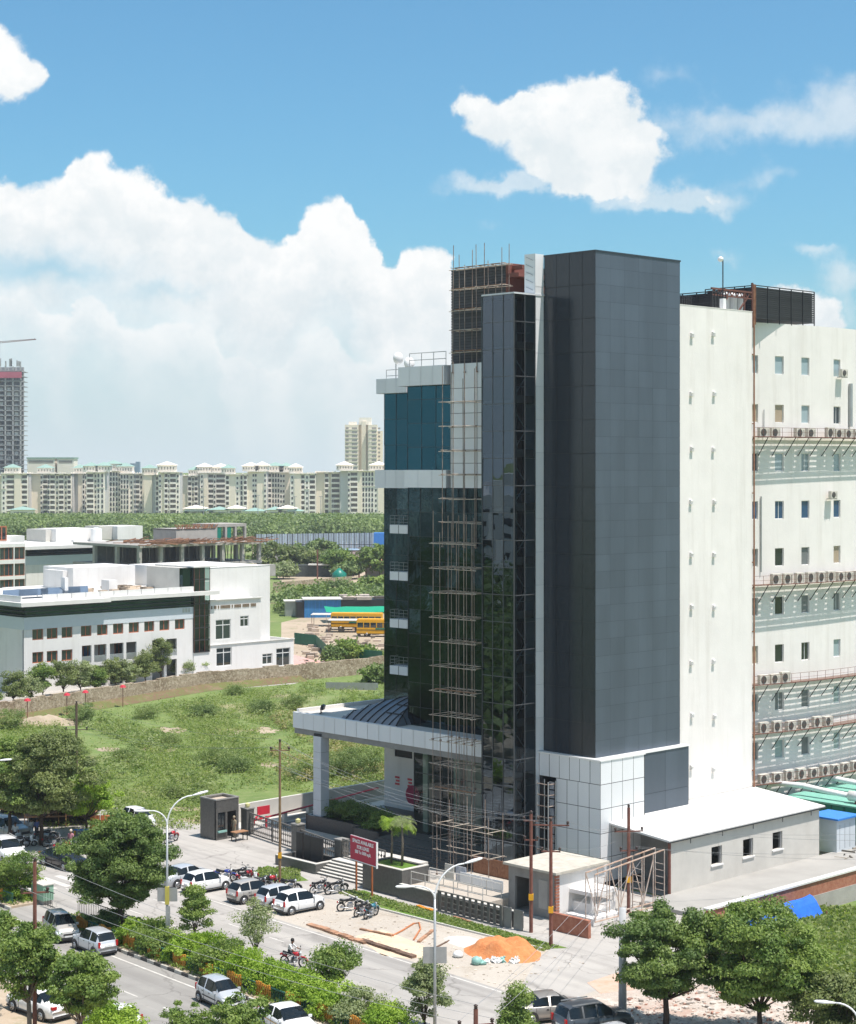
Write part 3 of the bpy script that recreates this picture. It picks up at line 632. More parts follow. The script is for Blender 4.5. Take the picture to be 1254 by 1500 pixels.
for dx in (0, 1.55):
    q = MB()
    for r_ in range(3): q.box(6.97, 6.995, bfor(579,7)-dx-.55, bfor(579,7)-dx+.0-(.1 if r_ == 1 else 0), 3.55-r_*.28, 3.72-r_*.28)
    q.build('red_lettering', redpaint, OB)
MB().lathe([(.0,0),(.85,.0),(.85,.04),(0,.04)], 28, 'x', (6.93, ga0+.15, 2.35)).build('red_disc', mat('crimson', (.35,.01,.07), .5), OB)
# ------------------------------------------------------------------ white rear building with air-conditioner ledges
WB = T('white_office_block', 'long white rendered block with small windows and rows of air-conditioner ledges', 'office building', CO, ANG)
fb, fa0, fa1 = 1.2, 10.2, afor(1102, 1.2)
z_f = zat(457, fa1, fb)
MB().box(fa0, fa1, fb, 9, 0, z_f).box(fa0+.3, fa1+.05, fb-.02, 9, z_f, z_f+.05).build('blank_wall', white, WB)
vent_rows = [490, 578, 658, 735, 814, 890, 970, 1048, 1125]
for y in vent_rows:
    for px in (1012, 1045):
        a = afor(px+rnd.uniform(-1, 1), fb); z = zat(y+rnd.uniform(-2, 2), a, fb)
        k = MB(); k.box(a-.14, a+.14, fb-.16, fb, z-.2, z+.16); 
        for q in range(3): k.box(a-.17, a+.17, fb-.22, fb-.16, z-.18+q*.11, z-.13+q*.11)
        k.build('vent_cowl', white2, WB)
# curved facade: path in world coordinates relative to CO
cp = []; X, Y = 26.8, 150.0; h = math.radians(30); 
st_ = Vector((X, Y, 0)); pos_ = st_.copy(); ds_ = .5
cp.append(pos_.copy()); hs = [h]
for i in range(72):
    pos_ = pos_+Vector((math.cos(h), math.sin(h), 0))*ds_; h += math.radians(.62 if i < 42 else .1); cp.append(pos_.copy()); hs.append(h)
inv = Matrix.Rotation(-ANG, 4, 'Z')
cpl = [inv @ (p-CO) for p in cp]; hl = [q-ANG for q in hs]
def cpos(s, z, o):
    s += 2.0; t = max(0, min(len(cpl)-1.001, s/ds_)); i = int(t); f = t-i; p = cpl[i].lerp(cpl[i+1], f); g = hl[i]+(hl[i+1]-hl[i])*f
    return Vector((p.x-o*math.sin(g), p.y+o*math.cos(g), z))
# extend backwards by two metres so it runs behind the blank wall
d0 = Vector((math.cos(hl[0]), math.sin(hl[0]), 0)); cpl = [cpl[0]-d0*ds_*k for k in (4,3,2,1)]+cpl; hl = [hl[0]]*4+hl
def s_at(px):
    best = None
    for k in range(0, 700):
        s = -2+k*.05; p = CO+Matrix.Rotation(ANG, 4, 'Z') @ cpos(s, 0, 0); x = PX+F*p.x/p.y
        if best is None or abs(x-px) < best[0]: best = (abs(x-px), s)
    return best[1]
def zs(py, s): p = CO+Matrix.Rotation(ANG, 4, 'Z') @ cpos(s, 0, 0); return CH-(py-HY)*p.y/F
cols = [s_at(p) for p in (1103.5, 1142, 1180, 1226)]; gp_ = cols[3]-cols[2]
cols += [cols[3]+gp_*1.05*k for k in (1, 2, 3)]
zrow = [zs(y, cols[1]) for y in (535, 606, 677, 747, 816, 887, 957, 1027, 1097)]
ops = [(s-.5, s+.5, z-.75, z+.75) for s in cols for z in zrow]
zp = zs(472, cols[0])
k = MB(); wall_open(k, cpos, -1.5, 33, 0, zp, ops, .22, extra=[-1.5+.75*i for i in range(47)]); 
for i in range(46):
    a, b = -1.5+i*.75, -.75+i*.75
    k.quad(cpos(a, zp, 0), cpos(b, zp, 0), cpos(b, zp, .4), cpos(a, zp, .4))
    k.quad(cpos(a, zp, .4), cpos(b, zp, .4), cpos(b, 38, .4), cpos(a, 38, .4))
k.build('curved_wall', white, WB)
k = MB(); P_ = [cpos(-1.5+.75*i, 0, .5) for i in range(47)]; P_ += [P_[-1]+Vector((0,14,0)), P_[0]+Vector((0,10,0))]
k.prism([(p.x, p.y) for p in P_], 0, zp-1.2); k.build('block_core', concd, WB)
fr = mat('window_frame_white', (.66,.66,.64), .5); kinds = [gl_win, gl_pale, gl_blue, mat('curtain_cream', (.38,.30,.21), .5, spec=.6), mat('curtain_grey', (.16,.17,.17), .4, spec=.6)]
patt = [[1,1,1,1,1,1,1], [3,3,1,0,1,4,0], [0,1,1,1,0,1,4], [2,2,2,2,0,2,2], [4,0,4,3,0,3,4], [4,0,4,4,1,4,0], [3,0,0,1,0,4,1], [4,4,4,1,4,0,4], [4,1,4,1,4,4,0]]
for i, z in enumerate(zrow):
    for j, s in enumerate(cols):
        p = cpos(s, z-.75, .16); t = min(len(hl)-1, int((s+2)/ds_)); window(WB, p, hl[t], 1.0, 1.5, fr, kinds[patt[i][j]], mull=1 if (i+j) % 4 == 0 else 0, fw=.05)
# ledges with cage rails, struts, and air conditioners
acb = MB().box(-.42, .42, -.16, .16, 0, .62).build('casing', mat('ac_cream', (.60,.56,.49), .6, var=.12, scale=4), None)
acf = MB().lathe([(.02,0),(.23,0),(.25,.02),(.25,.04),(.0,.04)], 18, 'y', (-.1,-.2,.31)).build('fan_grille', mat('fan_dark', (.07,.065,.06), .6), None)
aci = MB().box(.24, .38, -.168, -.16, .1, .5).build('side_panel', mat('ac_grey', (.4,.38,.34), .6), None)
ACD = (acb.data, acf.data, aci.data)
for q in (acb, acf, aci): bpy.data.objects.remove(q)
ledge_y = [640, 856, 1001, 1072, 1146]; ledge_fill = [(0, 30, 1.25), (0, 30, 1.22), (0, 3.6, 1.1), (0, 8.2, 1.45), (0, 30, 1.36)]
deckm = mat('ledge_steel', (.17,.10,.075), .7, col2=(.34,.26,.22), scale=3)
def ordn(i): return ('first','second','third','fourth','fifth','sixth','seventh','eighth','ninth','tenth','eleventh','twelfth','thirteenth','fourteenth','fifteenth','sixteenth','seventeenth','eighteenth','nineteenth','twentieth','twenty-first','twenty-second','twenty-third','twenty-fourth','twenty-fifth','twenty-sixth','twenty-seventh','twenty-eighth')[min(i, 28)-1]
lev = ['top', 'second', 'third', 'fourth', 'lowest']
for li, y in enumerate(ledge_y):
    s0 = cols[0]-1.0; z = zs(y, cols[0]); LG = MB(); DK = MB(); ST = MB(); n = 60
    W_ = 1.25
    for i in range(n):
        a, b = s0+i*.5, s0+(i+1)*.5
        for j in range(8): o0 = -.08-j*.155; DK.add([cpos(a, z, o0), cpos(b, z, o0), cpos(b, z, o0-.095), cpos(a, z, o0-.095), cpos(a, z-.03, o0), cpos(b, z-.03, o0), cpos(b, z-.03, o0-.095), cpos(a, z-.03, o0-.095)], [(0,1,2,3),(4,7,6,5),(0,3,7,4),(1,5,6,2),(0,4,5,1),(3,2,6,7)])
        LG.tube(cpos(a, z+.75, -W_), cpos(b, z+.75, -W_), .018, n=4); LG.tube(cpos(a, z+.38, -W_), cpos(b, z+.38, -W_), .012, n=4); LG.tube(cpos(a, z, -W_), cpos(b, z, -W_), .045, n=4)
        if i % 2 == 0: LG.tube(cpos(a, z, -W_), cpos(a, z+.75, -W_), .016, n=4)
        if i % 3 == 0: ST.tube(cpos(a, z-.02, -W_), cpos(a, z-1.55, -.02), .04, n=4); ST.tube(cpos(a, z-.03, -W_), cpos(a, z-.03, 0), .035, n=4)
    lg = DK.build('ledge_deck', deckm, WB); LG.build('cage_rail', rustp, lg); ST.build('strut', black, lg)
    f0, f1, step = ledge_fill[li]; s = s0+1.4; k_ = 0
    while s < s0+min(f1+1, 24):
        if not (li in (0, 1) and rnd.random() < .12):
            ac = T('air_conditioner', '', 'air conditioner', Wd(0, 0)+Matrix.Rotation(ANG, 4, 'Z') @ cpos(s, z, -.78), 0, 'air conditioners on the wall ledges')
            k_ += 1; ac['label'] = '%s air conditioner from the rusty pipe on the %s wall ledge' % (ordn(k_), lev[li])
            t = min(len(hl)-1, int((s+2)/ds_)); ac.rotation_euler = (0, 0, hl[t]+ANG+rnd.uniform(-.06, .06))
            for nm, d in zip(('casing', 'fan_grille', 'side_panel'), ACD): mk(nm, d, ac)
            ac.scale = (1.18, 1.15, 1.22) if rnd.random() < .7 else (1.1, 1.1, 1.4)
        s += step*rnd.uniform(.92, 1.12)
# down pipes and small fittings on the wall
k = MB(); k.tube((fa1+.08, fb-.12, 4), (fa1+.08, fb-.12, z_f+2.2), .07); k.tube((fa1+.3, fb-.1, z_f-1), (fa1+.3, fb-.1, z_f+2.2), .04)
for q in range(7): k.box(fa1-.05, fa1+.15, fb-.14, fb, 6+q*5.5, 6.08+q*5.5)
k.build('down_pipe', rust, WB)
sA = s_at(1114); k = MB(); k.tube(cpos(sA, zs(727, sA), -.1), cpos(sA, zs(838, sA), -.1), .06); sB = s_at(1244); k.tube(cpos(sB, zs(562, sB), -.15), cpos(sB, zs(625, sB), -.15), .17, n=10)
k.tube(cpos(sA+.3, zs(600, sA), -.1), cpos(sA+.3, zs(640, sA), -.1), .04); k.build('wall_pipe', steel_g, WB)
def wallac(px, y):
    s = s_at(px); z = zs(y, s); t = int((s+2)/ds_); ac = T('air_conditioner', 'lone air conditioner on a bracket under the %s' % ('top right window' if y < 600 else 'blue window near the right edge'), 'air conditioner', CO+Matrix.Rotation(ANG, 4, 'Z') @ cpos(s, z, -.45), hl[t]+ANG, 'air conditioners fixed singly to the wall')
    for nm, d in zip(('casing', 'fan_grille', 'side_panel'), ACD): mk(nm, d, ac)
    MB().box(-.35,-.3,-.2,.42,-.08,0).box(.3,.35,-.2,.42,-.08,0).build('bracket', steel_g, ac)
wallac(1229, 552); wallac(1214, 730)
# roof plant
def slab_louvre(name, lab, x0, x1, y0, y1, z0, z1, stand=0):
    t = T(name, lab, 'plant screen', Wd(x0, y0, z0), ANG); w, d, h = x1-x0, y1-y0, z1-z0
    MB().box(.1, w-.1, .1, d-.1, stand, h-.1).build('inner_box', black, t)
    k = MB(); n = int((h-stand)/.16)
    for i in range(n):
        z = stand+i*.16; c = rnd.random(); k.box(0, w, -.04, .06, z, z+.11, c); k.box(-.04, .06, 0, d, z, z+.11, c)
    k.build('louvre_screen', blackm, t); k = MB()
    for i in range(6): k.tube((w*i/5, -.06, 0), (w*i/5, -.06, h), .05, n=4); k.tube((-.06, d*i/5, 0), (-.06, d*i/5, h), .05, n=4)
    k.tube((0, -.06, h), (w, -.06, h), .05, n=4); k.tube((-.06, 0, h), (-.06, d, h), .05, n=4); k.build('frame', black, t)
    return t
b_ = 3.6; x0, x1 = afor(1106, b_), afor(1192, b_)
slab_louvre('roof_plant_screen', 'long black louvred plant box on the roof of the curved wing', x0, x1, b_, b_+5, zat(472, x0, b_), zat(418, x0, b_), .35)
b_ = 3.0; x0, x1 = afor(1042, b_), afor(1102, b_)
slab_louvre('roof_plant_screen', 'black plant screen between the rooftop pole and the rusty frame', x0+0, x0+1.8, b_, b_+7, z_f, zat(427, x0, b_))
slab_louvre('roof_plant_screen', 'short black screen on the roof next to the blue grey tower', afor(998, 4.0), afor(1000, 4.0)+1, 4.0, 8.6, z_f, zat(430, 12, 4))
t = T('roof_steel_frame', 'rusty lattice steel frame on the roof beside the black screens', 'steel frame', Wd(x0, b_, z_f), ANG); k = MB(); w = x1-x0; h = zat(422, x0, b_)-z_f
k.tube((0,0,h), (w,0,h), .10, n=4); k.tube((0,0,h-.5), (w,0,h-.5), .07, n=4)
for i in range(8): k.tube((w*i/8, 0, h-.5), (w*(i+.5)/8, 0, h), .05, n=4); k.tube((w*(i+.5)/8, 0, h), (w*(i+1)/8, 0, h-.5), .05, n=4)
for q in (.15, .62): k.tube((w*q, 0, 0), (w*(q+.25), 0, h-.5), .08, n=4)
k.tube((w*.8, 0, 0), (w*.8, 0, h), .08, n=4); k.tube((w, 0, -1), (w, 0, h+.8), .10, n=4); k.build('truss', mat('rust_dark', (.13,.05,.035), .8), t)
k = MB()
for i in range(3): k.lathe([(.45,0),(.45,1.6),(.3,1.8)], 14, 'z', (w*.60+i*1.0, 1.2, 0))
k.build('tank', steel_g, t)
t = T('rooftop_pole', 'tall thin pole with a white ball on the roof', 'pole', Wd(afor(1059, 1.8), 1.8, z_f), ANG)
hp = zat(380, afor(1059, 1.8), 1.8)-z_f; MB().tube((0,0,0), (0,0,hp), .05).build('pole', black, t); MB().lathe([(.05,-.22),(.2,-.12),(.23,0),(.2,.12),(.04,.22)], 12, 'z', (-.3,0,hp)).build('globe', whitep, t, True); MB().box(-.18,.18,-.18,.18,0,.9).build('base', whitep, t)
# ------------------------------------------------------------------ annex shed
AX = T('annex_shed', 'low white-roofed rendered annex with three square window openings', 'shed', Wd(1.3, -5.2), ANG)
al = afor(1200, -5.2)-1.3; ah = 3.95; ad = 6.4
k = MB(); wo = []
for px in (1050, 1096, 1139):
    a = afor(px, -5.2)-1.3; wo.append((a-.62, a+.62, 1.55, 2.85))
wall_open(k, lambda s, z, o: (s, o, z), 0, al, 0, ah, wo, .3); k.box(al-.3, al, .3, ad, 0, ah); k.box(0, al, ad-.35, ad-.2, 0, ah+.6)
k.build('wall', concl, AX); MB().box(.2, al, .05, ad, .02, .06).build('floor', concd, AX)
MB().box(3.2, 3.5, .31, ad-.4, .06, ah).build('partition', concd, AX)
k = MB(); k.add([(-.35,-.25,ah), (al+.45,-.25,ah), (al+.45,ad-.1,ah+.62), (-.35,ad-.1,ah+.62), (-.35,-.25,ah+.14), (al+.45,-.25,ah+.14), (al+.45,ad-.1,ah+.76), (-.35,ad-.1,ah+.76)], [(0,3,2,1),(4,5,6,7),(0,1,5,4),(1,2,6,5),(2,3,7,6),(3,0,4,7)])
k.build('roof', whitef, AX)
k = MB(); k.box(-.4, al+.5, -.3, -.22, ah-.05, ah+.05)
for i in range(5): k.tube((2+i*3.7, -.3, ah-.35), (2+i*3.7, -.3, ah), .03, n=4)
k.build('gutter', mullion, AX)
MB().tube((0.05, .05, 0), (0.05, .05, ah), .12).build('post', rustp, AX)
for o in wo: MB().box(o[0]-.1, o[1]+.1, -.1, .25, o[2]-.1, o[2]-.003).build('sill', white2, AX); MB().box(o[1]-.14, o[1]-.02, .1, .26, o[2], o[3]).build('shutter', alu, AX)
# ------------------------------------------------------------------ site in front of the building (a, b coordinates of the building)
def bt(name, label, cat, a, b, z=0, rot=0, group=None): return T(name, label, cat, Wd(a, b, z), ANG+rot, group)
def one(mb, name, mt, label, cat, a=0, b=0, z=0, rot=0, group=None, smooth=False):
    o = mb.build(name, mt, None, smooth, Wd(a, b, z), ANG+rot); return tag(o, label, cat, group)
t = bt('entrance_steps', 'pale entrance steps rising to the office forecourt beside the red sign', 'steps', -11.5, 12)
k = MB()
for i in range(6): k.box(i*.3, 6, 0, 5.7, i*.15, (i+1)*.15)
k.build('stair', concl, t)
k = MB()
for i in range(6): k.box(i*.3-.012, i*.3, 0.02, 5.68, i*.15+.01, (i+1)*.15-.04)
k.build('dark_riser', granite2, t)
t = bt('lobby_steps', 'dark granite steps and plinth below the glass lobby', 'steps', -4.0, 5.5)
k = MB()
for i in range(6): k.box(i*.33, 3.2, 5.5, 15.5, i*.165, (i+1)*.165)
k.box(2.4, 3.2, .3, 5.5, 0, 1.02); k.build('stair', granite2, t); MB().box(1.9, 2.4, 0, 5.5, 0, 1.25).build('plinth', granite, t)
t = bt('planter', 'long dark granite planter with hedge below the canopy column', 'planter', -1.1, 21.3)
k = MB(); k.box(0, .25, 3, 9.9, 0, 1.2); k.box(0, 4, 9.65, 9.9, 0, 1.2); k.box(-.8, -.55, 0, 3.2, 0, 1.2); k.box(-.8, 2, 0, .25, 0, 1.2); k.box(-.8, .2, 3, 3.2, 0, 1.2); k.box(1.6,2,0,3,0,1.2)
k.build('planter_wall', granite, t); MB().box(.2, 4, 3, 9.7, .0, 1.0).box(-.6, 1.7, .2, 3.1, 0, 1.0).build('soil', mat('soil', (.10,.07,.045), .95, var=.3), t)
# fountain basin
t = bt('fountain_basin', 'dry dark basin with three black slabs before the gate', 'fountain', -11.6, 17.65)
k = MB(); k.box(0, .28, 0, 4.7, 0, .72); k.box(.28, 2.9, 0, .28, 0, .72); k.box(.28, 2.9, 4.42, 4.7, 0, .72); k.box(2.6, 2.9, .28, 4.42, 0, .72); k.build('basin_wall', granite2, t)
MB().box(.2, 2.7, .2, 4.5, .02, .3).build('basin_floor', black, t); MB().box(.0, .3, 0, 4.7, .72, .76).box(.3,2.9,0,.3,.72,.76).build('coping', concl, t)
for i, (y0, w, h) in enumerate(((.9, 1.3, 2.3), (2.35, .75, 2.3), (3.4, .75, 2.35))): MB().box(1.4+.1*i, 1.55+.1*i, y0, y0+w, .3, h).build('black_slab', black, t)
MB().box(1.0, 1.2, .4, 4.3, .3, .5).build('water_channel', alu, t)
# planter with lawn and palms
t = bt('planter', 'raised dark planter with lawn and young palms behind the red sign', 'planter', -12.1, 7.8)
k = MB(); k.box(0, .3, 0, 4.1, 0, 1.9); k.box(.3, 2.6, 0, .3, 0, 1.9); k.box(.3, 2.6, 3.8, 4.1, 0, 1.9); k.box(2.3, 2.6, .3, 3.8, 0, 1.9); k.build('planter_wall', granite2, t)
MB().box(.2, 2.4, .2, 3.9, 0, 1.8).build('lawn_top', lawn, t); MB().box(-.02, .3, -.02, 4.12, 1.9, 1.95).box(.3,2.6,-.02,.3,1.9,1.95).build('coping', concl, t)
# compound wall and terrace
k = MB(); k.box(0, .25, 0, 11.6, 0, 1.0); one(k, 'compound_wall', granite2, 'low dark grey wall behind the lawn strip', 'wall', -12.35, -3.8)
one(MB().box(0, .3, 0, 11.6, 1.0, 1.06), 'wall_coping', concl, 'thin pale coping laid on the low grey wall', 'coping', -12.38, -3.8)
k = MB(); k.box(0, 6.8, 0, 7.4, 0, .8); o = one(k, 'terrace', sandy, 'sandy terrace behind the low grey wall', 'terrace', -12.1, .4); o['kind'] = 'structure'; del o['category']
for i, (a, z0) in enumerate(((-11.4, .8), (-9.6, .8))):
    k = MB(); 
    for j in range(6): k.tube((0, j*1.4, 0), (0, j*1.4, 1.0), .03, n=5)
    for q in (.5, 1.0): k.tube((0, 0, q), (0, 7.0, q), .03, n=5)
    one(k, 'pipe_railing', concl, ('front', 'rear')[i]+' dusty pipe railing on the sandy terrace', 'railing', a, .6, z0)
one(MB().box(0, .06, 0, 4.6, 0, 1.5).box(-.03, .09, 0, .08, 0, 1.5).box(-.03,.09,2.2,2.3,.3,.9), 'rusty_hoarding', rust, 'rusty brown metal sheet standing left of the site hut', 'hoarding', -5.2, 3.0, .5)
for i, (b, w, m_) in enumerate(((8.2, .9, concl), (7.0, 1.0, MT['wrapped_film']))):
    one(MB().box(0, .06, 0, w, 0, 1.1), 'leaning_board', m_, ('plain pale board standing on the terrace', 'blue patterned board standing on the terrace')[i], 'board', -8.2, b-1.6, .8)
k = MB()
for j in range(4): k.box(0, .05, j*1.05, j*1.05+1, 0, .8)
one(k, 'film_wrapped_panels', MT['film_grey'] if 0 else acp, 'row of white film-wrapped panels lying against the railing', 'panel stack', -8.4, 1.6, .8)
# leaning grille panels
t = bt('steel_grille', 'dark steel grille panel leaning on the low grey wall', 'grille', -12.9, -2.6); t.rotation_euler = (0, 0, ANG)
k = MB()
for j in range(11):
    y = j*.57; k.prism([(0.0, y), (.06, y), (.06, y+.22), (0.0, y+.22)], .05, 1.35)
k.build('flat_bar', mat('grille_grey', (.13,.125,.115), .7, var=.2), t)
k = MB(); k.tube((.03,0,.05), (.03,6,.05), .05, n=4); k.tube((.03,0,1.4), (.03,6,1.4), .05, n=4); k.tube((.03,0,0), (.03,0,1.4), .05, n=4); k.tube((.03,6,0), (.03,6,1.4), .05, n=4)
for q in (.35, .7, 1.05): k.tube((.12,0,q), (.12,6,q), .04, n=4)
k.build('frame', mat('frame_grey', (.20,.19,.17), .7), t)
for j, b in enumerate((-3.3, -4.3)): one(MB().box(0, .07, 0, .75, 0, 1.35), 'stone_slab', concd, ('stone slab leaning next to the steel grille', 'stone slab leaning nearest the dark hut door')[j], 'slab', -12.75, b, 0, .05)
# gate fence
pil = [(-6.0, 32.8), (-7.3, 24.8), (-8.75, 18.0)]
for i, (a, b) in enumerate(pil):
    t = bt('gate_pillar', ('stone gate pillar beside the guard cabin', 'middle stone gate pillar behind the utility pole', 'stone gate pillar at the top of the entrance steps')[i], 'pillar', a, b, 0, 0, 'stone pillars of the gate')
    MB().box(-.38, .38, -.38, .38, 0, 2.1).build('shaft', granite2, t); MB().box(-.42, .42, -.42, .42, 2.1, 2.2).build('cap', concd, t)
    if i < 2: MB().lathe([(.14,0),(.2,.12),(.2,.3),(.02,.4)], 12, 'z', (0,0,2.2)).build('lamp_globe', mat('lamp_cream', (.6,.55,.25), .4), t)
def fence(a0, b0, a1, b1, z, h, lab, nseg):
    t = T('ornamental_fence', lab, 'fence', Wd(a0, b0, z), 0); d = Wd(a1, b1)-Wd(a0, b0); Ln = d.length; t.rotation_euler = (0, 0, math.atan2(d.y, d.x))
    k = MB(); 
    for q in (.12, h): k.box(0, Ln, -.04, .04, q-.05, q+.05)
    for i in range(nseg+1): x = Ln*i/nseg; k.box(max(0, x-.04), min(Ln, x+.04), -.035, .035, .0, h)
    k.build('frame', mat('fence_grey', (.16,.15,.135), .6), t); k = MB()
    n = int(Ln/.32)
    for i in range(n):
        x = (i+.5)*Ln/n; k.tube((x, 0, .15), (x, 0, h-.05), .022, n=4)
        for q in (.45, .95, 1.4): 
            if q < h: k.lathe([(.02,-.13),(.09,0),(.02,.13)], 6, 'z', (x, 0, q))
    k.build('scrollwork', mat('fence_dark', (.10,.095,.085), .6), t); return t
fence(-6.05, 32.4, -7.25, 25.2, .05, 1.75, 'sliding ornamental gate between the two lamp pillars', 2)
fence(-7.35, 24.4, -8.7, 18.4, .05, 1.7, 'ornamental fence panel behind the black fountain slabs', 3)
fence(-9.0, 17.6, -9.6, 12.2, .9, 1.35, 'ornamental fence panel at the head of the entrance steps', 2)
# guard cabin
t = bt('guard_cabin', 'tall dark stone guard cabin at the gate', 'cabin', -9.45, 32.5)
gh = 3.2; k = MB(); wall_open(k, lambda s, z, o: (s, o, z), 0, 2.3, 0, gh, [(.2, .95, .75, 2.2), (1.15, 2.05, .05, 2.2)], .2); k.box(0, .15, .2, 2.1, 0, gh); k.box(2.15, 2.3, .2, 2.1, 0, gh); k.box(.15, 2.15, 1.95, 2.1, 0, gh)
k.build('wall', granite2, t); MB().box(.15, 2.15, .1, 2.0, gh-.25, gh-.15).build('roof', mat('roof_tan', (.45,.38,.30), .9, var=.2, scale=3), t)
k = MB(); k.box(-.03, 2.33, -.03, .15, gh, gh+.1); k.box(-.03, .15, .15, 2.13, gh, gh+.1); k.box(2.15, 2.33, .15, 2.13, gh, gh+.1); k.box(.15, 2.15, 1.95, 2.13, gh, gh+.1); k.build('parapet', concd, t)
window(t, (.575, .12, .78), 0, .75, 1.5, black, gl_win, 1); MB().box(.15, 1.0, -.15, .1, .6, .75).build('counter', mat('sea_green', (.25,.45,.40), .5), t)
tb = bt('guard_table', 'small dark table outside the guard cabin', 'table', -8.7, 30.9)
MB().box(0, 1.3, 0, .7, .7, .76).build('tabletop', wood, tb)
for x in (.05, 1.2):
    for y in (.05, .6): MB().box(x, x+.06, y, y+.06, 0, .7).build('leg', black, tb)
# ramp wall and red barrier pipe
k = MB(); k.prism([(0, 0), (20, .4), (20, .7), (0, .3)], 0, 1.5); one(k, 'boundary_wall', concl, 'long plain cement wall along the driveway ramp', 'wall', -3.8, 37.2)
o = one(MB().prism([(0, 0), (20, 0), (20, 2.6), (0, 2.6)], 0, .02), 'ramp', concl, 'pale driveway ramp beside the cement wall', 'x', -5, 34.5); o['kind'] = 'structure'; del o['category']
o = one(MB().box(0, 18, 0, 6.0, 0, .016), 'driveway', granite2, 'dark paved driveway under the canopy', 'x', -2.2, 27.5+4); o['kind'] = 'structure'; del o['category']
t = bt('red_barrier_pipe', 'long red pipe barrier on short concrete posts', 'barrier', -4.9, 33.3); k = MB()
k.path([(0,0,.5),(0,0,.95),(.6,.2,1.25),(1.0,.3,.95)], .1); k.tube((0,.0,.9), (19, 4.6, .9), .09); k.tube((1.6,.4,0), (1.6,.4,1), .12); k.box(.6, 1.9, .3, .38, 1.2, 1.9); k.build('pipe', redpaint, t)
k = MB()
for i in range(5): x = 4+i*3.4; k.box(x, x+.35, x*.242, x*.242+.35, 0, .82)
k.build('post', concl, t); k = MB(); k.box(4, 19, .9, 1.05, 0, .35); k.build('kerb', concl, t).rotation_euler = (0, 0, .13)
# site hut, brick stub, desk, truss
t = bt('site_hut', 'unfinished grey cement hut with white side wall beside the utility poles', 'hut', -9.1, -3.9)
hh = 3.1; k = MB(); wall_open(k, lambda s, z, o: (o, -s, z), -4.3, 0, 0, hh, [(-3.7, -2.4, .1, 2.4)], .2); k.box(.2, .35, .15, 4.1, 0, .1); k.box(.2, 4.9, 4.15, 4.3, 0, hh); k.box(4.75, 4.9, .2, 4.15, 0, hh); k.build('wall', concd, t)
k = MB(); k.box(.0, 4.9, -.06, .15, .0, hh); k.build('white_side_wall', white2, t); MB().box(-.35, 5.1, -.35, 4.5, hh, hh+.16).build('roof', mat('roof_cement', (.47,.44,.37), .9, var=.18, scale=2), t)
k = MB(); 
for i in range(14): k.box(-.1, .28, -.1, .02, .1+i*.21, .25+i*.21)
k.build('exposed_brick', brick, t); MB().box(-.03, 0, .7, 1.5, .6, 2.5).build('patch', conc, t)
one(MB().box(0, .25, 0, 3.2, 0, 1.15), 'brick_wall', brick, 'short raw red brick wall in front of the site hut', 'wall', -11.1, -8.5)
one(MB().box(0, 3.4, 0, 1.1, 0, .7), 'sunken_trench_wall', granite2, 'low dark wall at the foot of the utility poles', 'wall', -13.2, -7.6) if 0 else None
t = bt('white_counter', 'white boxy counter with open front inside the steel frame', 'counter', -8.4, -6.6)
MB().box(0, 2.9, 0, 2.4, 0, .45).build('base', white2, t); MB().box(.9, 2.9, .8, 2.8, .45, 1.1).box(.6, 3.1, .6, 3.0, 1.7, 1.95).build('top', white2, t)
k = MB(); 
for x, y in ((.7,.7),(2.9,.7),(.7,2.8),(2.9,2.8)): k.box(x, x+.15, y, y+.15, .45, 1.7)
k.build('leg', white2, t)
t = bt('steel_truss_frame', 'standing white and rusty lattice frame beside the hut', 'steel frame', -8.6, -6.9); k = MB(); k2 = MB()
X0, X1, Y0, Y1, H0, H1 = 0, 7.2, 0, .0, .35, 3.9
nb = 6
for i in range(nb+1):
    x = X0+(X1-X0)*i/nb
    for y in (0, .8): k.tube((x, y, H0), (x, y, H0+3.1+.1*i), .035, n=4)
    if i < nb and i % 2 == 0: k.tube((x, 0, H0), (x+1.2, 0, H0+3.2), .035, n=4); k.tube((x+1.2, .8, H0), (x, .8, H0+3.1), .035, n=4)
    for q in range(1, 7):
        if i in (1, 4, 6): k.tube((x, 0, H0+q*.45), (x, .8, H0+q*.45), .025, n=4)
for y in (0, .8): k2.tube((0, y, H0), (X1, y, H0), .05, n=4); k2.tube((0, y, H0+3.1), (X1, y, H0+3.7), .05, n=4)
k.build('lattice', mat('weathered_white', (.62,.56,.50), .6, col2=(.40,.26,.18), scale=1.5), t); k2.build('rusty_rail', mat('light_rust', (.45,.26,.16), .7, col2=(.6,.5,.42), scale=2), t)
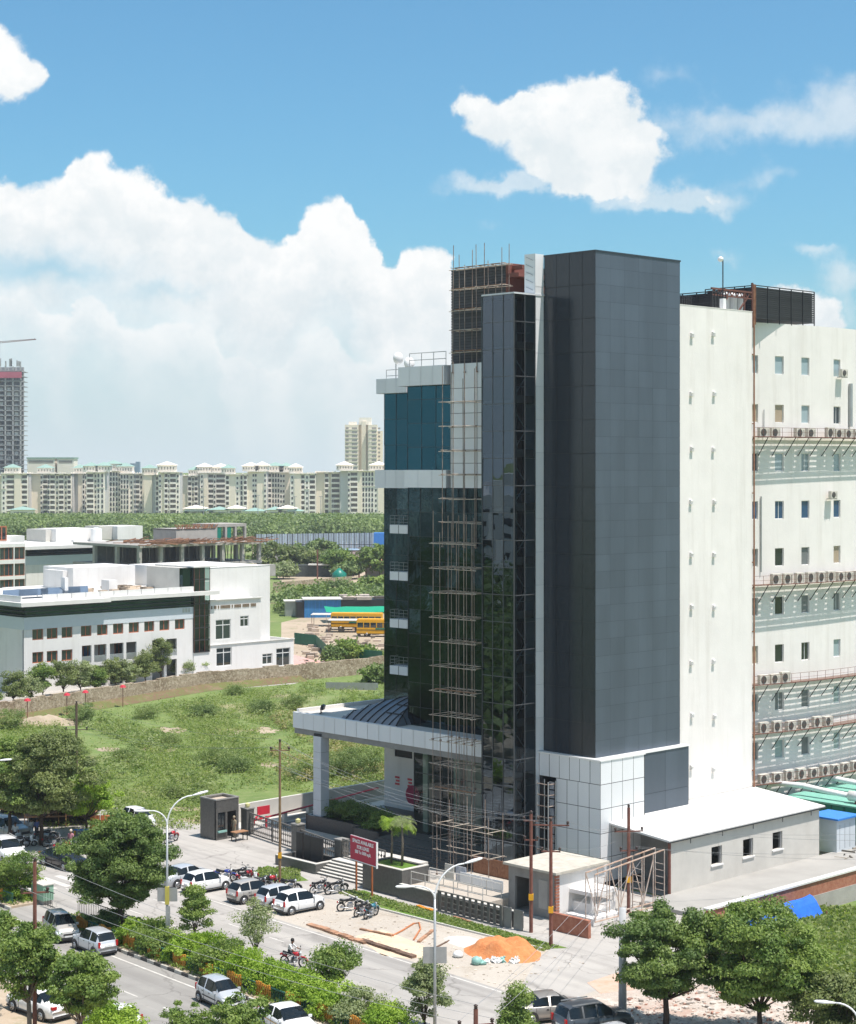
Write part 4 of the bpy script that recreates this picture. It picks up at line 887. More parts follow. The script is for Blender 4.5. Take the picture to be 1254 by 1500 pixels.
# compound wall on the right, tarps
t = bt('boundary_wall', 'cement and red brick boundary wall with white coping at right', 'wall', -6.4, -14.6)
k = MB(); k.box(0, 60, 0, .3, 0, 1.15); k.build('cement_face', conc, t); k = MB(); k.box(-.2, 60, .04, .34, 1.15, 2.1); k.build('brick_course', brick, t); MB().box(-.2, 60, -.06, .42, 2.1, 2.22).build('coping', whitef, t)
o = one(MB().box(0, 60, 0, 9, 0, .3), 'wall_footing', mat('yard_cement', (.33,.32,.295), .9, var=.12, scale=.3), 'pale cement yard between the annex and the boundary wall', 'x', -2, -14.2); o['kind'] = 'structure'; del o['category']
def tarpm(a, b, w, d, h, lab, rot=0):
    k = MB(); n = 10
    for i in range(n):
        for j in range(n):
            def P(u, v): 
                r = .12*math.sin(u*9+v*5)+.08*math.sin(v*14+u*3); return (u*w, v*d, h*(1-abs(2*v-1)**1.4*.8)+r*.8-.35*math.sin(math.pi*u))
            k.quad(P(i/n, j/n), P((i+1)/n, j/n), P((i+1)/n, (j+1)/n), P(i/n, (j+1)/n))
    tt = bt('tarpaulin_shelter', lab, 'tarpaulin', a, b, 0, rot, 'blue tarpaulins by the boundary wall'); k.build('blue_sheet', tarp, tt, True)
    kk = MB()
    for x in (0, w):
        for y in (0, d): kk.tube((x, y, 0), (x, y, h*.5), .05)
    kk.build('pole', wood, tt)
tarpm(-4.6, -16.4, 2.6, 1.9, 2.1, 'blue tarpaulin shelter mostly behind the tree crowns'); tarpm(-3.6, -17.2, 6.2, 2.6, 2.0, 'crumpled blue tarpaulin tent against the cracked cement wall')
o = one(MB().box(0, 12, 0, 13, 0, .012), 'hut_yard', pave, 'cement ground around the site hut and white counter', 'x', -10.8, -12.5); o['kind'] = 'structure'; del o['category']
# generators and cabin
def genset(a, b, ln, lab):
    t = bt('generator', lab, 'generator', a, b, 0, 0, 'green generator housings'); MB().box(0, 3, 0, ln, .3, 2.95).build('housing', green_p, t); MB().box(-.05, 3.05, -.05, ln+.05, 2.95, 3.08).build('roof', green_l, t)
    k = MB(); 
    for i in range(int(ln/1.2)): k.box(-.03, 0, .2+i*1.2, .25+i*1.2, .4, 2.9)
    k.build('seam', black, t); MB().box(.2, 2.8, .2, ln-.2, 0, .3).build('skid', black, t)
    MB().lathe([(.1,-.1),(.42,0),(.42,3.0),(.1,3.1)], 16, 'y', (1.2, ln-8.5, 3.65)).build('silencer', whitep, t, True)
    MB().path([(1.2, ln-5.4, 3.65), (1.2, ln-3, 3.75), (1.2, ln-1, 3.9), (-.6, ln+1.2, 4.1)], .22, 10).build('exhaust_pipe', whitep, t, True)
    k = MB(); k.box(1.0, 1.4, ln-8, ln-7.8, 3.08, 3.3).box(1.0, 1.4, ln-6.3, ln-6.1, 3.08, 3.3); k.build('bracket', rustp, t)
genset(26.0, -9.5, 12, 'green generator housing nearer the blue-roofed cabin'); genset(31.5, -10, 15, 'green generator housing behind the first one')
t = bt('exhaust_duct', 'long white duct crossing above the green generators', 'pipe', 22, 4.0); MB().path([(0,0,3.6),(5,.2,3.9),(12,.6,4.2),(20,1,4.4)], .32, 12).build('duct', whitep, t, True); MB().path([(9,.5,4.3),(20,1.2,4.9),(30,1,5.4)], .2, 8).build('red_pipe', mat('pipe_red', (.35,.10,.06), .6), t)
k = MB(); 
for x in (3, 9, 15): k.box(x, x+.2, 0.2, .4, 0, 3.7)
k.build('stand', rustp, t)
t = bt('control_cabin', 'small white cabin with bright blue roof beside the annex', 'cabin', 21.4, -5.6); MB().box(0, 2.6, 0, 2.4, .2, 2.75).build('wall', grey_blue, t); MB().prism([(-.2,-.25),(2.9,-.25),(2.9,2.7),(-.2,2.7)], 2.78, 2.92).build('roof', bluep, t); MB().box(.1,2.5,.1,2.3,0,.2).build('base', conc, t)
k = MB()
for q in range(3): k.box(.4+q*.7, .42+q*.7, -.02, 0, .5, 2.4)
k.build('seam', alu, t)
k = MB()
for i in range(60):
    a, b = rnd.uniform(0, 9), rnd.uniform(-2.5, 1.5); w = rnd.uniform(.1, .6); an = rnd.uniform(0, 3); k.tube((a, b, rnd.uniform(.05,.5)), (a+math.cos(an)*w*3, b+math.sin(an)*w*3, rnd.uniform(.05,.6)), rnd.uniform(.03,.1), n=4, c=rnd.random())
o = one(k, 'scrap_pile', mat('scrap_mix', (.25,.22,.18), .8, tone=.9), 'jumbled scrap wood and pipes below the white cabin', 'x', 20, -8); o['kind'] = 'stuff'; o['category'] = 'scrap'
# ------------------------------------------------------------------ scaffolding
def scaffold(lab, a0, a1, bs, z0, z1, lift, rng, brd=.0, drop=.12, skip=.1):
    t = T('scaffold', lab, 'scaffolding', Wd((a0+a1)/2, sum(bs)/len(bs), z0), ANG); ca_, cb_ = (a0+a1)/2, sum(bs)/len(bs)
    for i, b in enumerate(bs):
        for a in (a0, a1):
            j1 = rng.uniform(-.08, .08); top = z1-z0+rng.uniform(-.2, 1.6)
            k = MB(); k.tube((a-ca_, b-cb_, 0), (a-ca_+j1, b-cb_+rng.uniform(-.08,.08), top), .030, n=5)
            for q in range(int((z1-z0)/lift)): k.box(a-ca_-.065, a-ca_+.065, b-cb_-.065, b-cb_+.065, q*lift-.04, q*lift+.07)
            k.build('upright', pipe, t)
    z = lift
    while z0+z < z1+.1:
        k = MB()
        for a in (a0, a1):
            k.tube((a-ca_, bs[0]-cb_-.4, z+rng.uniform(-.1,.1)), (a-ca_, bs[-1]-cb_+.4, z+rng.uniform(-.1,.1)), .028, n=5)
        for b in bs:
            if rng.random() > drop: k.tube((a0-ca_-.2, b-cb_, z+.05), (a1-ca_+.2, b-cb_, z+.05), .028, n=5)
        if rng.random() < .5: k.tube((a0-ca_, bs[0]-cb_, z+.1), (a1-ca_, bs[min(2, len(bs)-1)]-cb_, z+.1), .035, n=5)
        k.build('ledger', pipel, t)
        if rng.random() < brd:
            MB().box(a0-ca_+.2, a0-ca_+.5, bs[0]-cb_, bs[-1]-cb_, z+.08, z+.12).build('plank', wood, t)
        z += lift
    return t
rg = random.Random(3)
def sp(b0, b1, n): return [b0+(b1-b0)*i/(n-1) for i in range(n)]
scaffold('tall rusty pipe scaffold standing before the dark glass wall', -3.3, -1.3, sp(9.6, bfor(634, -3.3), 6), .3, zat(775, -2, 16), 1.85, rg, .2)
scaffold('pipe scaffold against the white panel strip', -.6, .5, sp(wb0+.6, bfor(648, -.6), 6), zat(800, 0, 16), zat(560, 0, 16), 1.85, rg)
scaffold('pipe scaffold rising over the dark louvred plant tower', .9, 1.7, sp(bfor(735, .9), bfor(663, .9), 5), zat(545, .9, 14), lz1+.2, 1.62, rg, .8)
scaffold('low pipe scaffold on the terrace below the stair glass', -6.0, -4.6, sp(bfor(716, -6.0), bfor(640, -6.0), 4), .3, 4.5, 1.85, rg, .2)
k = MB()
t = bt('trestle_platform', 'narrow pipe tower beside the white panelled base', 'scaffolding', -.9, 4.2)
for x in (0, .8):
    for y in (0, 1.1): MB().tube((x, y, 0), (x, y, 7.2), .05, n=5).build('upright', steel_g, t)
k = MB()
for q in range(9): k.tube((0,0,.6+q*.8), (0,1.1,.6+q*.8), .04, n=5); k.tube((0,0,.6+q*.8), (.8,0,.6+q*.8), .04, n=5)
k.build('rung', pipe, t)
# ------------------------------------------------------------------ lease sign
pA, pB = G(522, 1306), G(545, 1314); d = pB-pA; t = T('lease_sign', 'red board offering space for lease on two orange posts', 'sign', pA, math.atan2(d.y, d.x)); w = d.length
for x in (0, w): MB().box(x-.06, x+.06, -.05, .05, 0, 3.6).build('post', mat('post_orange', (.34,.10,.03), .7, var=.2), t)
MB().box(-.65, w+.65, -.09, -.05, 2.25, 3.9).build('board', mat('sign_red', (.42,.015,.05), .5, var=.05), t)
MB().box(-.68, w+.68, -.045, .0, 3.87, 3.94).box(w+.65, w+.71, -.1, .03, 2.1, 3.94).box(-.68,w+.68,-.11,-.03,2.2,2.26).build('frame', whitep, t)
for y, s_, tx in ((3.50, .36, 'SPACE AVAILABLE'), (3.12, .34, 'FOR LEASE'), (2.78, .32, '500 To 5000 sq.ft.')): text(tx, s_, whitep, t, (w/2, -.1, y), (math.pi/2, 0, 0), sx=(w+1.1)/len(tx)/(s_*.62) if len(tx) > 12 else .95)
# ------------------------------------------------------------------ white college
cb = L(430, 978)[1]
def AF(px): return afor(px, cb)
def ZF(py, px): return zat(py, afor(px, cb), cb)
a0 = AF(35)
CL = T('college_building', 'white three-storey college with dark glass band and orange-framed windows', 'college building', Wd(a0, cb), ANG)
la_ = lambda px: AF(px)-a0
zc1, zc0 = ZF(882, 35), ZF(888, 35); zb0 = ZF(905, 35); zs0 = ZF(923, 35)
aE = la_(283); dep = 26
orf = mat('window_frame_orange', (.36,.11,.05), .6)
ops = []; wl = []
for px in (55.5, 76.6, 98.3, 126.3, 150, 173.2, 196.2, 218.7, 240.9, 263.4):
    a = la_(px); z = ZF(929, 55.5); ops.append((a-.85, a+.85, z-.78, z+.72)); wl.append((a, z-.78))
for px in (55.5, 76.6, 98.3):
    a = la_(px); z = ZF(963, 55.5); ops.append((a-.85, a+.85, z-.78, z+.72)); wl.append((a, z-.78))
lz1, lz0 = ZF(946, 121), ZF(972, 121)
logg = []
for p0, p1 in ((120, 134), (138, 156), (161, 181), (185, 200), (223, 240), (244, 259)):
    a_, b__ = la_(p0), la_(p1); logg.append((a_, b__))
    ops.append((a_, b__, lz0, lz1)); ops.append((a_, b__, .1, lz0-.5))
k = MB(); wall_open(k, lambda s, z, o: (s, o, z), 0, aE, 0, zs0, ops, .35); k.box(0, .35, .36, dep, 0, zs0); k.box(.35, aE, 3.2, 3.4, 0, zs0); k.build('white_wall', white2, CL)
for (a, z) in wl: window(CL, (a, .2, z), 0, 1.7, 1.5, orf, gl_win, 1, fw=.13)
for i, (p, q) in enumerate(logg):
    window(CL, ((p+q)/2, 3.1, lz0+.2), 0, (q-p)*.8, 1.9, orf, (gl_win, gl_blue, gl_pale)[i % 3], 1, fw=.12)
    MB().box(p, q, .05, .12, lz0, lz0+.95).build('balcony_panel', alu, CL); MB().box(p, q, .36, 3.1, lz0-.25, lz0-.003).build('balcony_floor', concl, CL)
MB().box(-.03, aE+.02, -.06, dep, zs0, zb0).build('pale_blue_strip', grey_blue, CL)
k = MB(); k.box(.3, aE+.3, .1, dep-.4, zb0, zc0); k.build('glass_band', gl_dark, CL)
k = MB()
for q in range(3): z = zb0+(zc0-zb0)*(q+.4)/3; k.box(-.05, aE*.39, -.15, .08, z, z+.1); k.box(aE*.39, aE+.3, -.35, .08, z+.05, z+.14)
for q in range(3): z = zb0+(zc0-zb0)*(q+.4)/3; k.box(-.15, .1, .1, dep, z, z+.1)
k.build('band_fin', mullion, CL)
k = MB(); k.box(-1.3, aE*.46, -1.5, dep+1, zc0, zc1); k.box(aE*.46, aE+4, -1.0, dep+1, zc0+.1, zc1+.1); k.build('roof_slab', whitef, CL)
k = MB()
for i in range(11): x = aE*.1+i*aE*.082; k.box(x, x+aE*.078, -.2, 0, zc1+.1, zc1+.85)
k.box(-.6, -.4, -.2, dep, zc1, zc1+.8); k.build('roof_parapet', white2, CL)
sg = MB()
for i in range(3): sg.box(aE*.93+i*.5, aE*.93+i*.5+.35, -.09, -.06, zs0+.9, zs0+1.5)
sg.build('grey_lettering', alu, CL)
def rbx(px0, px1, y0, y1, off, d, zb, nm='roof_hut', m=white2, par=None, oa=None):
    bb = cb+off; A_, B_ = afor(px0, bb), afor(px1, bb); z1 = zat(y0, A_, bb)
    return MB().box(A_-a0, B_-a0, off, off+d, zb, z1).build(nm, m, CL)
rbx(107, 198, 832, 0, 16, 8, zc1); rbx(92, 107, 836, 0, 17.5, 5, zc1); rbx(95, 100, 846, 0, 6, 1, zc1, 'roof_pillar'); rbx(160, 172, 850, 0, 8, 2, zc1, 'roof_hut')
rbx(208, 285, 833, 0, 17, 5, zc1, 'roof_wall', concl); rbx(205, 224, 835, 0, 19, 3, zc1, 'roof_wall')
for i, px in enumerate((-8, 16, 48, 80)):
    A_ = afor(px, cb+7); pv = T('solar_panel', ('', 'leftmost solar panel cut by the photo edge' if 0 else 'solar panel row at the far left of the college roof', 'widest solar panel row on the college roof', 'solar panel row nearest the roof hut')[i] or 'solar panel row beyond the photo edge', 'solar panel', Wd(A_, cb+5, zc1+.2), ANG, 'solar panels on the college roof')
    k = MB(); w = (5.5, 4.6, 6.4, 4.2)[i]; k.add([(0,0,.2),(w,0,.2),(w+1.5,2.4,.9),(1.5,2.4,.9),(0,0,.26),(w,0,.26),(w+1.5,2.4,.96),(1.5,2.4,.96)], [(0,3,2,1),(4,5,6,7),(0,1,5,4),(1,2,6,5),(2,3,7,6),(3,0,4,7)]); k.build('cell_sheet', mat('solar_blue', (.13,.17,.22), .15, spec=1, var=.1), pv)
    k = MB()
    for x in (.4, w): k.tube((x, .1, 0), (x, .1, .3), .05); k.tube((x+1.2, 2.3, 0), (x+1.2, 2.3, .85), .05)
    k.build('stand', alu, pv)
k = MB()
for i in range(120):
    x, y = rnd.uniform(aE*.35, aE), rnd.uniform(5, 15); s = rnd.uniform(.15, .8); k.box(x, x+s*1.5, y, y+s, zc1+.05, zc1+.1+s*.5, rnd.random())
k.build('roof_clutter', mat('roof_clutter', (.38,.30,.22), .9, tone=.8), CL).__setitem__('kind', 'stuff')
# glazed stair and white block
s0, s1 = la_(283), la_(306); zt_ = ZF(831, 294)
MB().box(s0+.05, s1, 1.0, 8, 2, zt_-.1).build('stair_core', mat('stair_dark', (.05,.085,.085), .6, var=.3, scale=.5), CL)
k = MB(); zb_ = ZF(955, 294); panels(k, lambda s, z, o: (s, -.2-o, z), s0, s1, zb_, zt_, 1.45, 1.9, .03, .01); k.build('stair_glazing', clearglass('stair_glass', (.35,.50,.46), 1.6), CL)
k = MB(); 
for q in range(4): x = s0+(s1-s0)*q/3; k.box(x-.03, x+.03, -.26, -.2, zb_, zt_)
k.build('stair_mullion', mat('mullion_orange', (.16,.06,.04), .6), CL); k = MB()
for q in range(8): z = zb_+(zt_-zb_)*q/7; k.box(s0, s1, -.26, .8, z-.06, z+.06)
k.build('stair_landing', mullion, CL); MB().box(s0-.3, s1+1.2, -.5, 9, zt_, zt_+.2).build('stair_roof', whitef, CL)
MB().box(s0, s1+.5, -.1, .95, 0, zb_).build('white_wall', white2, CL)
sw = la_(228)
MB().box(s0-1.7, s0-.02, .2, .95, zc1, zt_-.02).build('glass_return', gl_dark, CL); MB().box(s0-1.7, s0+.02, 1.0, 9, zc1, zt_-.02).build('side_wall', concl, CL)
e1, e2, e3 = la_(414), la_(382), la_(430)
zt1, zt2, zt3 = ZF(834, 310), ZF(878, 340), ZF(938, 400)
MB().box(s1, e1, 3.0, 20, 0, zt1).build('white_block', white2, CL); MB().box(s1, e1, 2.95, 3.3, zt1, zt1+.05).build('parapet', whitef, CL)
k = MB(); o2 = []
w1 = la_(327), ZF(922, 327), 2.8, 2.9; w2 = la_(358), ZF(910, 358), 1.6, 1.6
for a, z, w, h_ in (w1, w2, (la_(328), ZF(962, 328), 2.8, 2.7), (la_(393)-.2, ZF(965, 393), 1.9, 1.6), (la_(417)-.3, ZF(962, 417), 2.7, 2.7)): o2.append((a-w/2, a+w/2, z-h_/2, z+h_/2))
wall_open(k, lambda s, z, o: (s, o, z), s1, e2, zt3, zt2, o2[:2], .25); k.box(s1, e2, .26, 2.95, zt3, zt2-.002); k.build('white_block_front', white2, CL)
k = MB(); wall_open(k, lambda s, z, o: (s, -.05+o, z), s1, e3, 0, zt3, o2[2:], .25); k.box(s1, e3, .28, 14, 0, zt3-.9); k.box(e3-.3, e3, .25, 14, 0, zt3); k.build('white_base', white2, CL)
MB().box(s1, e2+.3, -.25, .0, zt2, zt2+.15).box(s1, e3+.1, -.2, .05, zt3, zt3+.1).build('cornice', whitef, CL)
for a, b, c_, d_ in o2: window(CL, ((a+b)/2, .12, c_), 0, b-a, d_-c_, fr, gl_win, 1, 1, fw=.12)
zl = ZF(881, 335); k = MB(); x = s1+.4
for n_ in (1, 2, 1, 7, 1, 5, 5, 4):
    for q in range(n_): k.box(x, x+.19, -.08, -.0, zl-.95, zl-.5); x += .26
    x += .22
k.build('brown_lettering', mat('letter_brown', (.20,.15,.10), .6), CL)
k = MB(); k.box(e3+.5, e3+9, 0, 6, 0, .06); k.add([(e3+.5,6,.06),(e3+9,6,.06),(e3+9,26,2),(e3+.5,26,2)], [(0,1,2,3)]); k.build('pink_ramp', mat('pink_paving', (.52,.33,.29), .9, var=.12), CL)
# low yellow pipe gate in front
t = T('yellow_barrier', 'yellow painted pipe barrier before the white college', 'barrier', Wd(AF(345), cb-4.5), ANG); k = MB(); k.tube((0,0,.9), (12,0,.9), .16); k.tube((.4,0,0), (.4,0,.9), .3, n=4); k.tube((11,0,0), (11,0,.9), .12); k.build('pipe', yellow, t)
# rear college wing
def farbox(px0, px1, y0, ybot, b, d, name, lab, m, cat='building', zb=0):
    A_, B_ = afor(px0, b), afor(px1, b); z1 = zat(y0, A_, b)
    t = T(name, lab, cat, Wd(A_, b, 0), ANG); MB().box(0, B_-A_, 0, d, zb, z1).build('wall', m, t); return t, A_, B_, z1
b2 = cb+125; A_ = afor(-30, b2); B_ = afor(206, b2); zr2, zr1, zr0 = zat(798, A_, b2), zat(805, afor(38, b2), b2), zat(815, afor(38, b2), b2); zst = zat(828, afor(38, b2), b2)
RC = T('rear_college_wing', 'second white college wing with dark band behind the first roof', 'college building', Wd(afor(38, b2), b2), ANG); w = B_-afor(38, b2)
ops = []; 
for px in (72, 86, 102, 118, 134, 150, 165, 179): a = afor(px, b2)-afor(38, b2); ops.append((a-1.1, a+1.1, zst-3.2, zst-1.3))
k = MB(); wall_open(k, lambda s, z, o: (s, o, z), 0, w, 0, zst, ops, .4); k.box(0, .4, .42, 25, 0, zst); k.build('white_wall', white2, RC)
for a, b, c_, d_ in ops: window(RC, ((a+b)/2, .25, c_), 0, b-a, d_-c_, orf, gl_win, 1, fw=.14)
MB().box(-.02, w, -.05, 25, zst, zr0).build('pale_blue_strip', grey_blue, RC); MB().box(.4, w, .2, 24, zr0, zr1).build('glass_band', gl_dark, RC); MB().box(-1.5, w+.5, -1.8, 27, zr1, zr1+.7).build('roof_slab', whitef, RC)
k = MB()
for q in range(3): z = zr0+(zr1-zr0)*(q+.3)/3; k.box(-.1, w, -.1, .15, z, z+.15)
k.build('band_fin', mullion, RC)
def rb2(px0, px1, y0, off, d, m=white2, nm='roof_hut'):
    bb = b2+off; A2, B2 = afor(px0, bb)-afor(38, b2), afor(px1, bb)-afor(38, b2); MB().box(A2, B2, off, off+d, zr1+.7, zat(y0, afor(px0, bb), bb)).build(nm, m, RC)
rb2(82, 136, 775, 14, 8); rb2(67, 82, 776, 16, 8, concl); rb2(146, 167, 771, 18, 6, concl); rb2(172, 209, 771, 16, 8); rb2(167, 173, 771, 19, 4); rb2(108, 112, 791, 10, 1)
k = MB(); A2 = afor(141, b2+12)-afor(38, b2); k.lathe([(1.3,0),(1.3,2.8),(.4,3.1)], 14, 'z', (A2, 12, zr1+.7)); k.build('water_tank', whitep, RC)
LW = T('college_side_wing', 'narrow white wing with dark windows at the left photo edge', 'college building', Wd(afor(-25, b2-12), b2-12), ANG); w = afor(37, b2-12)-afor(-25, b2-12); o3 = []
for z_ in (811, 835, 858):
    for px in (-12, 8, 29): a = afor(px, b2-12)-afor(-25, b2-12); z = zat(z_, afor(20, b2-12), b2-12); o3.append((a-(1.2 if px == 29 else 2.2), a+(1.2 if px == 29 else 1.9), z-1.2, z+1.3))
k = MB(); zt3_ = zat(797, afor(0, b2-12), b2-12); wall_open(k, lambda s, z, o: (s, o, z), 0, w, 0, zt3_, o3, .4); k.box(0, w, .42, 20, zt3_-.3, zt3_); k.box(w-.4, w, .42, 20, 0, zt3_-.3); k.build('white_wall', white2, LW)
for a, b, c_, d_ in o3: window(LW, ((a+b)/2, .25, c_), 0, b-a, d_-c_, orf, gl_win, 3 if b-a > 3 else 1, fw=.12)
a = afor(-25, b2-12); MB().box(0, afor(9, b2-6)-a, 6, 14, zt3_, zat(777, a, b2-6)).build('roof_hut', white2, LW); window(LW, (afor(2, b2-6)-a, 5.95, zt3_+.4), 0, 2.4, 3.0, orf, gl_win, 1, fw=.25)
MB().box(afor(9, b2-6)-a, afor(36, b2-6)-a, 6, 10, zt3_, zat(787, a, b2-6)).build('roof_hut', white2, LW)
# unfinished concrete building
b3 = cb+88; A3 = afor(205, b3); uw = afor(384, b3)-A3
UC = T('unfinished_building', 'unfinished grey concrete frame with rusty roof edge behind the college', 'building', Wd(A3, b3), ANG)
zf = [zat(829, A3, b3), zat(795, A3+20, b3)]
k = MB()
for z in (zf[0], zf[1]): k.box(0, uw, 0, 24, z-.5, z)
for i in range(7):
    for y in (.3, 8, 16): k.box(uw*i/6-.0 if i < 6 else uw-.7, uw*i/6+.7 if i < 6 else uw, y, y+.7, zf[0], zf[1]-.5)
for i in range(7): k.box(uw*i/6 if i < 6 else uw-.7, (uw*i/6+.7) if i < 6 else uw, .3, 1, 0, zf[0]-.5)
k.box(uw-6, uw+2, -2.0, -.02, zf[0]-3.2, zf[0]-.8); k.build('concrete_frame', conc, UC)
MB().box(.8, uw-.8, 17, 17.3, zf[0], zf[1]-.5).build('dark_interior', concd, UC)
k = MB()
for i in range(90): x, y = rnd.uniform(.5, uw-.5), rnd.uniform(1, 15); k.tube((x, y, zf[0]), (x+rnd.uniform(-.3,.3), y, zf[1]-.5), .06, n=4, c=rnd.random())
k.build('prop', mat('prop_steel', (.22,.19,.17), .7, tone=.5), UC)['kind'] = 'stuff'
k = MB()
for i in range(260):
    x, y = rnd.uniform(-1, uw+.5), rnd.uniform(-1.2, 12) if i % 2 else rnd.uniform(-1.5, .5); an = rnd.gauss(0, .5); l_ = rnd.uniform(1, 4); z = zf[1]+rnd.uniform(0, .8); k.tube((x, y, z), (x+math.cos(an)*l_, y+math.sin(an)*l_, z+rnd.uniform(-.3,.5)), .10, n=4, c=rnd.random())
k.build('roof_shuttering', mat('shuttering', (.24,.12,.07), .85, tone=.6), UC)['kind'] = 'stuff'
u0, u1 = afor(258, b3+6)-A3, afor(361, b3+6)-A3; zu = zat(769, A3+25, b3+6); um = u0+(u1-u0)*.55
k = MB(); k.box(u0, um, 6, 6.3, zf[1], zu-.6); k.box(u0, u0+.3, 6.3, 14, zf[1], zu-.6); k.box(um, u1, 6, 14, zu-.4, zu+.2); k.box(u0, um, 6, 14, zu-.9, zu-.6)
for q in range(4): x = um+(u1-um-.5)*q/3; k.box(x, x+.5, 6, 6.6, zf[1], zu-.4); k.box(x, x+.5, 13, 13.6, zf[1], zu-.4)
k.build('rooftop_frame', conc, UC); [MB().box(um+x_, um+x_+1, 6.1, 6.2, zf[1], zu-.5).build('green_net', green_p, UC) for x_ in (.6, 3.2)]
k = MB()
for i in range(60): x = rnd.uniform(u0, um); k.tube((x, 5.9, zu-.6), (x+rnd.uniform(-1, 1), 5.9, zu+.3), .07, n=4)
k.build('rebar', rust, UC)['kind'] = 'stuff'
# ------------------------------------------------------------------ stone wall, shanty yard, buses
sw0, sw1 = G(-120, 1078), G(300, 1010); k = MB()
pts = [G(-120, 1079), G(0, 1059), G(150, 1035), G(300, 1010), G(440, 997), G(563, 985), G(760, 968)]
for p, q in zip(pts, pts[1:]):
    n_ = max(2, int((q-p).length/1.2)); 
    for i in range(n_):
        a = p.lerp(q, i/n_); b = p.lerp(q, (i+1)/n_); h = 2.35+rnd.uniform(-.12,.12)
        d = (b-a).normalized(); nn = Vector((-d.y, d.x, 0))*.5; k.prism([a, b, b+nn, a+nn], 0, h, rnd.random())
o = tag(k.build('stone_wall', None or (lambda: gmat('rubble_stone', [(.36,.29,.21), (.24,.18,.12,.45,.6,.9), (.50,.42,.32,.5,.58,.8), (.12,.09,.06,.56,.62,.8)], (.3, 2.2, 4.5), bump=1.0))()), 'long rough stone wall between the green field and the college', 'wall')
k = MB()
for p, q in zip(pts[:4], pts[1:5]):
    d = (q-p).normalized(); nn = Vector((d.y, -d.x, 0))
    k.add([p+nn*.0+Vector((0,0,.75)), q+Vector((0,0,.75)), q+nn*1.7+Vector((0,0,.02)), p+nn*1.7+Vector((0,0,.02))], [(0,3,2,1)])
o = k.build('dirt_bank', gmat('bank_dirt', [(.17,.11,.07), (.14,.14,.05,.42,.55,.9), (.22,.15,.10,.5,.6,.8), (.12,.17,.05,.48,.6,.8)], (.1, .5, 3), bump=.6)); o['kind'] = 'structure'
for i, px in enumerate((40, 98, 125, 180, 152, 205, 258, 330, 352, 500, 520)):
    y = 1052-(px-0)*.155+9
    if i < 4: 
        p = G(px, y+3); t = T('red_flag_post', ('red flag post nearest the left photo edge', 'red flag post by the bushy shrub on the stone wall', 'red flag post just right of the shrubs on the wall', 'rightmost of the four red flag posts')[i], 'post', p, .2, 'red-topped posts along the stone wall'); MB().tube((0,0,0), (0,0,2.5), .05).build('post', rustp, t); MB().lathe([(.42,0),(.3,.22),(.02,.34)], 8, 'z', (0,0,2.5)).build('red_cap', redpaint, t)
def lowbox(px0, px1, ybot, h, d, name, lab, m, cat, roof=None, rot=ANG):
    p, q = G(px0, ybot), G(px1, ybot); w = (q.x-p.x)/math.cos(rot) if abs(math.cos(rot)) > .2 else (q-p).length
    t = T(name, lab, cat, p, rot); MB().box(0, w, 0, d, 0, h).build('wall', m, t)
    if roof: MB().box(-.3, w+.3, -.4, d+.3, h, h+.15).build('roof', roof, t)
    return t, w
R0 = .12
t, w = lowbox(446, 499, 905, 3.6, 6, 'site_shed', 'bright blue sheet-metal shed behind the green awning', mat('blue_sheet', (.03,.19,.42), .6, var=.2, scale=.6), 'shed', concl, R0)
k = MB(); 
for i in range(10): k.box(w*i/10, w*i/10+.06, -.05, 0, 0, 3.5)
k.build('rib', bluep, t); MB().box(-1.6, 0, 0, 5, 0, 3.2).build('side_lean_to', black, t)
t, w = lowbox(418, 443, 903, 3.0, 4, 'site_shed', 'small grey site shed squeezed beside the white college block', alu, 'shed', concl, R0)
t, w = lowbox(500, 700, 898, 2.6, 7, 'market_shelter', 'dark low shelter with patched roof behind the buses', black, 'shelter', None, R0)
k = MB()
for i in range(26): x = rnd.uniform(0, w); y = rnd.uniform(-2, 6); s = rnd.uniform(1.5, 4); k.box(x, x+s, y, y+s*.8, 2.6+rnd.uniform(0,.6), 2.68+rnd.uniform(.6,.7), rnd.random())
k.build('patched_roof', mat('patched', (.40,.34,.29), .8, tone=.8), t)
for i in range(12): pass
t = T('green_awning', 'bright green awning stretched over the buses', 'awning', G(478, 913), R0); k = MB(); n = 14
wA = G(700, 915).x-G(466, 915).x
for i in range(n):
    for j in range(4):
        P = lambda u, v: (u*wA, v*7, 2.2+.2*math.sin(u*40)+v*.6-abs(math.sin(u*22))*.3)
        k.quad(P(i/n, j/4), P((i+1)/n, j/4), P((i+1)/n, (j+1)/4), P(i/n, (j+1)/4))
k.build('cloth', mat('awning_green', (.0,.30,.15), .6, var=.12), t); k = MB()
for i in range(9): k.tube((wA*i/8, 0, 0), (wA*i/8, 0, 2.1), .06, n=4)
k.build('pole', steel_g, t)
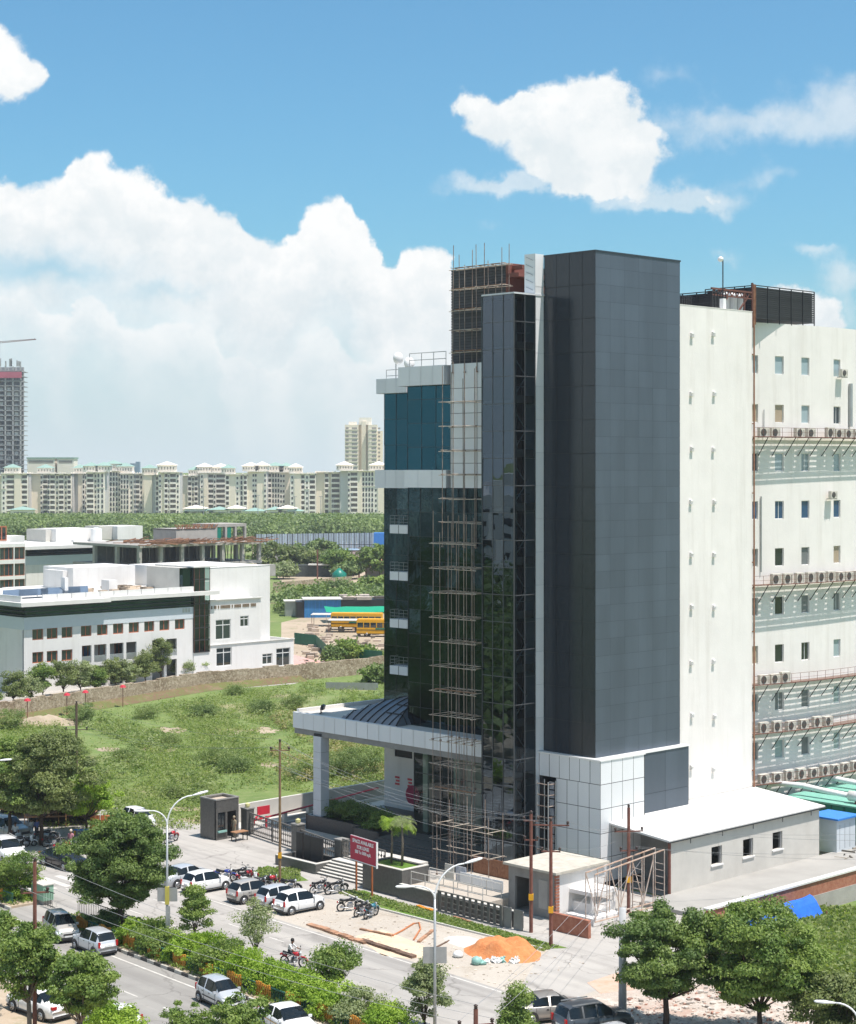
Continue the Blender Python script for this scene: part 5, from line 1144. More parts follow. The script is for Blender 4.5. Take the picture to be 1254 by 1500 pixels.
def bus(p, rot, lab):
    t = T('yellow_bus', lab, 'bus', p, rot, 'yellow buses in the sandy yard'); l = 9.5
    k = MB(); k.box(0, l, -1.2, 1.2, .55, 1.65); k.box(0, l, -1.2, 1.2, 2.55, 3.0); k.box(.05, l-.05, -1.1, 1.1, 3.0, 3.15)
    for i in range(9): x = i*(l-.14)/8; k.box(x, x+.14, -1.2, 1.2, 1.65, 2.55)
    k.build('body', yellow, t); MB().box(.05, l-.05, -1.17, 1.17, 1.65, 2.55).build('window', gl_win, t); MB().box(-.0, l, -1.23, 1.23, 1.2, 1.3).box(-.0, l, -1.23, 1.23, .5, .62).build('stripe', black, t)
    for x in (1.8, 7.6):
        for y in (-1.05, 1.05): wl_ = MB().lathe([(.2,-.14),(.48,-.14),(.48,.14),(.2,.14)], 16, 'y', (x, y, .48)).build('wheel', tyre, t, True); MB().lathe([(.02,-.16),(.24,-.16),(.24,.16),(.02,.16)], 12, 'y', (x, y, .48)).build('rim', steel_g, wl_, True)
    for y in (-.85, .85): MB().lathe([(.02,0),(.14,0),(.14,.05),(.02,.05)], 10, 'x', (-.03, y, .95)).build('headlight', whitep, t)
    MB().box(-.03, 0, -1.05, 1.05, 1.6, 2.5).build('windscreen', gl_win, t); MB().box(3.4, 5.6, -1.26, -1.2, 1.35, 1.6).build('side_sign', green_p, t); return t
bus(G(524, 932), -.12, 'yellow bus in front, cut off by the dark glass building'); bus(G(486, 922), -.10, 'yellow bus standing further back, partly behind the first')
for i, (px, y, w_) in enumerate(((480, 927, 9), (455, 918, 6))):
    t = T('site_canopy', ('pale flat sheet canopy in front of the yellow buses', 'smaller pale sheet canopy left of the buses')[i], 'canopy', G(px, y), -.05); MB().box(0, w_, 0, 4, 2.2, 2.28).build('roof', concl, t); k = MB()
    for x in (.2, w_-.2):
        for yy in (.2, 3.8): k.tube((x, yy, 0), (x, yy, 2.2), .05)
    k.build('post', rustp, t)
t = T('green_hoarding', 'dark green sheet hoarding beside the pink ramp', 'hoarding', G(431, 945), 0); k = MB(); p0 = G(431, 945); 
for a, b in (((431, 943), (463, 947)), ((463, 947), (482, 966)), ((482, 966), (560, 972))):
    A_, B_ = G(*a)-p0, G(*b)-p0; k.prism([A_, B_, B_+Vector((0,.15,0)), A_+Vector((0,.15,0))], 0, 1.9)
k.build('sheet', mat('hoarding_green', (.02,.13,.08), .6, var=.2), t)
t = T('corrugated_fence', 'grey corrugated sheets lying before the stone wall', 'fence', G(477, 1010), -.12); k = MB()
for i in range(48): k.add([(i*.15, 0, 0), (i*.15+.075, -.05, 0), (i*.15+.15, 0, 0), (i*.15, 0, 1.0), (i*.15+.075, -.05, 1.0), (i*.15+.15, 0, 1.0)], [(0,1,4,3),(1,2,5,4)])
k.build('sheet', steel_g, t)
k = MB()
for i in range(420):
    px, y = rnd.uniform(432, 640), rnd.uniform(918, 975); p = G(px, y); s = rnd.choice((.12, .2, .3, .5, .8))*rnd.uniform(.7,1.3); k.box(p.x, p.x+s*1.4, p.y, p.y+s, 0, s*rnd.uniform(.3,.9), rnd.random())
o = tag(k.build('yard_clutter', mat('clutter_mix', (.26,.20,.15), .9, col2=(.40,.33,.27), scale=.6, tone=.7)), 'bricks, crates and junk scattered over the bus yard', 'clutter', kind='stuff')
# far fences and sheds
t = T('sheet_fence', 'tall pale blue and white sheet fence before the far woods', 'fence', G(375, 813), 0); w = G(548, 811).x-G(375, 813).x; k = MB()
nF = 46
for i in range(nF): k.box(w*i/nF+.05, w*(i+1)/nF-.05, i*.3, i*.3+.1, 0, 7.2, rnd.random())
k.build('sheet', mat('pale_blue_sheet', (.42,.50,.55), .6, tone=.2), t); k = MB()
for i in range(0, nF, 2): k.box(w*i/nF-.12, w*i/nF+.12, i*.3-.3, i*.3-.1, 0, 7.4)
k.box(0, w, -.3, -.1, 3.5, 3.7); k.build('post', black, t); MB().box(w, w+4, 6, 12, 0, 7.4).build('blue_end', bluep, t)
t = T('site_roof', 'long blue sheet roof in the far dirt yard', 'roof', G(375, 822), 0); w = G(470, 822).x-G(375, 822).x; MB().box(0, w, 0, 9, 2.6, 2.9).build('roof_sheet', mat('blue_roof', (.06,.22,.45), .5, var=.25, scale=.2), t); MB().box(.5, w-.5, 1, 8, 0, 2.6).build('wall', concl, t)
t = T('site_roof', 'second blue and white sheet roof further right in the far yard', 'roof', G(476, 818), 0); w = G(550, 818).x-G(476, 818).x; MB().box(0, w, 0, 8, 2.6, 2.9).build('roof_sheet', mat('blue_white_roof', (.12,.28,.48), .5, col2=(.5,.55,.58), scale=.3), t); MB().box(.5, w-.5, 1, 8, 0, 2.6).build('wall', black, t)
k = MB()
for i in range(900):
    px, y = rnd.uniform(372, 650), rnd.uniform(801, 822); p = G(px, y); s = rnd.uniform(.4, 3); k.box(p.x, p.x+s*2.5, p.y, p.y+s, 0, s*rnd.uniform(.3,1.0), rnd.random())
o = tag(k.build('yard_clutter', mat('brown_clutter', (.20,.12,.095), .9, col2=(.34,.28,.25), scale=.05, tone=.9)), 'brown heaps and stacked steel in the far building yard', 'clutter', kind='stuff')
t = T('low_wall', 'brown stone wall before the sandy track', 'wall', G(400, 868), 0); p0 = G(400, 868); B_ = G(515, 858)-p0; C_ = G(531, 868)-p0; k = MB(); k.prism([(0,0,0), B_, B_+Vector((0,.6,0)), (0,.6,0)], 0, 2.4); k.build('stone_course', MT['rubble_stone'], t); MB().prism([C_+Vector((0,-3,0)), C_+Vector((9,0,0)), C_+Vector((9,.6,0)), C_+Vector((0,-2.4,0))], 0, 2.4).build('pale_section', concl, t)
t = T('dark_shed', 'long dark low shed under the far round tree', 'shed', G(425, 845), 0); MB().box(0, G(488, 845).x-G(425, 845).x, 0, 8, 0, 3.2).build('wall', mat('shed_dark', (.05,.06,.055), .8, var=.4), t); MB().box(5, 17, -1, 3, 3.2, 3.5).build('roof', concl, t)
t = T('tile_roof_hut', 'small hut with orange sheet roof left of the glass tower', 'hut', G(536, 845), 0); k = MB(); k.add([(-2,-2,2.8),(12,-2,2.8),(12,9,6.2),(3,9,6.2)], [(0,1,2,3)]); k.build('roof', mat('roof_orange', (.52,.26,.15), .8, var=.15), t); MB().box(0, 11, 0, 8, 0, 2.8).build('wall', concd, t)
t = T('green_tank', 'small green tank beside the sandy track', 'tank', G(497, 852), 0); MB().lathe([(1.9,0),(1.9,2.2),(.2,3.6)], 10, 'z').build('tank', green_p, t, True)
# ------------------------------------------------------------------ far apartments
DA = 1130.0
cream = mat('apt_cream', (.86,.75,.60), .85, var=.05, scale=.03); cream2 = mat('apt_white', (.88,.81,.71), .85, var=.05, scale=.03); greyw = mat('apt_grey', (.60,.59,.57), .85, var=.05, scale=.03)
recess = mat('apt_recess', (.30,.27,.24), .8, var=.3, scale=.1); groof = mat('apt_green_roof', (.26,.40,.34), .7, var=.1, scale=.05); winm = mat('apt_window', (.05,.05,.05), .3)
arch = {}
def archwin(w, h):
    k = MB(); n = 8; pts = [(-w/2, 0), (w/2, 0), (w/2, h-w/2)]+[(w/2*math.cos(t), h-w/2+w/2*math.sin(t)) for t in [math.pi*i/n for i in range(1, n)]]+[(-w/2, h-w/2)]
    k.add([(x, -.12, z) for x, z in pts]+[(x, .3, z) for x, z in pts], [tuple(range(len(pts)))]+[(i, (i+1) % len(pts), len(pts)+(i+1) % len(pts), len(pts)+i) for i in range(len(pts))]); return k
FH = 3.2
def pavilion(par, x, y, z, w, roofm, h=4.0):
    k = MB(); k.box(x-w/2, x+w/2, y, y+w*.8, z, z+h); k.build('roof_pavilion', cream2, par); k = MB()
    nW = max(3, int(w/1.6)); 
    for i in range(nW): xx = x-w/2+(i+.5)*w/nW; k.box(xx-.3, xx+.3, y-.08, y, z+h*.35, z+h*.75)
    k.build('pavilion_window', recess, par)
    e = .9; k = MB(); k.add([(x-w/2-e, y-e, z+h), (x+w/2+e, y-e, z+h), (x+w/2+e, y+w*.8+e, z+h), (x-w/2-e, y+w*.8+e, z+h), (x, y+w*.4, z+h+2.4)], [(0,1,4),(1,2,4),(2,3,4),(3,0,4),(0,3,2,1)]); k.build('pavilion_roof', roofm, par)
SH = {}
def shared(key, fn, m):
    if key not in SH: o = fn().build(key[0], m); SH[key] = o.data; bpy.data.objects.remove(o)
    return SH[key]
def apt(px0, px1, ytop, D, bays, lab, grp='cream apartment blocks beyond the woods', pav=(), pm=groof, nf=9):
    x0, x1 = (px0-PX)/F*D, (px1-PX)/F*D; zt = CH-(ytop-HY)*D/F; w = x1-x0
    t = T('apartment_block', lab, 'apartment building', (x0, D, 0), 0, grp)
    tot = sum(b[1] for b in bays); x = 0
    MB().box(.1, w-.1, 4, 18, 0, zt-.1).build('core', greyw, t)
    wall = MB(); wall2 = MB(); rec = MB(); gr = MB()
    for kind, bw in bays:
        ww = bw/tot*w; yo = rnd.choice((0, .8, 1.6))
        if kind == 'p': wall.box(x, x+ww, yo, 4.2, 0, zt+rnd.choice((0, .6)))
        elif kind == 'g': gr.box(x, x+ww, yo+1.5, 4.2, 0, zt)  # grey bays: the flank's shade is put into the wall colour
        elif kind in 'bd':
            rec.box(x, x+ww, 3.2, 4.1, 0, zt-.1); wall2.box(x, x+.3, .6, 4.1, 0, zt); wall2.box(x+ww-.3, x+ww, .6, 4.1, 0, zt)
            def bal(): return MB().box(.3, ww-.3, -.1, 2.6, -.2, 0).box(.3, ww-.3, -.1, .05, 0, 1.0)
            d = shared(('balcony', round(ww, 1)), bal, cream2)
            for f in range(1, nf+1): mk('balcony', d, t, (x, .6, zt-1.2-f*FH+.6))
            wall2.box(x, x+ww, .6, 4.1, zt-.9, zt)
        elif kind in 'wa':
            wall2.box(x, x+ww, yo+.4, 4.2, 0, zt); n = max(1, round(ww/1.9)); 
            d = shared(('window', kind, n), (lambda: archwin(1.05, 2.3)) if kind == 'a' else (lambda: MB().box(-.5, .5, -.12, .3, 0, 1.5)), winm)
            for f in range(1, nf+1):
                for i in range(n): mk('window', d, t, (x+ww*(i+.5)/n, yo+.4, zt-.2-f*FH+.4))
            if rnd.random() < .7: wall2.box(x-.1, x+ww+.1, yo, yo+.5, zt-3.0-FH*2, zt-2.7-FH*2)
        x += ww
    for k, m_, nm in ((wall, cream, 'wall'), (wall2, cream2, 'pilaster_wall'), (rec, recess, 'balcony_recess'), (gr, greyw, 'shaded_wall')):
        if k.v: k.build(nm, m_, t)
    k = MB(); k.box(-.5, w+.5, -.6, 17, zt, zt+.35)
    for i in range(int(w/1.5)): 
        if rnd.random() < .8: k.box(i*1.5, i*1.5+.6, -.4, .2, zt+.35, zt+1.0)
    k.build('cornice', cream2, t)
    for q, wd in pav: pavilion(t, q*w, 2.5, zt+.35, wd, pm, rnd.uniform(3.2, 4.4))
    return t
B_sets = ['w2 b4 p2 b3 p6 w2 a3 b4 w2', 'b3 p5 a4 b4 w2 b3 g4', 'p3 w1 b2 w2 a6 w2', 'a4 w2 a5 p2 b3', 'p4 b2 w3 b3 p2', 'w2 b3 w1 b4 w2 p3', 'g4 w2 b3 p2 w1 b3', 'p5 b3 w2 b4 p1', 'w3 b4 p2 w2 b2', 'p5 b2 g2 b3 w2', 'b3 p4 w2 b4 a3', 'w2 b4 a3 p3', 'a4 p2 w2 b3']
def pb(s): return [(q[0], float(q[1:])) for q in s.split()]
spec_ = [(-40, 2, 697, B_sets[5], [(.5, 10)]), (2, 40, 694, 'w2 b4 p3 b3', [(.35, 9)]), (40, 70, 694, 'p7 w1 b3', [(.8, 9)]), (70, 104, 694, 'a1 b4 w2 b4 w2 b3', []), (104, 126, 694, 'g5 p3 b2 w1', [(.5, 7)]),
         (126, 152, 692, 'b3 w1 a3', [(.2, 9), (.9, 9)]), (152, 176, 690, 'w1 a5 w1', [(.5, 10)]), (176, 211, 694, 'a4 w2 b3 w1 p1', [(.15, 10)]), (211, 232, 696, 'p5 g2 b2', [(.3, 9)]), (232, 262, 692, 'w2 p2 b3 w1 b5 w2', [(.35, 11)]),
         (262, 290, 697, 'p4 b2 w1 b2', [(.8, 8)]), (290, 330, 693, 'g1 w2 p2 b3 w1 b5', [(.2, 9), (.8, 11)]), (330, 362, 695, 'b2 p3 w2 a2 b2', [(.1, 8)]), (362, 390, 691, 'p2 w2 p3 w1', [(.15, 10), (.75, 8)]), (390, 425, 692, 'b2 a3 w2 p2', [(.35, 11), (.8, 8)]),
         (425, 462, 694, 'w2 p3 b2 w2 b3', [(.2, 8)]), (462, 498, 692, 'p4 b2 p1 b4', []), (498, 530, 690, 'g4 w1 b4 p2', [(.2, 10)]), (530, 600, 690, 'a3 w1 p2 a3 b3', [(.35, 11)])]
lab_a = ['cut by the left photo edge', 'in front of the unfinished high tower', 'with a broad blank cream wall', 'with three tall balcony stacks, right of the blank cream wall', 'with a grey shaded flank', 'under a pair of green pavilions', 'with arched windows around a tall ornate middle bay',
    'right of the ornate bay, with a thin pole before it', 'with a plain pale wall and dark balcony stack', 'with a wide open balcony stack below a cream pavilion', 'narrow and set between two wider pavilions', 'behind the low green-roofed houses', 'above the unfinished concrete rooftop', 'with two plain wall panels', 'with bright white arched balconies',
    'with mixed balconies near the middle of the row', 'with two blank cream walls', 'just left of the tall twin-shaft tower', 'partly hidden by the glass office']
for i, (p0, p1, yt, bs, pv) in enumerate(spec_):
    apt(p0, p1, yt, DA+rnd.uniform(-12, 25), pb(bs), 'cream apartment block '+lab_a[i], pav=pv, pm=groof if i not in (9, 11, 13, 15, 17, 18) else cream2)
for i, (px, w_, y) in enumerate(((60, 40, 672), (96, 24, 672), (410, 26, 690))): 
    x = (px-PX)/F*1260; t = T('apartment_block', ('long low pale block seen over the roofs right of the high tower', 'pale rooftop block between green pavilions', 'pale block peeping over the middle roofs')[i], 'apartment building', (x-w_/4.2, 1260, 0), 0); z = CH-(y-HY)*1260/F
    MB().box(0, w_/2.1, 0, 14, 0, z).build('wall', cream2, t); MB().box(-.5, w_/2.1+.5, -.5, 15, z, z+1).build('roof_edge', groof, t); MB().box(1, w_/2.1-1, -.1, 0, z-3, z-1.2).build('window', recess, t)
# low houses in front
for i, px in enumerate((290, 320, 345, 372, 402, 420, 432, 30, 285)):
    w_ = (18, 11, 10, 12, 9, 10, 8, 12, 12)[i]; D = 1080; x = (px-PX)/F*D; t = T('low_house', 'low pale house with pyramid roof, '+('widest of the green-roofed ones', 'small and second from left', 'cream-roofed in the middle', 'green-roofed in the middle', 'with tall pavilion roof', 'right of the tall pavilion', 'rightmost', 'far left behind trees', 'leftmost of the row')[i], 'house', (x, D, 0), 0, 'low houses before the apartment row')
    MB().box(-w_/2, w_/2, 0, w_, 0, 4.6+(i % 3)*.8).build('wall', cream2, t); e = 1.2; z = 4.6+(i % 3)*.8; MB().add([(-w_/2-e,-e,z),(w_/2+e,-e,z),(w_/2+e,w_+e,z),(-w_/2-e,w_+e,z),(0,w_/2,z+2)], [(0,1,4),(1,2,4),(2,3,4),(3,0,4),(0,3,2,1)]).build('roof', groof if i % 3 != 2 else cream2, t); MB().box(-w_/3, w_/3, -.1, 0, z-3, z-1.4).build('window', recess, t)
# tall twin-shaft tower
D = 1500; x0, x1 = (505-PX)/F*D, (560-PX)/F*D; z = CH-(622-HY)*D/F; t = T('residential_tower', 'tall cream residential tower rising left of the glass office', 'tower', (x0, D, 0), 0); w = x1-x0
MB().box(0, w*.36, 2, 22, 0, z).box(w*.44, w*.56, 5, 22, 0, z+3).box(w*.62, w*.86, 1, 22, 0, z).box(w*.86, w, 8, 22, 0, z-5).box(w*.36, w*.62, 9, 22, 0, z+2).build('wall', cream, t); MB().box(w*.38, w*.70, 6, 20, z, z+6).box(w*.1, w*.3, 6, 16, z, z+2.5).build('roof_block', cream2, t)
for f in range(17):
    zz = z-2.2-f*3.3
    for u0_, u1_ in ((.02, .10), (.19, .33), (.72, .84), (.88, .94)):
        yy = 1.88 if u0_ < .3 else (.88 if u0_ < .8 else 7.88); MB().box(w*u0_, w*u1_, yy, yy+.14, zz-1.5, zz).build('window', recess, t) if f < 17 else None
k = MB()
for f in range(17): k.box(w*.0, w*.36, 1.4, 1.9, z-4.1-f*3.3, z-3.7-f*3.3); k.box(w*.64, w*.86, .4, .9, z-4.1-f*3.3, z-3.7-f*3.3)
k.build('floor_ledge', cream2, t)
# high tower under construction and crane
D = 1180; x1 = (31-PX)/F*D; x0 = (-60-PX)/F*D; z = CH-(530-HY)*D/F; w = x1-x0; t = T('unfinished_tower', 'high concrete tower under construction at the left photo edge', 'tower', (x0, D, 0), 0); k = MB(); nfl = int(z/3.2)
for f in range(nfl): k.box(0, w, 0, 20, f*3.2, f*3.2+.45)
for i in range(9): 
    for y in (0, 8): x = (w-.9)*i/8; k.box(x, x+.9, y, y+.9, 0, z-3)
for i in range(16): x = rnd.uniform(0, w-1); k.box(x, x+.8, 0, 1, z-3, z+rnd.uniform(0, 2.5))
k.build('concrete_frame', mat('raw_concrete', (.36,.36,.35), .9, var=.1, scale=.05), t); MB().box(.5, w-.5, 9, 9.4, 0, z-3).build('inner_wall', mat('inner_grey', (.22,.23,.24), .9), t)
MB().box(-.3, w+.5, -.8, -.4, z-10.5, z-6.5).build('red_net', mat('net_red', (.42,.09,.13), .8, var=.2, scale=.1), t)
k = MB()
for f in range(2, nfl-4):
    for i in range(8):
        if rnd.random() < .6: x = (w-.9)*i/8+.9; k.box(x+.3, x+w/8*.55, 1.2, 1.4, f*3.2+.45, f*3.2+rnd.choice((1.4, 2.4)), rnd.random())
k.build('infill_wall', mat('infill', (.42,.42,.40), .9, tone=.3), t)
cx = (6-PX)/F*1190; zj = CH-(503-HY)*1190/F; t = T('tower_crane', 'tower crane jib over the unfinished high tower', 'crane', (cx-4, 1190, 0), 0); k = MB(); xe = (53-PX)/F*1190-(cx-4)
for o_ in (0, 1.2): k.tube((-12, 0, zj-1+o_), (xe, 0, zj+2.5+o_*.3), .22, n=4)
for i in range(20): x = -12+(xe+12)*i/20; k.tube((x, 0, zj-1+3.5*i/20), (x+1.0, 0, zj+.2+3.3*i/20), .14, n=4)
k.build('jib', rustp, t); MB().box(-1, 1, -1, 1, 0, zj).build('mast', rustp, t); MB().box(-.8, 1.2, -1, 1, zj-4, zj-1.2).build('cab', alu, t)
x = (820/4.18-PX)/F*3000; t = T('distant_tower', 'faint blue tower far off on the horizon', 'tower', ((197-PX)/F*1660, 1660, 0), 0); MB().box(-4, 4, 0, 9, 0, 34.5).box(1, 4, 0, 9, 34.5, 36).build('wall', mat('blue_far', (.16,.24,.32), .8), t)
# ------------------------------------------------------------------ vegetation
def leafmat(name, c1, c2, trans=.35, rough=.55):
    m = bpy.data.materials.new(name); m.use_nodes = True; t = m.node_tree; t.nodes.clear(); o = t.nodes.new('ShaderNodeOutputMaterial')
    a = t.nodes.new('ShaderNodeAttribute'); a.attribute_name = 'tone'; r = t.nodes.new('ShaderNodeMix'); r.data_type = 'RGBA'; t.links.new(a.outputs['Fac'], r.inputs[0]); r.inputs[6].default_value = (*c1, 1); r.inputs[7].default_value = (*c2, 1)
    p = t.nodes.new('ShaderNodeBsdfPrincipled'); p.inputs['Roughness'].default_value = rough; p.inputs['Specular IOR Level'].default_value = .35; t.links.new(r.outputs[2], p.inputs[0])
    tr = t.nodes.new('ShaderNodeBsdfTranslucent'); v = t.nodes.new('ShaderNodeVectorMath'); v.operation = 'MULTIPLY'; v.inputs[1].default_value = (1.2, 1.35, .6); t.links.new(r.outputs[2], v.inputs[0]); t.links.new(v.outputs[0], tr.inputs[0])
    x = t.nodes.new('ShaderNodeMixShader'); x.inputs[0].default_value = trans; t.links.new(p.outputs[0], x.inputs[1]); t.links.new(tr.outputs[0], x.inputs[2]); t.links.new(x.outputs[0], o.inputs[0]); MT[name] = m; return m
lf_dark = leafmat('leaf_dark', (.085,.145,.04), (.19,.26,.07)); lf_mid = leafmat('leaf_mid', (.105,.175,.037), (.255,.335,.08)); lf_lime = leafmat('leaf_lime', (.19,.31,.03), (.32,.44,.06)); lf_olive = leafmat('leaf_olive', (.13,.17,.06), (.24,.28,.10))
lf_pale = leafmat('leaf_pale', (.20,.25,.11), (.32,.36,.18)); lf_far = leafmat('leaf_far', (.11,.165,.055), (.22,.29,.095), .25); lf_grass = leafmat('grass_blade', (.17,.24,.065), (.31,.35,.13), .45); lf_bush = leafmat('leaf_bush', (.18,.245,.085), (.31,.36,.15), .4); bark = mat('bark', (.075,.05,.035), .9, var=.3, scale=6)
bark_p = mat('bark_pale', (.17,.14,.11), .9, var=.2, scale=6)
def leaf_mesh(name, P, tone, size, rng, flat=.0, aspect=1.7, upbias=.5, normals=None):
    """P: Nx3 leaf positions -> mesh of small pointed leaf quads."""
    n = len(P); d = rng.normal(size=(n, 3)); d[:, 2] *= .6; d /= np.linalg.norm(d, axis=1)[:, None]+1e-9
    nr = rng.normal(size=(n, 3)); 
    if normals is not None: nr = nr*.65+normals*1.1
    nr[:, 2] += upbias; nr /= np.linalg.norm(nr, axis=1)[:, None]+1e-9
    u = np.cross(nr, d); u /= np.linalg.norm(u, axis=1)[:, None]+1e-9; v = np.cross(nr, u)
    s = size*rng.uniform(.6, 1.3, size=(n, 1))
    A = P+u*s*aspect*.5; B = P+v*s*.5; C = P-u*s*aspect*.5; D = P-v*s*.5
    V = np.stack([A, B, C, D], 1).reshape(-1, 3); me = bpy.data.meshes.new(name)
    me.vertices.add(4*n); me.vertices.foreach_set('co', V.astype(np.float32).ravel()); me.loops.add(4*n); me.loops.foreach_set('vertex_index', np.arange(4*n, dtype=np.int32))
    me.polygons.add(n); me.polygons.foreach_set('loop_start', np.arange(0, 4*n, 4, dtype=np.int32)); me.polygons.foreach_set('loop_total', np.full(n, 4, np.int32))
    at = me.attributes.new('tone', 'FLOAT', 'FACE'); at.data.foreach_set('value', np.clip(tone, 0, 1).astype(np.float32)); me.update(calc_edges=True); me.validate(); return me
def crown_points(rng, R, Hh, nc, npc, cr, shape='dome', hollow=.55, sq=.75):
    nc = int(nc*1.12)
    """clump centres through an uneven crown, leaves on each clump's shell; z from 0 (crown bottom) to Hh."""
    C = []
    ph = rng.uniform(0, 6.28, 4)
    while len(C) < nc:
        p = rng.uniform(-1, 1, 3); r = np.linalg.norm(p)
        if r > 1 or r < hollow*rng.uniform(.3, 1): continue
        th = math.atan2(p[1], p[0]); lob = 1+.14*math.sin(3*th+ph[0])+.10*math.sin(5*th+ph[1]+p[2]*3)
        if shape == 'cone': f = (1-(p[2]+1)/2)**.7*1.15; p[:2] *= f/max(.3, math.sqrt(max(.05, 1-p[2]**2)))
        C.append((p[0]*R*lob, p[1]*R*lob, (p[2]+1)/2*Hh))
    C = np.array(C); P = []; T_ = []; NN = []
    for c in C:
        f_ = rng.uniform(.4, 1.35); r_ = cr*f_; k = int(npc*(.35+f_*f_*.75)); q = rng.normal(size=(k, 3)); q /= np.linalg.norm(q, axis=1)[:, None]; q[:, 2] = np.where(q[:, 2] < -.2, q[:, 2]*.5, q[:, 2])
        rr = r_*rng.uniform(.2, 1, (k, 1))**.45*(1+.28*np.abs(rng.normal(size=(k, 1)))); st = np.array([rng.uniform(.75, 1.3), rng.uniform(.75, 1.3), sq*rng.uniform(.7, 1.15)]); P.append(c+q*rr*st); NN.append(q); T_.append(np.clip(rng.normal(.5+.34*rng.normal(), .2, k), 0, 1))
    return np.concatenate(P), np.concatenate(T_), np.concatenate(NN), C
TREES = {}
def tree(px, py, H_, R, lab, cat='tree', lm=None, seed=1, hb=.35, nc=60, npc=130, cr=.7, ls=.17, shape='dome', name='tree', group=None, z=0, p=None, bk=None, trunk=True, lean=(0,0), tr=None, hollow=.5):
    p = G(px, py, z) if p is None else p; rng = np.random.default_rng(seed); t = T(name, lab, cat, p, 0, group); lm = lm or lf_mid
    if R > 1.7 and ls < .3: R *= .84; cr *= .84; H_ *= .97
    fine = 1.0 if ls > .3 else (2.4 if ls > .11 else 1.5)
    npc = int(npc*fine); ls = ls/math.sqrt(fine)*1.0
    z0 = H_*hb; P, tn, nn, C = crown_points(rng, R, H_-z0, nc, npc, cr, shape, hollow); P[:, 2] += z0; C[:, 2] += z0; P[:, 0] += lean[0]; P[:, 1] += lean[1]; C[:, 0] += lean[0]; C[:, 1] += lean[1]
    if H_ < 3: P = P[P[:, 2] > .05]; tn = tn[:len(P)]; nn = nn[:len(P)]
    me = leaf_mesh('crown', P, tn, ls, rng, normals=nn); me.materials.append(lm); mk('crown', me, t)
    if trunk:
        k = MB(); tr = tr or H_*.022; b0 = Vector((0, 0, 0)); fork = Vector((lean[0]*.4, lean[1]*.4, z0*.9)); k.path([b0, Vector((lean[0]*.1+.05, 0, z0*.45)), fork], tr, 8, r2=tr*.72)
        idx = rng.permutation(len(C))[:min(len(C), 16)]
        for i in idx:
            c = Vector(C[i]); mid = fork.lerp(c, .5)+Vector((rng.uniform(-.2,.2), rng.uniform(-.2,.2), -.1)); k.path([fork-Vector((0,0,.1)), mid, c], tr*.42, 5, r2=tr*.08)
        k.build('trunk', bk or bark, t, True)
    return t
# big trees at left
tree(60, 1238, 9.2, 4.2, 'large olive-green tree over the roadside stalls', lm=lf_olive, seed=3, nc=150, npc=170, cr=.85, ls=.19, hb=.28)
tree(14, 1236, 8.4, 3.6, 'dark tree at the left photo edge beside the blue tarpaulin', lm=lf_mid, seed=4, nc=90, npc=140, cr=.8, ls=.19, hb=.35)
tree(126, 1222, 5.0, 3.3, 'bright yellow-green low tree above the orange barriers', lm=lf_lime, seed=5, nc=80, npc=110, cr=.6, ls=.18, hb=.3)
tree(176, 1368, 8.0, 3.7, 'large dense dark tree in the median by the double street lamp', lm=lf_dark, seed=6, nc=230, npc=190, cr=.62, ls=.15, hb=.24, tr=.2)
# nearside trees bottom left
tree(42, 1560, 7.0, 1.9, 'small-leaved street tree behind the rusty pole, lower left', lm=lf_mid, seed=7, nc=70, npc=120, cr=.55, ls=.15, hb=.45, p=G(42, 1545), bk=bark_p)
tree(118, 1560, 6.0, 1.8, 'rounded street tree in front of the parked white hatchback, lower left', lm=lf_mid, seed=8, nc=70, npc=130, cr=.5, ls=.15, hb=.42, p=G(118, 1560), bk=bark_p)
tree(0, 1500, 6.0, 1.75, 'tree crown cut by the left photo edge above the white sedan', lm=lf_mid, seed=9, nc=60, npc=120, cr=.55, ls=.15, hb=.4, p=G(-8, 1490), bk=bark_p)
tree(160, 1550, 2.4, 1.5, 'leafy shrub at the bottom edge below the white hatchback', 'shrub', lf_lime, 10, .02, 30, 100, .45, .15, name='shrub', p=G(163, 1530), trunk=False)
tree(345, 1580, 4.0, 1.8, 'bright bush at the bottom edge in front of the white taxi', 'bush', lf_mid, 11, .1, 40, 100, .5, .15, name='bush', p=G(350, 1570), trunk=True)
tree(272, 1560, 3.0, 1.2, 'small shrub at the bottom edge under the silver hatchback', 'shrub', lf_mid, 211, .05, 24, 90, .4, .14, name='shrub', p=G(272, 1545), trunk=False)
# right trees
tree(975, 1512, 7.0, 3.5, 'broad dark-green tree beside the concrete lamp post', lm=lf_dark, seed=12, nc=105, npc=200, cr=.60, ls=.15, hb=.30, tr=.19)
tree(1112, 1525, 7.4, 4.1, 'broad lighter green tree before the blue tarpaulins', lm=lf_mid, seed=13, nc=120, npc=200, cr=.64, ls=.16, hb=.26, tr=.17)
tree(1232, 1560, 4.6, 2.9, 'bushy tree at the right photo edge behind the curved lamp', lm=lf_olive, seed=14, nc=90, npc=180, cr=.65, ls=.16, hb=.12, p=G(1240, 1548))
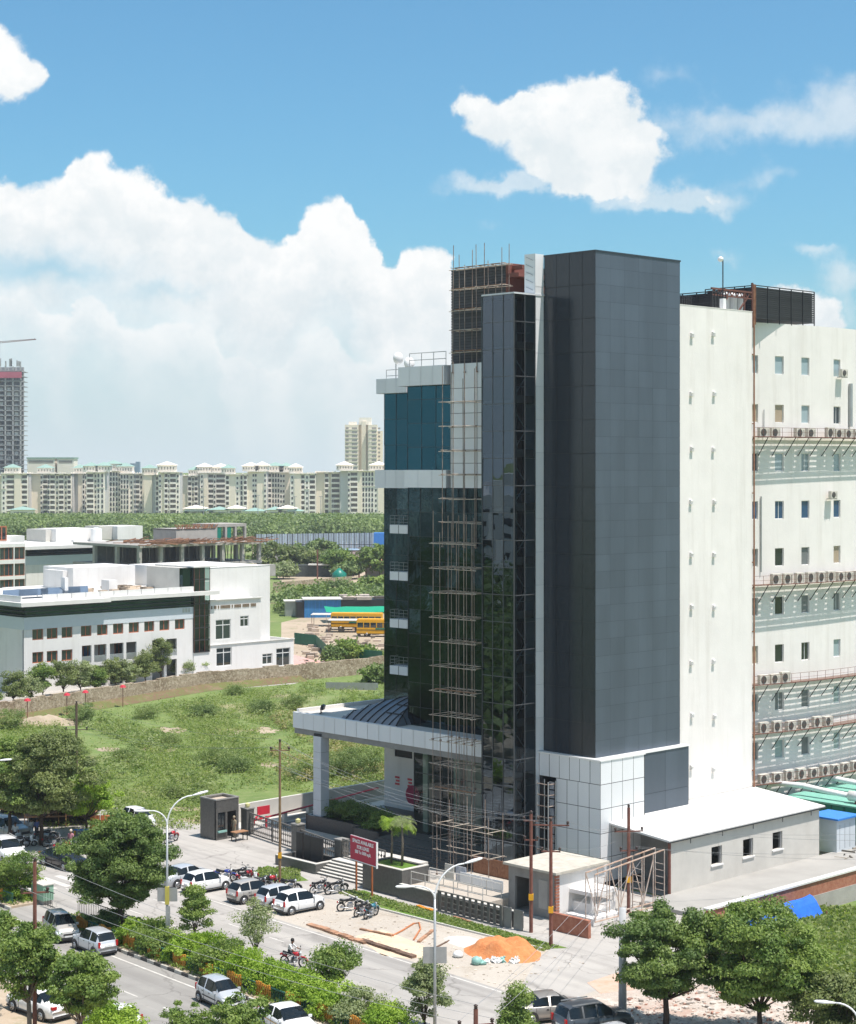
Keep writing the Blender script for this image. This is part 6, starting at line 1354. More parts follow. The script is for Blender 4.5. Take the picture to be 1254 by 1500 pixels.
# median trees and hedge
tree(76-8, 1330, 3.4, 1.6, 'round clipped tree in the median next to the rusty pole top', 'tree', lf_mid, 15, .25, 30, 150, .5, .12, name='tree', p=Rd(-7.2, 10.7), trunk=True)
tree(0, 0, 3.9, 1.25, 'young median tree right of the double street lamp', lm=lf_mid, seed=16, nc=34, npc=110, cr=.42, ls=.13, hb=.35, shape='cone', p=G(285, 1391), name='young_tree', bk=bark_p)
tree(0, 0, 4.3, 1.25, 'feathery pale young tree in the hedge near the motorcycle rider', lm=lf_pale, seed=17, nc=36, npc=90, cr=.45, ls=.09, hb=.3, shape='cone', p=G(374, 1418), name='young_tree', bk=bark_p)
tree(0, 0, 3.1, 1.2, 'round topiary tree standing above the hedge', lm=lf_mid, seed=18, nc=34, npc=170, cr=.5, ls=.11, hb=.35, p=G(491, 1468), name='topiary_tree')
tree(0, 0, 4.0, 1.45, 'conical young tree at the foot of the single grey lamp post', lm=lf_pale, seed=19, nc=46, npc=130, cr=.42, ls=.13, hb=.15, shape='cone', p=G(622, 1512), name='young_tree')
tree(0, 0, 3.3, 1.0, 'small conical tree before the bronze sedan', lm=lf_mid, seed=20, nc=30, npc=120, cr=.4, ls=.12, hb=.15, shape='cone', p=G(757, 1540), name='young_tree')
hl_ = ['at the left photo edge', 'beside the green box', 'left of the median gap', 'under the dark median tree', 'left of the double lamp', 'at the foot of the double lamp', 'right of the double lamp', 'below the young median tree', 'before the feathery tree', 'right of the feathery tree', 'above the silver hatchback', 'behind the white taxi roof', 'left of the topiary tree', 'right of the topiary tree', 'at the lower end of the hedge', 'grey-green, near the bottom edge', 'at the bottom edge']
sl = [(-14, 1.9, lf_lime), (-10.6, 1.6, lf_mid), (-7.6, 1.7, lf_lime), (4.6, 1.4, lf_dark), (8.2, 1.5, lf_lime), (10.0, 1.6, lf_mid), (11.9, 1.6, lf_mid), (13.9, 1.6, lf_lime), (15.6, 1.7, lf_lime), (17.4, 1.8, lf_mid), (19.3, 1.6, lf_lime), (21.6, 1.5, lf_lime), (23.7, 1.55, lf_lime), (26.0, 1.6, lf_lime), (28.2, 1.55, lf_lime), (30.2, 1.6, lf_pale), (32.6, 1.6, lf_lime)]
for i, (s, h, m_) in enumerate(sl):
    tree(0, 0, h+.2, 1.35, 'clipped %s hedge bush %s' % ({'leaf_lime': 'lime-green', 'leaf_mid': 'green', 'leaf_dark': 'dark green', 'leaf_pale': 'pale'}[m_.name], hl_[i]), 'bush', m_, 30+i, .02, 34, 95, .42, .13, name='hedge_bush', group='hedge bushes in the median', p=Rd(s, 10.4+rnd.uniform(-.2,.2)), trunk=False, hollow=.3)
# hedge on the planter and palms
for i, (a, b) in enumerate(((.8, 29.6), (.8, 27.4), (.6, 25.2), (-.2, 22.6))):
    tree(0, 0, 1.4, 1.35, 'dark planter hedge under the canopy, '+('below the column', 'second from the column', 'third from the column', 'in the front corner box')[i], 'bush', lf_dark if i < 3 else lf_mid, 60+i, .1, 30, 90, .4, .12, name='hedge_bush', group='hedges in the canopy planter', p=Wd(a, b, .95), trunk=False, hollow=.3)
def palm(a, b, h, lab, sd_):
    r_ = random.Random(sd_); t = T('palm', lab, 'palm tree', Wd(a, b, 1.8), 0, 'young palms in the raised planter'); k = MB(); k.path([(0,0,0), (.05,.03,h*.5), (0,0,h)], .09, 6, r2=.06); k.build('trunk', bark_p, t, True); k = MB()
    for i in range(30):
        an = r_.uniform(0, 6.28); up = r_.uniform(.1, 1.1); l_ = r_.uniform(.8, 1.25); pts = []
        for j in range(7): f = j/6; pts.append(Vector((math.cos(an)*l_*f*.85, math.sin(an)*l_*f*.85, h+up*f*.9-1.5*f*f*l_*.45)))
        for p_, q_ in zip(pts, pts[1:]):
            for s_ in (-1, 1):
                for u_ in (0, .5): 
                    m_ = p_.lerp(q_, u_); sd2 = Vector((-math.sin(an)*s_, math.cos(an)*s_, -.5))*.26; dd = (q_-p_)*.45; k.quad(m_, m_+dd*.35, m_+dd+sd2, m_+dd*.7+sd2, r_.random())
    k.build('fronds', lf_lime if sd_ % 2 else lf_pale, t)
palm(-10.6, 10.5, 3.0, 'young palm at the left of the raised planter', 1); palm(-10.7, 9.3, 3.2, 'young palm nearest the planter corner', 2); palm(-9.9, 10.1, 2.7, 'shorter young palm behind the other two', 3)
# shrubs in the field
fs = [(318, 1122, 3.4, 1.9), (350, 1130, 2.6, 1.2), (190, 1115, 2.6, 1.2), (255, 1168, 1.3, 1.0), (120, 1060, 3.0, 2.6), (15, 1068, 3.0, 2.4), (430, 1040, 2.8, 1.8), (300, 1050, 3.0, 1.6), (215, 1052, 2.2, 1.4), (505, 1045, 2.8, 1.8), (520, 1140, 5.2, 3.0), (540, 1128, 4.5, 2.5), (455, 1140, 3.5, 1.5), (385, 1045, 2.2, 1.5), (490, 1135, 3.6, 2.0), (250, 1090, 1.6, .8), (470, 1070, 2.6, 1.4), (105, 1110, 3.4, 1.6), (345, 1018, 1.8, 1.3), (60, 1120, 2.6, 1.2)]
fl_ = ['largest grey-green thorn bush in the middle of the field', 'thorn bush right beside the largest one', 'wide thorn bush left of the field centre', 'small dark bush low in the field before the guard cabin', 'tall shrub against the stone wall beside the field pole', 'shrub by the stone wall near the left photo edge', 'shrub by the wall near the corrugated sheets', 'shrub clump at the upper middle of the field', 'shrub in the upper left of the field', 'shrub behind the canopy flood lamp', 'large bush behind the canopy column', 'large bush beside the white wall under the canopy', 'bush left of the canopy column', 'shrub left of the canopy, near the wall', 'bush seen between canopy column and glass building', 'scrubby bush near the dark burnt patch', 'bush just left of the canopy edge', 'bush next to the wooden field pole', 'small shrub at the foot of the stone wall', 'weedy bush near the left tree']
for i, (px, py, r_, h) in enumerate(fs):
    tree(px, py, h, r_/2*1.25, fl_[i], 'bush', (lf_bush, lf_far, lf_bush)[i % 3], 80+i, .0, int(20+r_*5), 60, .62, .13, name='wild_bush', group='bushes in the open field', trunk=False, hollow=.2)
# trees behind the stone wall
for i in range(17):
    px = -10+i*25+rnd.uniform(-6, 6); 
    if px > 400: break
    py = 1040-(px)*.155-6; h = (3.3, 4.0, 3.2, 4.6, 5.2, 4.4)[i % 6] if px < 225 else (6.4 if 225 < px < 255 else 2.6)
    tree(px, py, h, 1.55, 'young tree between the stone wall and the white college, at '+['the photo edge', 'the far left', 'the left corner', 'the left windows', 'the third window', 'the first loggia', 'the middle loggias', 'the right loggias', 'the last loggia', 'the glass stair', 'the white block', 'the yellow pipe', 'the block windows', 'the block corner', 'the ramp', 'the ramp edge', 'the ramp end'][i], 'tree', (lf_mid, lf_olive, lf_pale)[i % 3 if i != 9 else 1], 110+i, .2, 40, 70, .6, .2, name='young_tree', group='young trees along the college wall')
for i, (px, py, h, r_, m_) in enumerate(((468, 838, 9, 7, lf_far), (437, 842, 8, 6, lf_olive), (498, 845, 7, 4, lf_mid), (510, 848, 4, 4, lf_far), (556, 848, 9, 5, lf_mid), (400, 842, 9, 7, lf_olive), (556, 870, 4, 4, lf_mid), (415, 848, 4, 3, lf_pale))):
    tree(px, py, h, r_, 'roadside tree by the sandy track, '+('large and round in the middle', 'left of the large round one', 'slender, right of the round one', 'low and bushy', 'tall beside the orange roof', 'behind the college block corner', 'low at the edge of the glass building', 'pale and small by the white block')[i], 'tree', m_, 140+i, .25, 60, 60, 1.3, .55, group='roadside trees by the sandy track')
for i, (px, py, h, r_) in enumerate(((440, 898, 2.6, 4), (470, 893, 2.2, 5), (498, 880, 5, 4), (455, 880, 3.5, 5), (430, 888, 3, 4), (520, 888, 3, 5), (545, 882, 3, 5), (505, 970, 3.4, 1.8), (490, 972, 2.2, 1.4), (535, 965, 1.5, 2.5), (553, 1000, 2, 2.5))):
    tree(px, py, h, r_, 'wild bush beyond the college, '+('first left of the blue shed', 'over the blue shed', 'tallest near the low wall', 'dark, by the low wall', 'at the white block edge', 'right of the shed roofs', 'nearest the glass building', 'by the stone wall and green hoarding', 'small, at the stone wall', 'in the bus yard', 'behind the corrugated sheets')[i], 'bush', (lf_far, lf_mid)[i % 2], 160+i, .02, 40, 55, .9, .35, name='wild_bush', group='bushes beyond the college', trunk=False, hollow=.2)
# far woods: one mass
def woods(name, lab, n, fn, rmin, rmax, lm, npc=70, ls=1.1, seed=0, hmin=.9, hmax=1.3, zl=False):
    rng = np.random.default_rng(seed); P = []; T_ = []; NN = []
    for i in range(n):
        x, y = fn(rng); R = rng.uniform(rmin, rmax); h = R*rng.uniform(hmin, hmax)
        if zl: h = min(h, max(2.2, (29.5-.0242*y)/1.85))
        q = rng.normal(size=(npc, 3)); q /= np.linalg.norm(q, axis=1)[:, None]; q[:, 2] = np.abs(q[:, 2])*1.1-.12
        P.append(np.array([x, y, h*.75])+q*np.array([R, R, h])*rng.uniform(.75, 1.05, (npc, 1))*(1+.25*rng.normal(size=(npc, 1))*.5)); NN.append(q); T_.append(np.clip(rng.normal(.5+.45*rng.normal(), .12, npc), 0, 1))
    P = np.concatenate(P); me = leaf_mesh(name, P, np.concatenate(T_), ls, rng, normals=np.concatenate(NN)); me.materials.append(lm); o = mk(name, me); return tag(o, lab, 'woods', kind='stuff')
def fw(r):
    y = r.uniform(745, 1040); x0, x1 = (-60-PX)/F*y, (760-PX)/F*y; return r.uniform(x0, x1), y
woods('woods', 'broad belt of dense green woods before the apartment row', 2600, fw, 2.5, 8.5, lf_far, 100, .8, 5, .6, 1.1, True)
def fw2(r):
    px = r.uniform(400, 600); y = r.uniform(872, 898); g_ = G(px, y); return g_.x, g_.y
woods('scrub', 'green scrub between the low wall and the blue shed', 220, fw2, .8, 2.2, lf_far, 40, .5, 6)
# irregular scrub and dry grass through the field
def fld(px0, px1, py0, py1, cl):
    def f(r):
        while True:
            px, py = r.uniform(px0, px1), r.uniform(py0, py1)
            if py > 1072-px*.143 and not (px > 330 and py > 1150) and math.sin(px*.045+2*math.sin(py*.05))+math.sin(py*.11-px*.02)*.8+r.normal()*.4 > cl: g_ = G(px, py); return g_.x, g_.y
    return f
woods('field_scrub', 'irregular low scrub spread through the open field', 420, fld(60, 600, 1010, 1205, .5), .25, 1.1, lf_bush, 45, .16, 41, .35, .8)
woods('field_weeds', 'green weeds growing in drifts over the field', 520, fld(100, 600, 1000, 1160, .4), .2, .8, lf_grass, 40, .14, 42, .3, .8)
woods('dry_grass', 'tall tan dry grass near the canopy and path', 320, fld(400, 600, 1040, 1160, -.3), .3, .9, leafmat('leaf_tan', (.26,.24,.10), (.42,.37,.19), .4), 45, .14, 43, .5, 1.1)
for i, (px, py, rx, ry) in enumerate(((235, 1098, 26, 5), (160, 1098, 22, 4), (385, 1070, 26, 5), (330, 1072, 30, 6), (250, 1070, 30, 5), (140, 1130, 18, 4), (395, 1120, 16, 4), (270, 1185, 24, 4), (500, 1155, 24, 5), (60, 1085, 30, 5))):
    r_ = random.Random(i); pts = [G(px+math.cos(a)*rx*r_.uniform(.6, 1.2), py+math.sin(a)*ry*r_.uniform(.6, 1.2)) for a in [j*math.pi/8 for j in range(16)]]
    o = MB().add([(p.x, p.y, .004+.002*(i % 3)) for p in pts], [tuple(range(16))]).build('bare_soil', dirt if i % 2 else MT['bank_dirt_flat'] if 'bank_dirt_flat' in MT else dirt); o['kind'] = 'structure'; o['label'] = 'bare patch of soil in the field'
# weeds and grass over the field
rng = np.random.default_rng(21); n = 60000; px = rng.uniform(-60, 640, n); py = 1000+rng.beta(1.0, 1.3, n)*215
keep = (py > 1064-px*.143) & ~((px > 335) & (py > 1160)) & (np.sin(px*.021+py*.013)+np.sin(px*.05-py*.06)*.7+np.sin(px*.13+np.sin(py*.11)*3)*np.sin(py*.21+px*.04)*1.3+rng.normal(size=n)*.9 > .2); px, py = px[keep], py[keep]; d = CH*F/(py-HY); X = (px-PX)/F*d; n = len(X)
k_ = 6; X = np.repeat(X, k_)+rng.normal(size=n*k_)*.35; Y = np.repeat(d, k_)+rng.normal(size=n*k_)*.35; tn = np.repeat(rng.uniform(0, 1, n), k_); Z = rng.uniform(.02, .25, n*k_)
Z = Z*np.repeat(rng.choice([.7, 1, 2.6], n), k_); me = leaf_mesh('field_grass', np.stack([X, Y, Z], 1), tn, .13, rng, aspect=1.8, upbias=1.6); me.materials.append(lf_grass); tag(mk('field_grass', me), 'tufted grass and weeds over the open field', 'grass', kind='stuff')
n = 5000; px = rng.uniform(1130, 1290, n); py = rng.uniform(1345, 1440, n); keep = (px-1130)*.9+rng.normal(size=n)*12 > (py-1352)*-.2+18+(np.abs(py-1395) > 20)*10; px, py = px[keep], py[keep]; d = CH*F/(py-HY); X = (px-PX)/F*d; n = len(X)
X = np.repeat(X, 6)+rng.normal(size=n*6)*.3; Y = np.repeat(d, 6)+rng.normal(size=n*6)*.3; Z = rng.uniform(.05, .8, n*6); me = leaf_mesh('field_grass', np.stack([X, Y, Z], 1), np.repeat(rng.uniform(0, 1, n), 6), .26, rng, upbias=.3); me.materials.append(lf_grass); tag(mk('field_grass', me), 'tall weeds below the cracked boundary wall at right', 'grass', kind='stuff')
n = 3500; s = rng.uniform(5.5, 26, n); nn_ = rng.uniform(-9.1, -7.6, n); U = np.array(RU); NV = np.array(RN); B0 = np.array(P0); Q = B0+s[:, None]*U+nn_[:, None]*NV; Q[:, 2] = rng.uniform(.02, .12, n); me = leaf_mesh('lawn_grass', Q, rng.uniform(0, 1, n), .12, rng); me.materials.append(lf_grass); tag(mk('lawn_grass', me), 'short grass on the narrow lawn strip', 'grass', kind='stuff')
n = 1500; q_ = [G(rng.uniform(378, 440), rng.uniform(1272, 1290)) for _ in range(n)]; Q = np.array([(v.x, v.y, rng.uniform(.02, .12)) for v in q_]); me = leaf_mesh('lawn_grass', Q, rng.uniform(0, 1, n), .12, rng); me.materials.append(lf_grass); tag(mk('lawn_grass', me), 'short grass on the triangular lawn behind the motorcycles', 'grass', kind='stuff')
# median weeds under the hedge
n = 5000; s = rng.uniform(-15, 36, n); s = np.where((s > -5.8) & (s < -.8), 8, s); nn_ = rng.uniform(9.5, 12.0, n); Q = B0+s[:, None]*U+nn_[:, None]*NV; Q[:, 2] = rng.uniform(.16, .4, n); me = leaf_mesh('ground_cover', Q, rng.uniform(0, 1, n), .16, rng); me.materials.append(lf_mid); tag(mk('ground_cover', me), 'low weeds along the median hedge', 'ground cover', kind='stuff')
# rubble and sand
k = MB()
for i in range(2600):
    px, py = rnd.uniform(885, 1254), rnd.uniform(1405, 1535)
    if py < 1475-(px-885)*.35: continue
    p = G(px, py); s = rnd.choice((.04, .05, .07, .09, .14))*rnd.uniform(.7, 1.4); an = rnd.uniform(0, 3); ca, sa = math.cos(an)*s, math.sin(an)*s; h = s*rnd.uniform(.3, .9)
    k.prism([(p.x+ca, p.y+sa), (p.x-sa*.6, p.y+ca*.6), (p.x-ca, p.y-sa), (p.x+sa*.6, p.y-ca*.6)], 0.01, h, rnd.random(), rnd.choice((0, 0, 0, 1)))
tag(k.build('brick_rubble', [mat('rubble_pale', (.46,.41,.36), .9, tone=.35), mat('rubble_brick', (.36,.19,.14), .9, tone=.3)]), 'broken bricks and plaster scattered under the right trees', 'rubble', kind='stuff')
def heap(name, lab, cat, c, rx, ry, h, m, seed, rot=0, lumps=5):
    r = random.Random(seed); n = 40; L_ = [(r.uniform(-.55, .55), r.uniform(-.4, .4), r.uniform(.5, .8), r.uniform(.45, .85)) for _ in range(lumps)]; k = MB(); g = []
    from mathutils import noise
    for j in range(n+1):
        for i in range(n+1):
            u, v = i/n*2-1, j/n*2-1; z = 0
            for (x, y, s, a) in L_: z = max(z, a*max(0, 1-(math.hypot((u-x), (v-y))/s)**1.5))
            z += noise.noise(Vector((u*4+seed, v*4, 0)))*.12+noise.noise(Vector((u*14+seed, v*14, 0)))*.05
            e = max(0, 1-max(0, math.hypot(u, v)-.55)/.45); z *= e; g.append((u*rx, v*ry, max(-.02, z*h-.02)))
    f = [(j*(n+1)+i, j*(n+1)+i+1, (j+1)*(n+1)+i+1, (j+1)*(n+1)+i) for j in range(n) for i in range(n)]; k.add(g, f); o = k.build(name, m, None, True, c, rot); return tag(o, lab, cat)
heap('sand_heap', 'bright orange sand heap on the road shoulder', 'sand heap', G(738, 1396, .0), 2.9, 2.3, 1.35, sandm, 3, RANG)
heap('gravel_heap', 'flat pale grey gravel heap behind the orange sand', 'gravel heap', G(675, 1380), 2.8, 1.6, .35, concl, 5, RANG, 3)
heap('sand_spread', 'thin spread of pale orange sand between the brick lines', 'sand heap', G(590, 1383), 2.4, 1.3, .18, sandp, 7, RANG, 4)
heap('dirt_heap', 'brown dirt heap against the stone wall at left', 'dirt heap', G(75, 1060), 5, 3, 1.3, dirt, 9, 0, 5)
t = T('cement_bags', 'torn white and green plastic bags at the foot of the sand heap', 'bags', G(733, 1410), .2)
for i in range(14):
    x, y = rnd.uniform(-1.3, 1.2), rnd.uniform(-.4, .5); r_ = rnd.uniform(.14, .26); k = MB(); k.lathe([(r_*.8, 0), (r_, .08), (r_*.9, .2), (r_*.45, .3), (.03, .34)], 9, 'z', (x, y, 0)); k.v = [(a+rnd.uniform(-.1,.1), b+rnd.uniform(-.1,.1), max(0, c*.8+rnd.uniform(-.08,.06))) for a, b, c in k.v]; k.build('bag', (whitep, white2, MT['sea_green'], whitep, white2)[i % 5], t, False)
t = T('cement_bag', 'single greenish plastic bag left of the sand heap', 'bag', G(698, 1413), 0); k = MB(); k.lathe([(.2,0),(.33,.12),(.3,.35),(.1,.5)], 9); k.build('sack', MT['sea_green'], t, True)
t = T('cement_bag', 'single white plastic bag left of the sand heap', 'bag', G(671, 1402), 0); k = MB(); k.lathe([(.2,0),(.36,.1),(.28,.3),(.1,.4)], 9); k.build('sack', whitep, t, True)
# brick lines, planks, pipes on the shoulder
def plank(px0, py0, px1, py1, w, h, m, name, lab, cat):
    a, b = G(px0, py0), G(px1, py1); d = (b-a); k = MB(); n = max(1, int(d.length/.5)); d.normalize(); nn = Vector((-d.y, d.x, 0))*w/2; L_ = (b-a).length
    for i in range(n): p = a+d*(L_*i/n); q = a+d*(L_*(i+.97)/n); o_ = nn*rnd.uniform(-.2,.2); k.prism([p-nn+o_, q-nn+o_, q+nn+o_, p+nn+o_], 0, h*rnd.uniform(.7, 1.2), rnd.random())
    return tag(k.build(name, m), lab, cat)
plank(452, 1355, 536, 1383, .45, .15, mat('plank_tan', (.36,.20,.12), .85, tone=.4), 'shuttering_plank', 'long brown plank row at the edge of the road, left part', 'planks'); plank(528, 1378, 607, 1404, .4, .16, mat('plank_dark', (.13,.08,.055), .85, tone=.4), 'shuttering_plank', 'dark plank row continuing toward the sand spill', 'planks')
plank(528, 1362, 575, 1372, .2, .14, MT['plank_tan'], 'brick_line', 'short line of bricks left of the orange loop', 'bricks'); plank(613, 1381, 634, 1364, .22, .12, MT['plank_tan'], 'brick_line', 'slanting line of bricks right of the orange loop', 'bricks'); plank(640, 1388, 665, 1375, .12, .08, MT['plank_dark'], 'brick_line', 'thin wooden strip beside the grey gravel', 'plank'); 
plank(612, 1328, 634, 1336, .3, .14, orange, 'orange_pipe', 'orange plastic pipe length lying on the lawn strip', 'pipe'); plank(665, 1344, 690, 1352, .2, .12, wood, 'plank', 'brown plank lying below the steel grille', 'plank')
pts = [G(575, 1372), G(590, 1364), G(606, 1354), G(614, 1353), G(616, 1362), G(606, 1378)]; tag(MB().path([p+Vector((0,0,.06)) for p in pts], .06, 5).build('hose', mat('hose_orange', (.45,.17,.07), .7)), 'orange hose loop lying on the sandy shoulder', 'hose')
k = MB()
for i in range(420):
    s, n_ = rnd.uniform(9, 30), rnd.uniform(-7.6, -.4); p = Rd(s, n_); z = rnd.choice((.02, .03, .04, .06)); k.box(p.x-z, p.x+z*1.5, p.y-z, p.y+z, .008, .008+z*.7, rnd.random())
tag(k.build('site_litter', mat('litter', (.50,.43,.35), .9, tone=.4)), 'stones and litter sprinkled over the sandy shoulder', 'litter', kind='stuff')

# beyond the left edge of the view: what the mirror glass looks at
def offw(r):
    y = r.uniform(120, 330); x1 = (-150-PX)/F*y; return r.uniform(-330, x1-8), y
woods('roadside_woods', 'dense dark trees left of the view, seen only mirrored in the glass', 900, offw, 3.5, 7.0, lf_dark, 70, .9, 8, .8, 1.25)
for i, (x, y, w, d, h, m_) in enumerate(((-175, 168, 34, 18, 24, white2), (-250, 215, 40, 20, 31, concl), (-150, 205, 22, 16, 17, concd), (-290, 150, 60, 20, 27, white2))):
    t = T('side_building', ('white block', 'tall pale block', 'small grey block', 'long white block')[i]+' left of the view, seen only mirrored in the glass', 'building', (x, y, 0), .5); MB().box(0, d, -w/2, w/2, 0, h).build('wall', m_, t); k = MB()
    for f in range(int(h/3.6)):
        for q in range(int(w/4)): k.box(d, d+.05, -w/2+q*4+.8, -w/2+q*4+3.0, f*3.6+1.2, f*3.6+2.7)
    k.build('window_band', gl_win, t); MB().box(d*.2, d*.6, -w*.2, w*.1, h, h+3).build('roof_hut', m_, t)
# ------------------------------------------------------------------ vehicles
def paint(name, c, metal=0, rough=.28): return mat(name, c, rough, metal, var=.02, coat=.6)
pw = paint('car_white', (.80,.80,.79)); ps = paint('car_silver', (.56,.58,.60), .35, .35); pbz = paint('car_bronze', (.36,.34,.31), .4, .32); pg = paint('car_graphite', (.085,.095,.105), .4, .3); pk = paint('car_black', (.012,.014,.02), 0, .2); pbe = paint('car_beige', (.44,.42,.385), .3, .38)
cgl = mat('car_glass', (.010,.014,.017), .05, spec=.5, ior=1.45, var=.02); rubber = MT['tyre_rubber']; lampr = mat('tail_lamp', (.42,.015,.015), .2, var=.05); lampc = mat('head_lamp', (.62,.66,.68), .1, var=.03); trim = mat('black_trim', (.03,.03,.032), .55)
def interp(pts, x):
    for (a, b), (c, d) in zip(pts, pts[1:]):
        if x <= c: return b+(d-b)*max(0, (x-a))/(c-a) if c > a else d
    return pts[-1][1]
ST = {
 'hatch': dict(L=3.45, w=.745, top=[(-.5,.60),(-.49,.88),(-.465,1.0),(-.40,1.34),(-.34,1.45),(-.1,1.50),(.08,1.46),(.26,1.05),(.30,1.0),(.44,.86),(.485,.70),(.5,.48)], belt=[(-.5,.60),(-.47,.94),(-.1,.90),(.26,.86),(.44,.80),(.5,.46)], gr=(-.405,.20), roof=(-.36,.085), cowl=.27, rw=(-.47,-.375), pil=[-.17], wb=(.345,-.34), wr=.27),
 'minivan': dict(L=3.6, w=.76, top=[(-.5,.60),(-.49,.95),(-.47,1.05),(-.43,1.42),(-.37,1.55),(-.1,1.60),(.1,1.56),(.31,1.10),(.35,1.03),(.45,.86),(.487,.70),(.5,.48)], belt=[(-.5,.6),(-.47,.98),(-.1,.95),(.3,.90),(.44,.80),(.5,.46)], gr=(-.42,.24), roof=(-.39,.105), cowl=.325, rw=(-.475,-.40), pil=[-.15,.12], wb=(.33,-.32), wr=.27),
 'sedan': dict(L=4.5, w=.87, top=[(-.5,.62),(-.49,.95),(-.44,1.02),(-.36,1.05),(-.22,1.36),(-.14,1.43),(0,1.46),(.08,1.42),(.22,1.04),(.27,.98),(.43,.84),(.485,.68),(.5,.48)], belt=[(-.5,.62),(-.47,.95),(-.1,.93),(.22,.88),(.43,.78),(.5,.46)], gr=(-.28,.17), roof=(-.18,.075), cowl=.24, rw=(-.345,-.19), pil=[-.06], wb=(.30,-.30), wr=.31),
 'suv': dict(L=4.7, w=.92, top=[(-.5,.75),(-.49,1.1),(-.47,1.25),(-.44,1.62),(-.40,1.76),(-.1,1.82),(.05,1.78),(.19,1.28),(.23,1.2),(.42,1.10),(.48,.95),(.5,.60)], belt=[(-.5,.75),(-.47,1.14),(-.1,1.12),(.2,1.08),(.42,1.02),(.5,.58)], gr=(-.43,.14), roof=(-.41,.045), cowl=.20, rw=(-.475,-.42), pil=[-.24,-.06], wb=(.30,-.30), wr=.36),
 'mpv': dict(L=4.3, w=.86, top=[(-.5,.68),(-.49,1.05),(-.47,1.15),(-.44,1.52),(-.40,1.64),(-.1,1.69),(.06,1.64),(.23,1.15),(.28,1.08),(.43,.96),(.485,.80),(.5,.55)], belt=[(-.5,.68),(-.47,1.06),(-.1,1.03),(.24,.98),(.43,.88),(.5,.52)], gr=(-.43,.17), roof=(-.41,.055), cowl=.245, rw=(-.475,-.42), pil=[-.24,-.04], wb=(.31,-.31), wr=.32),
}
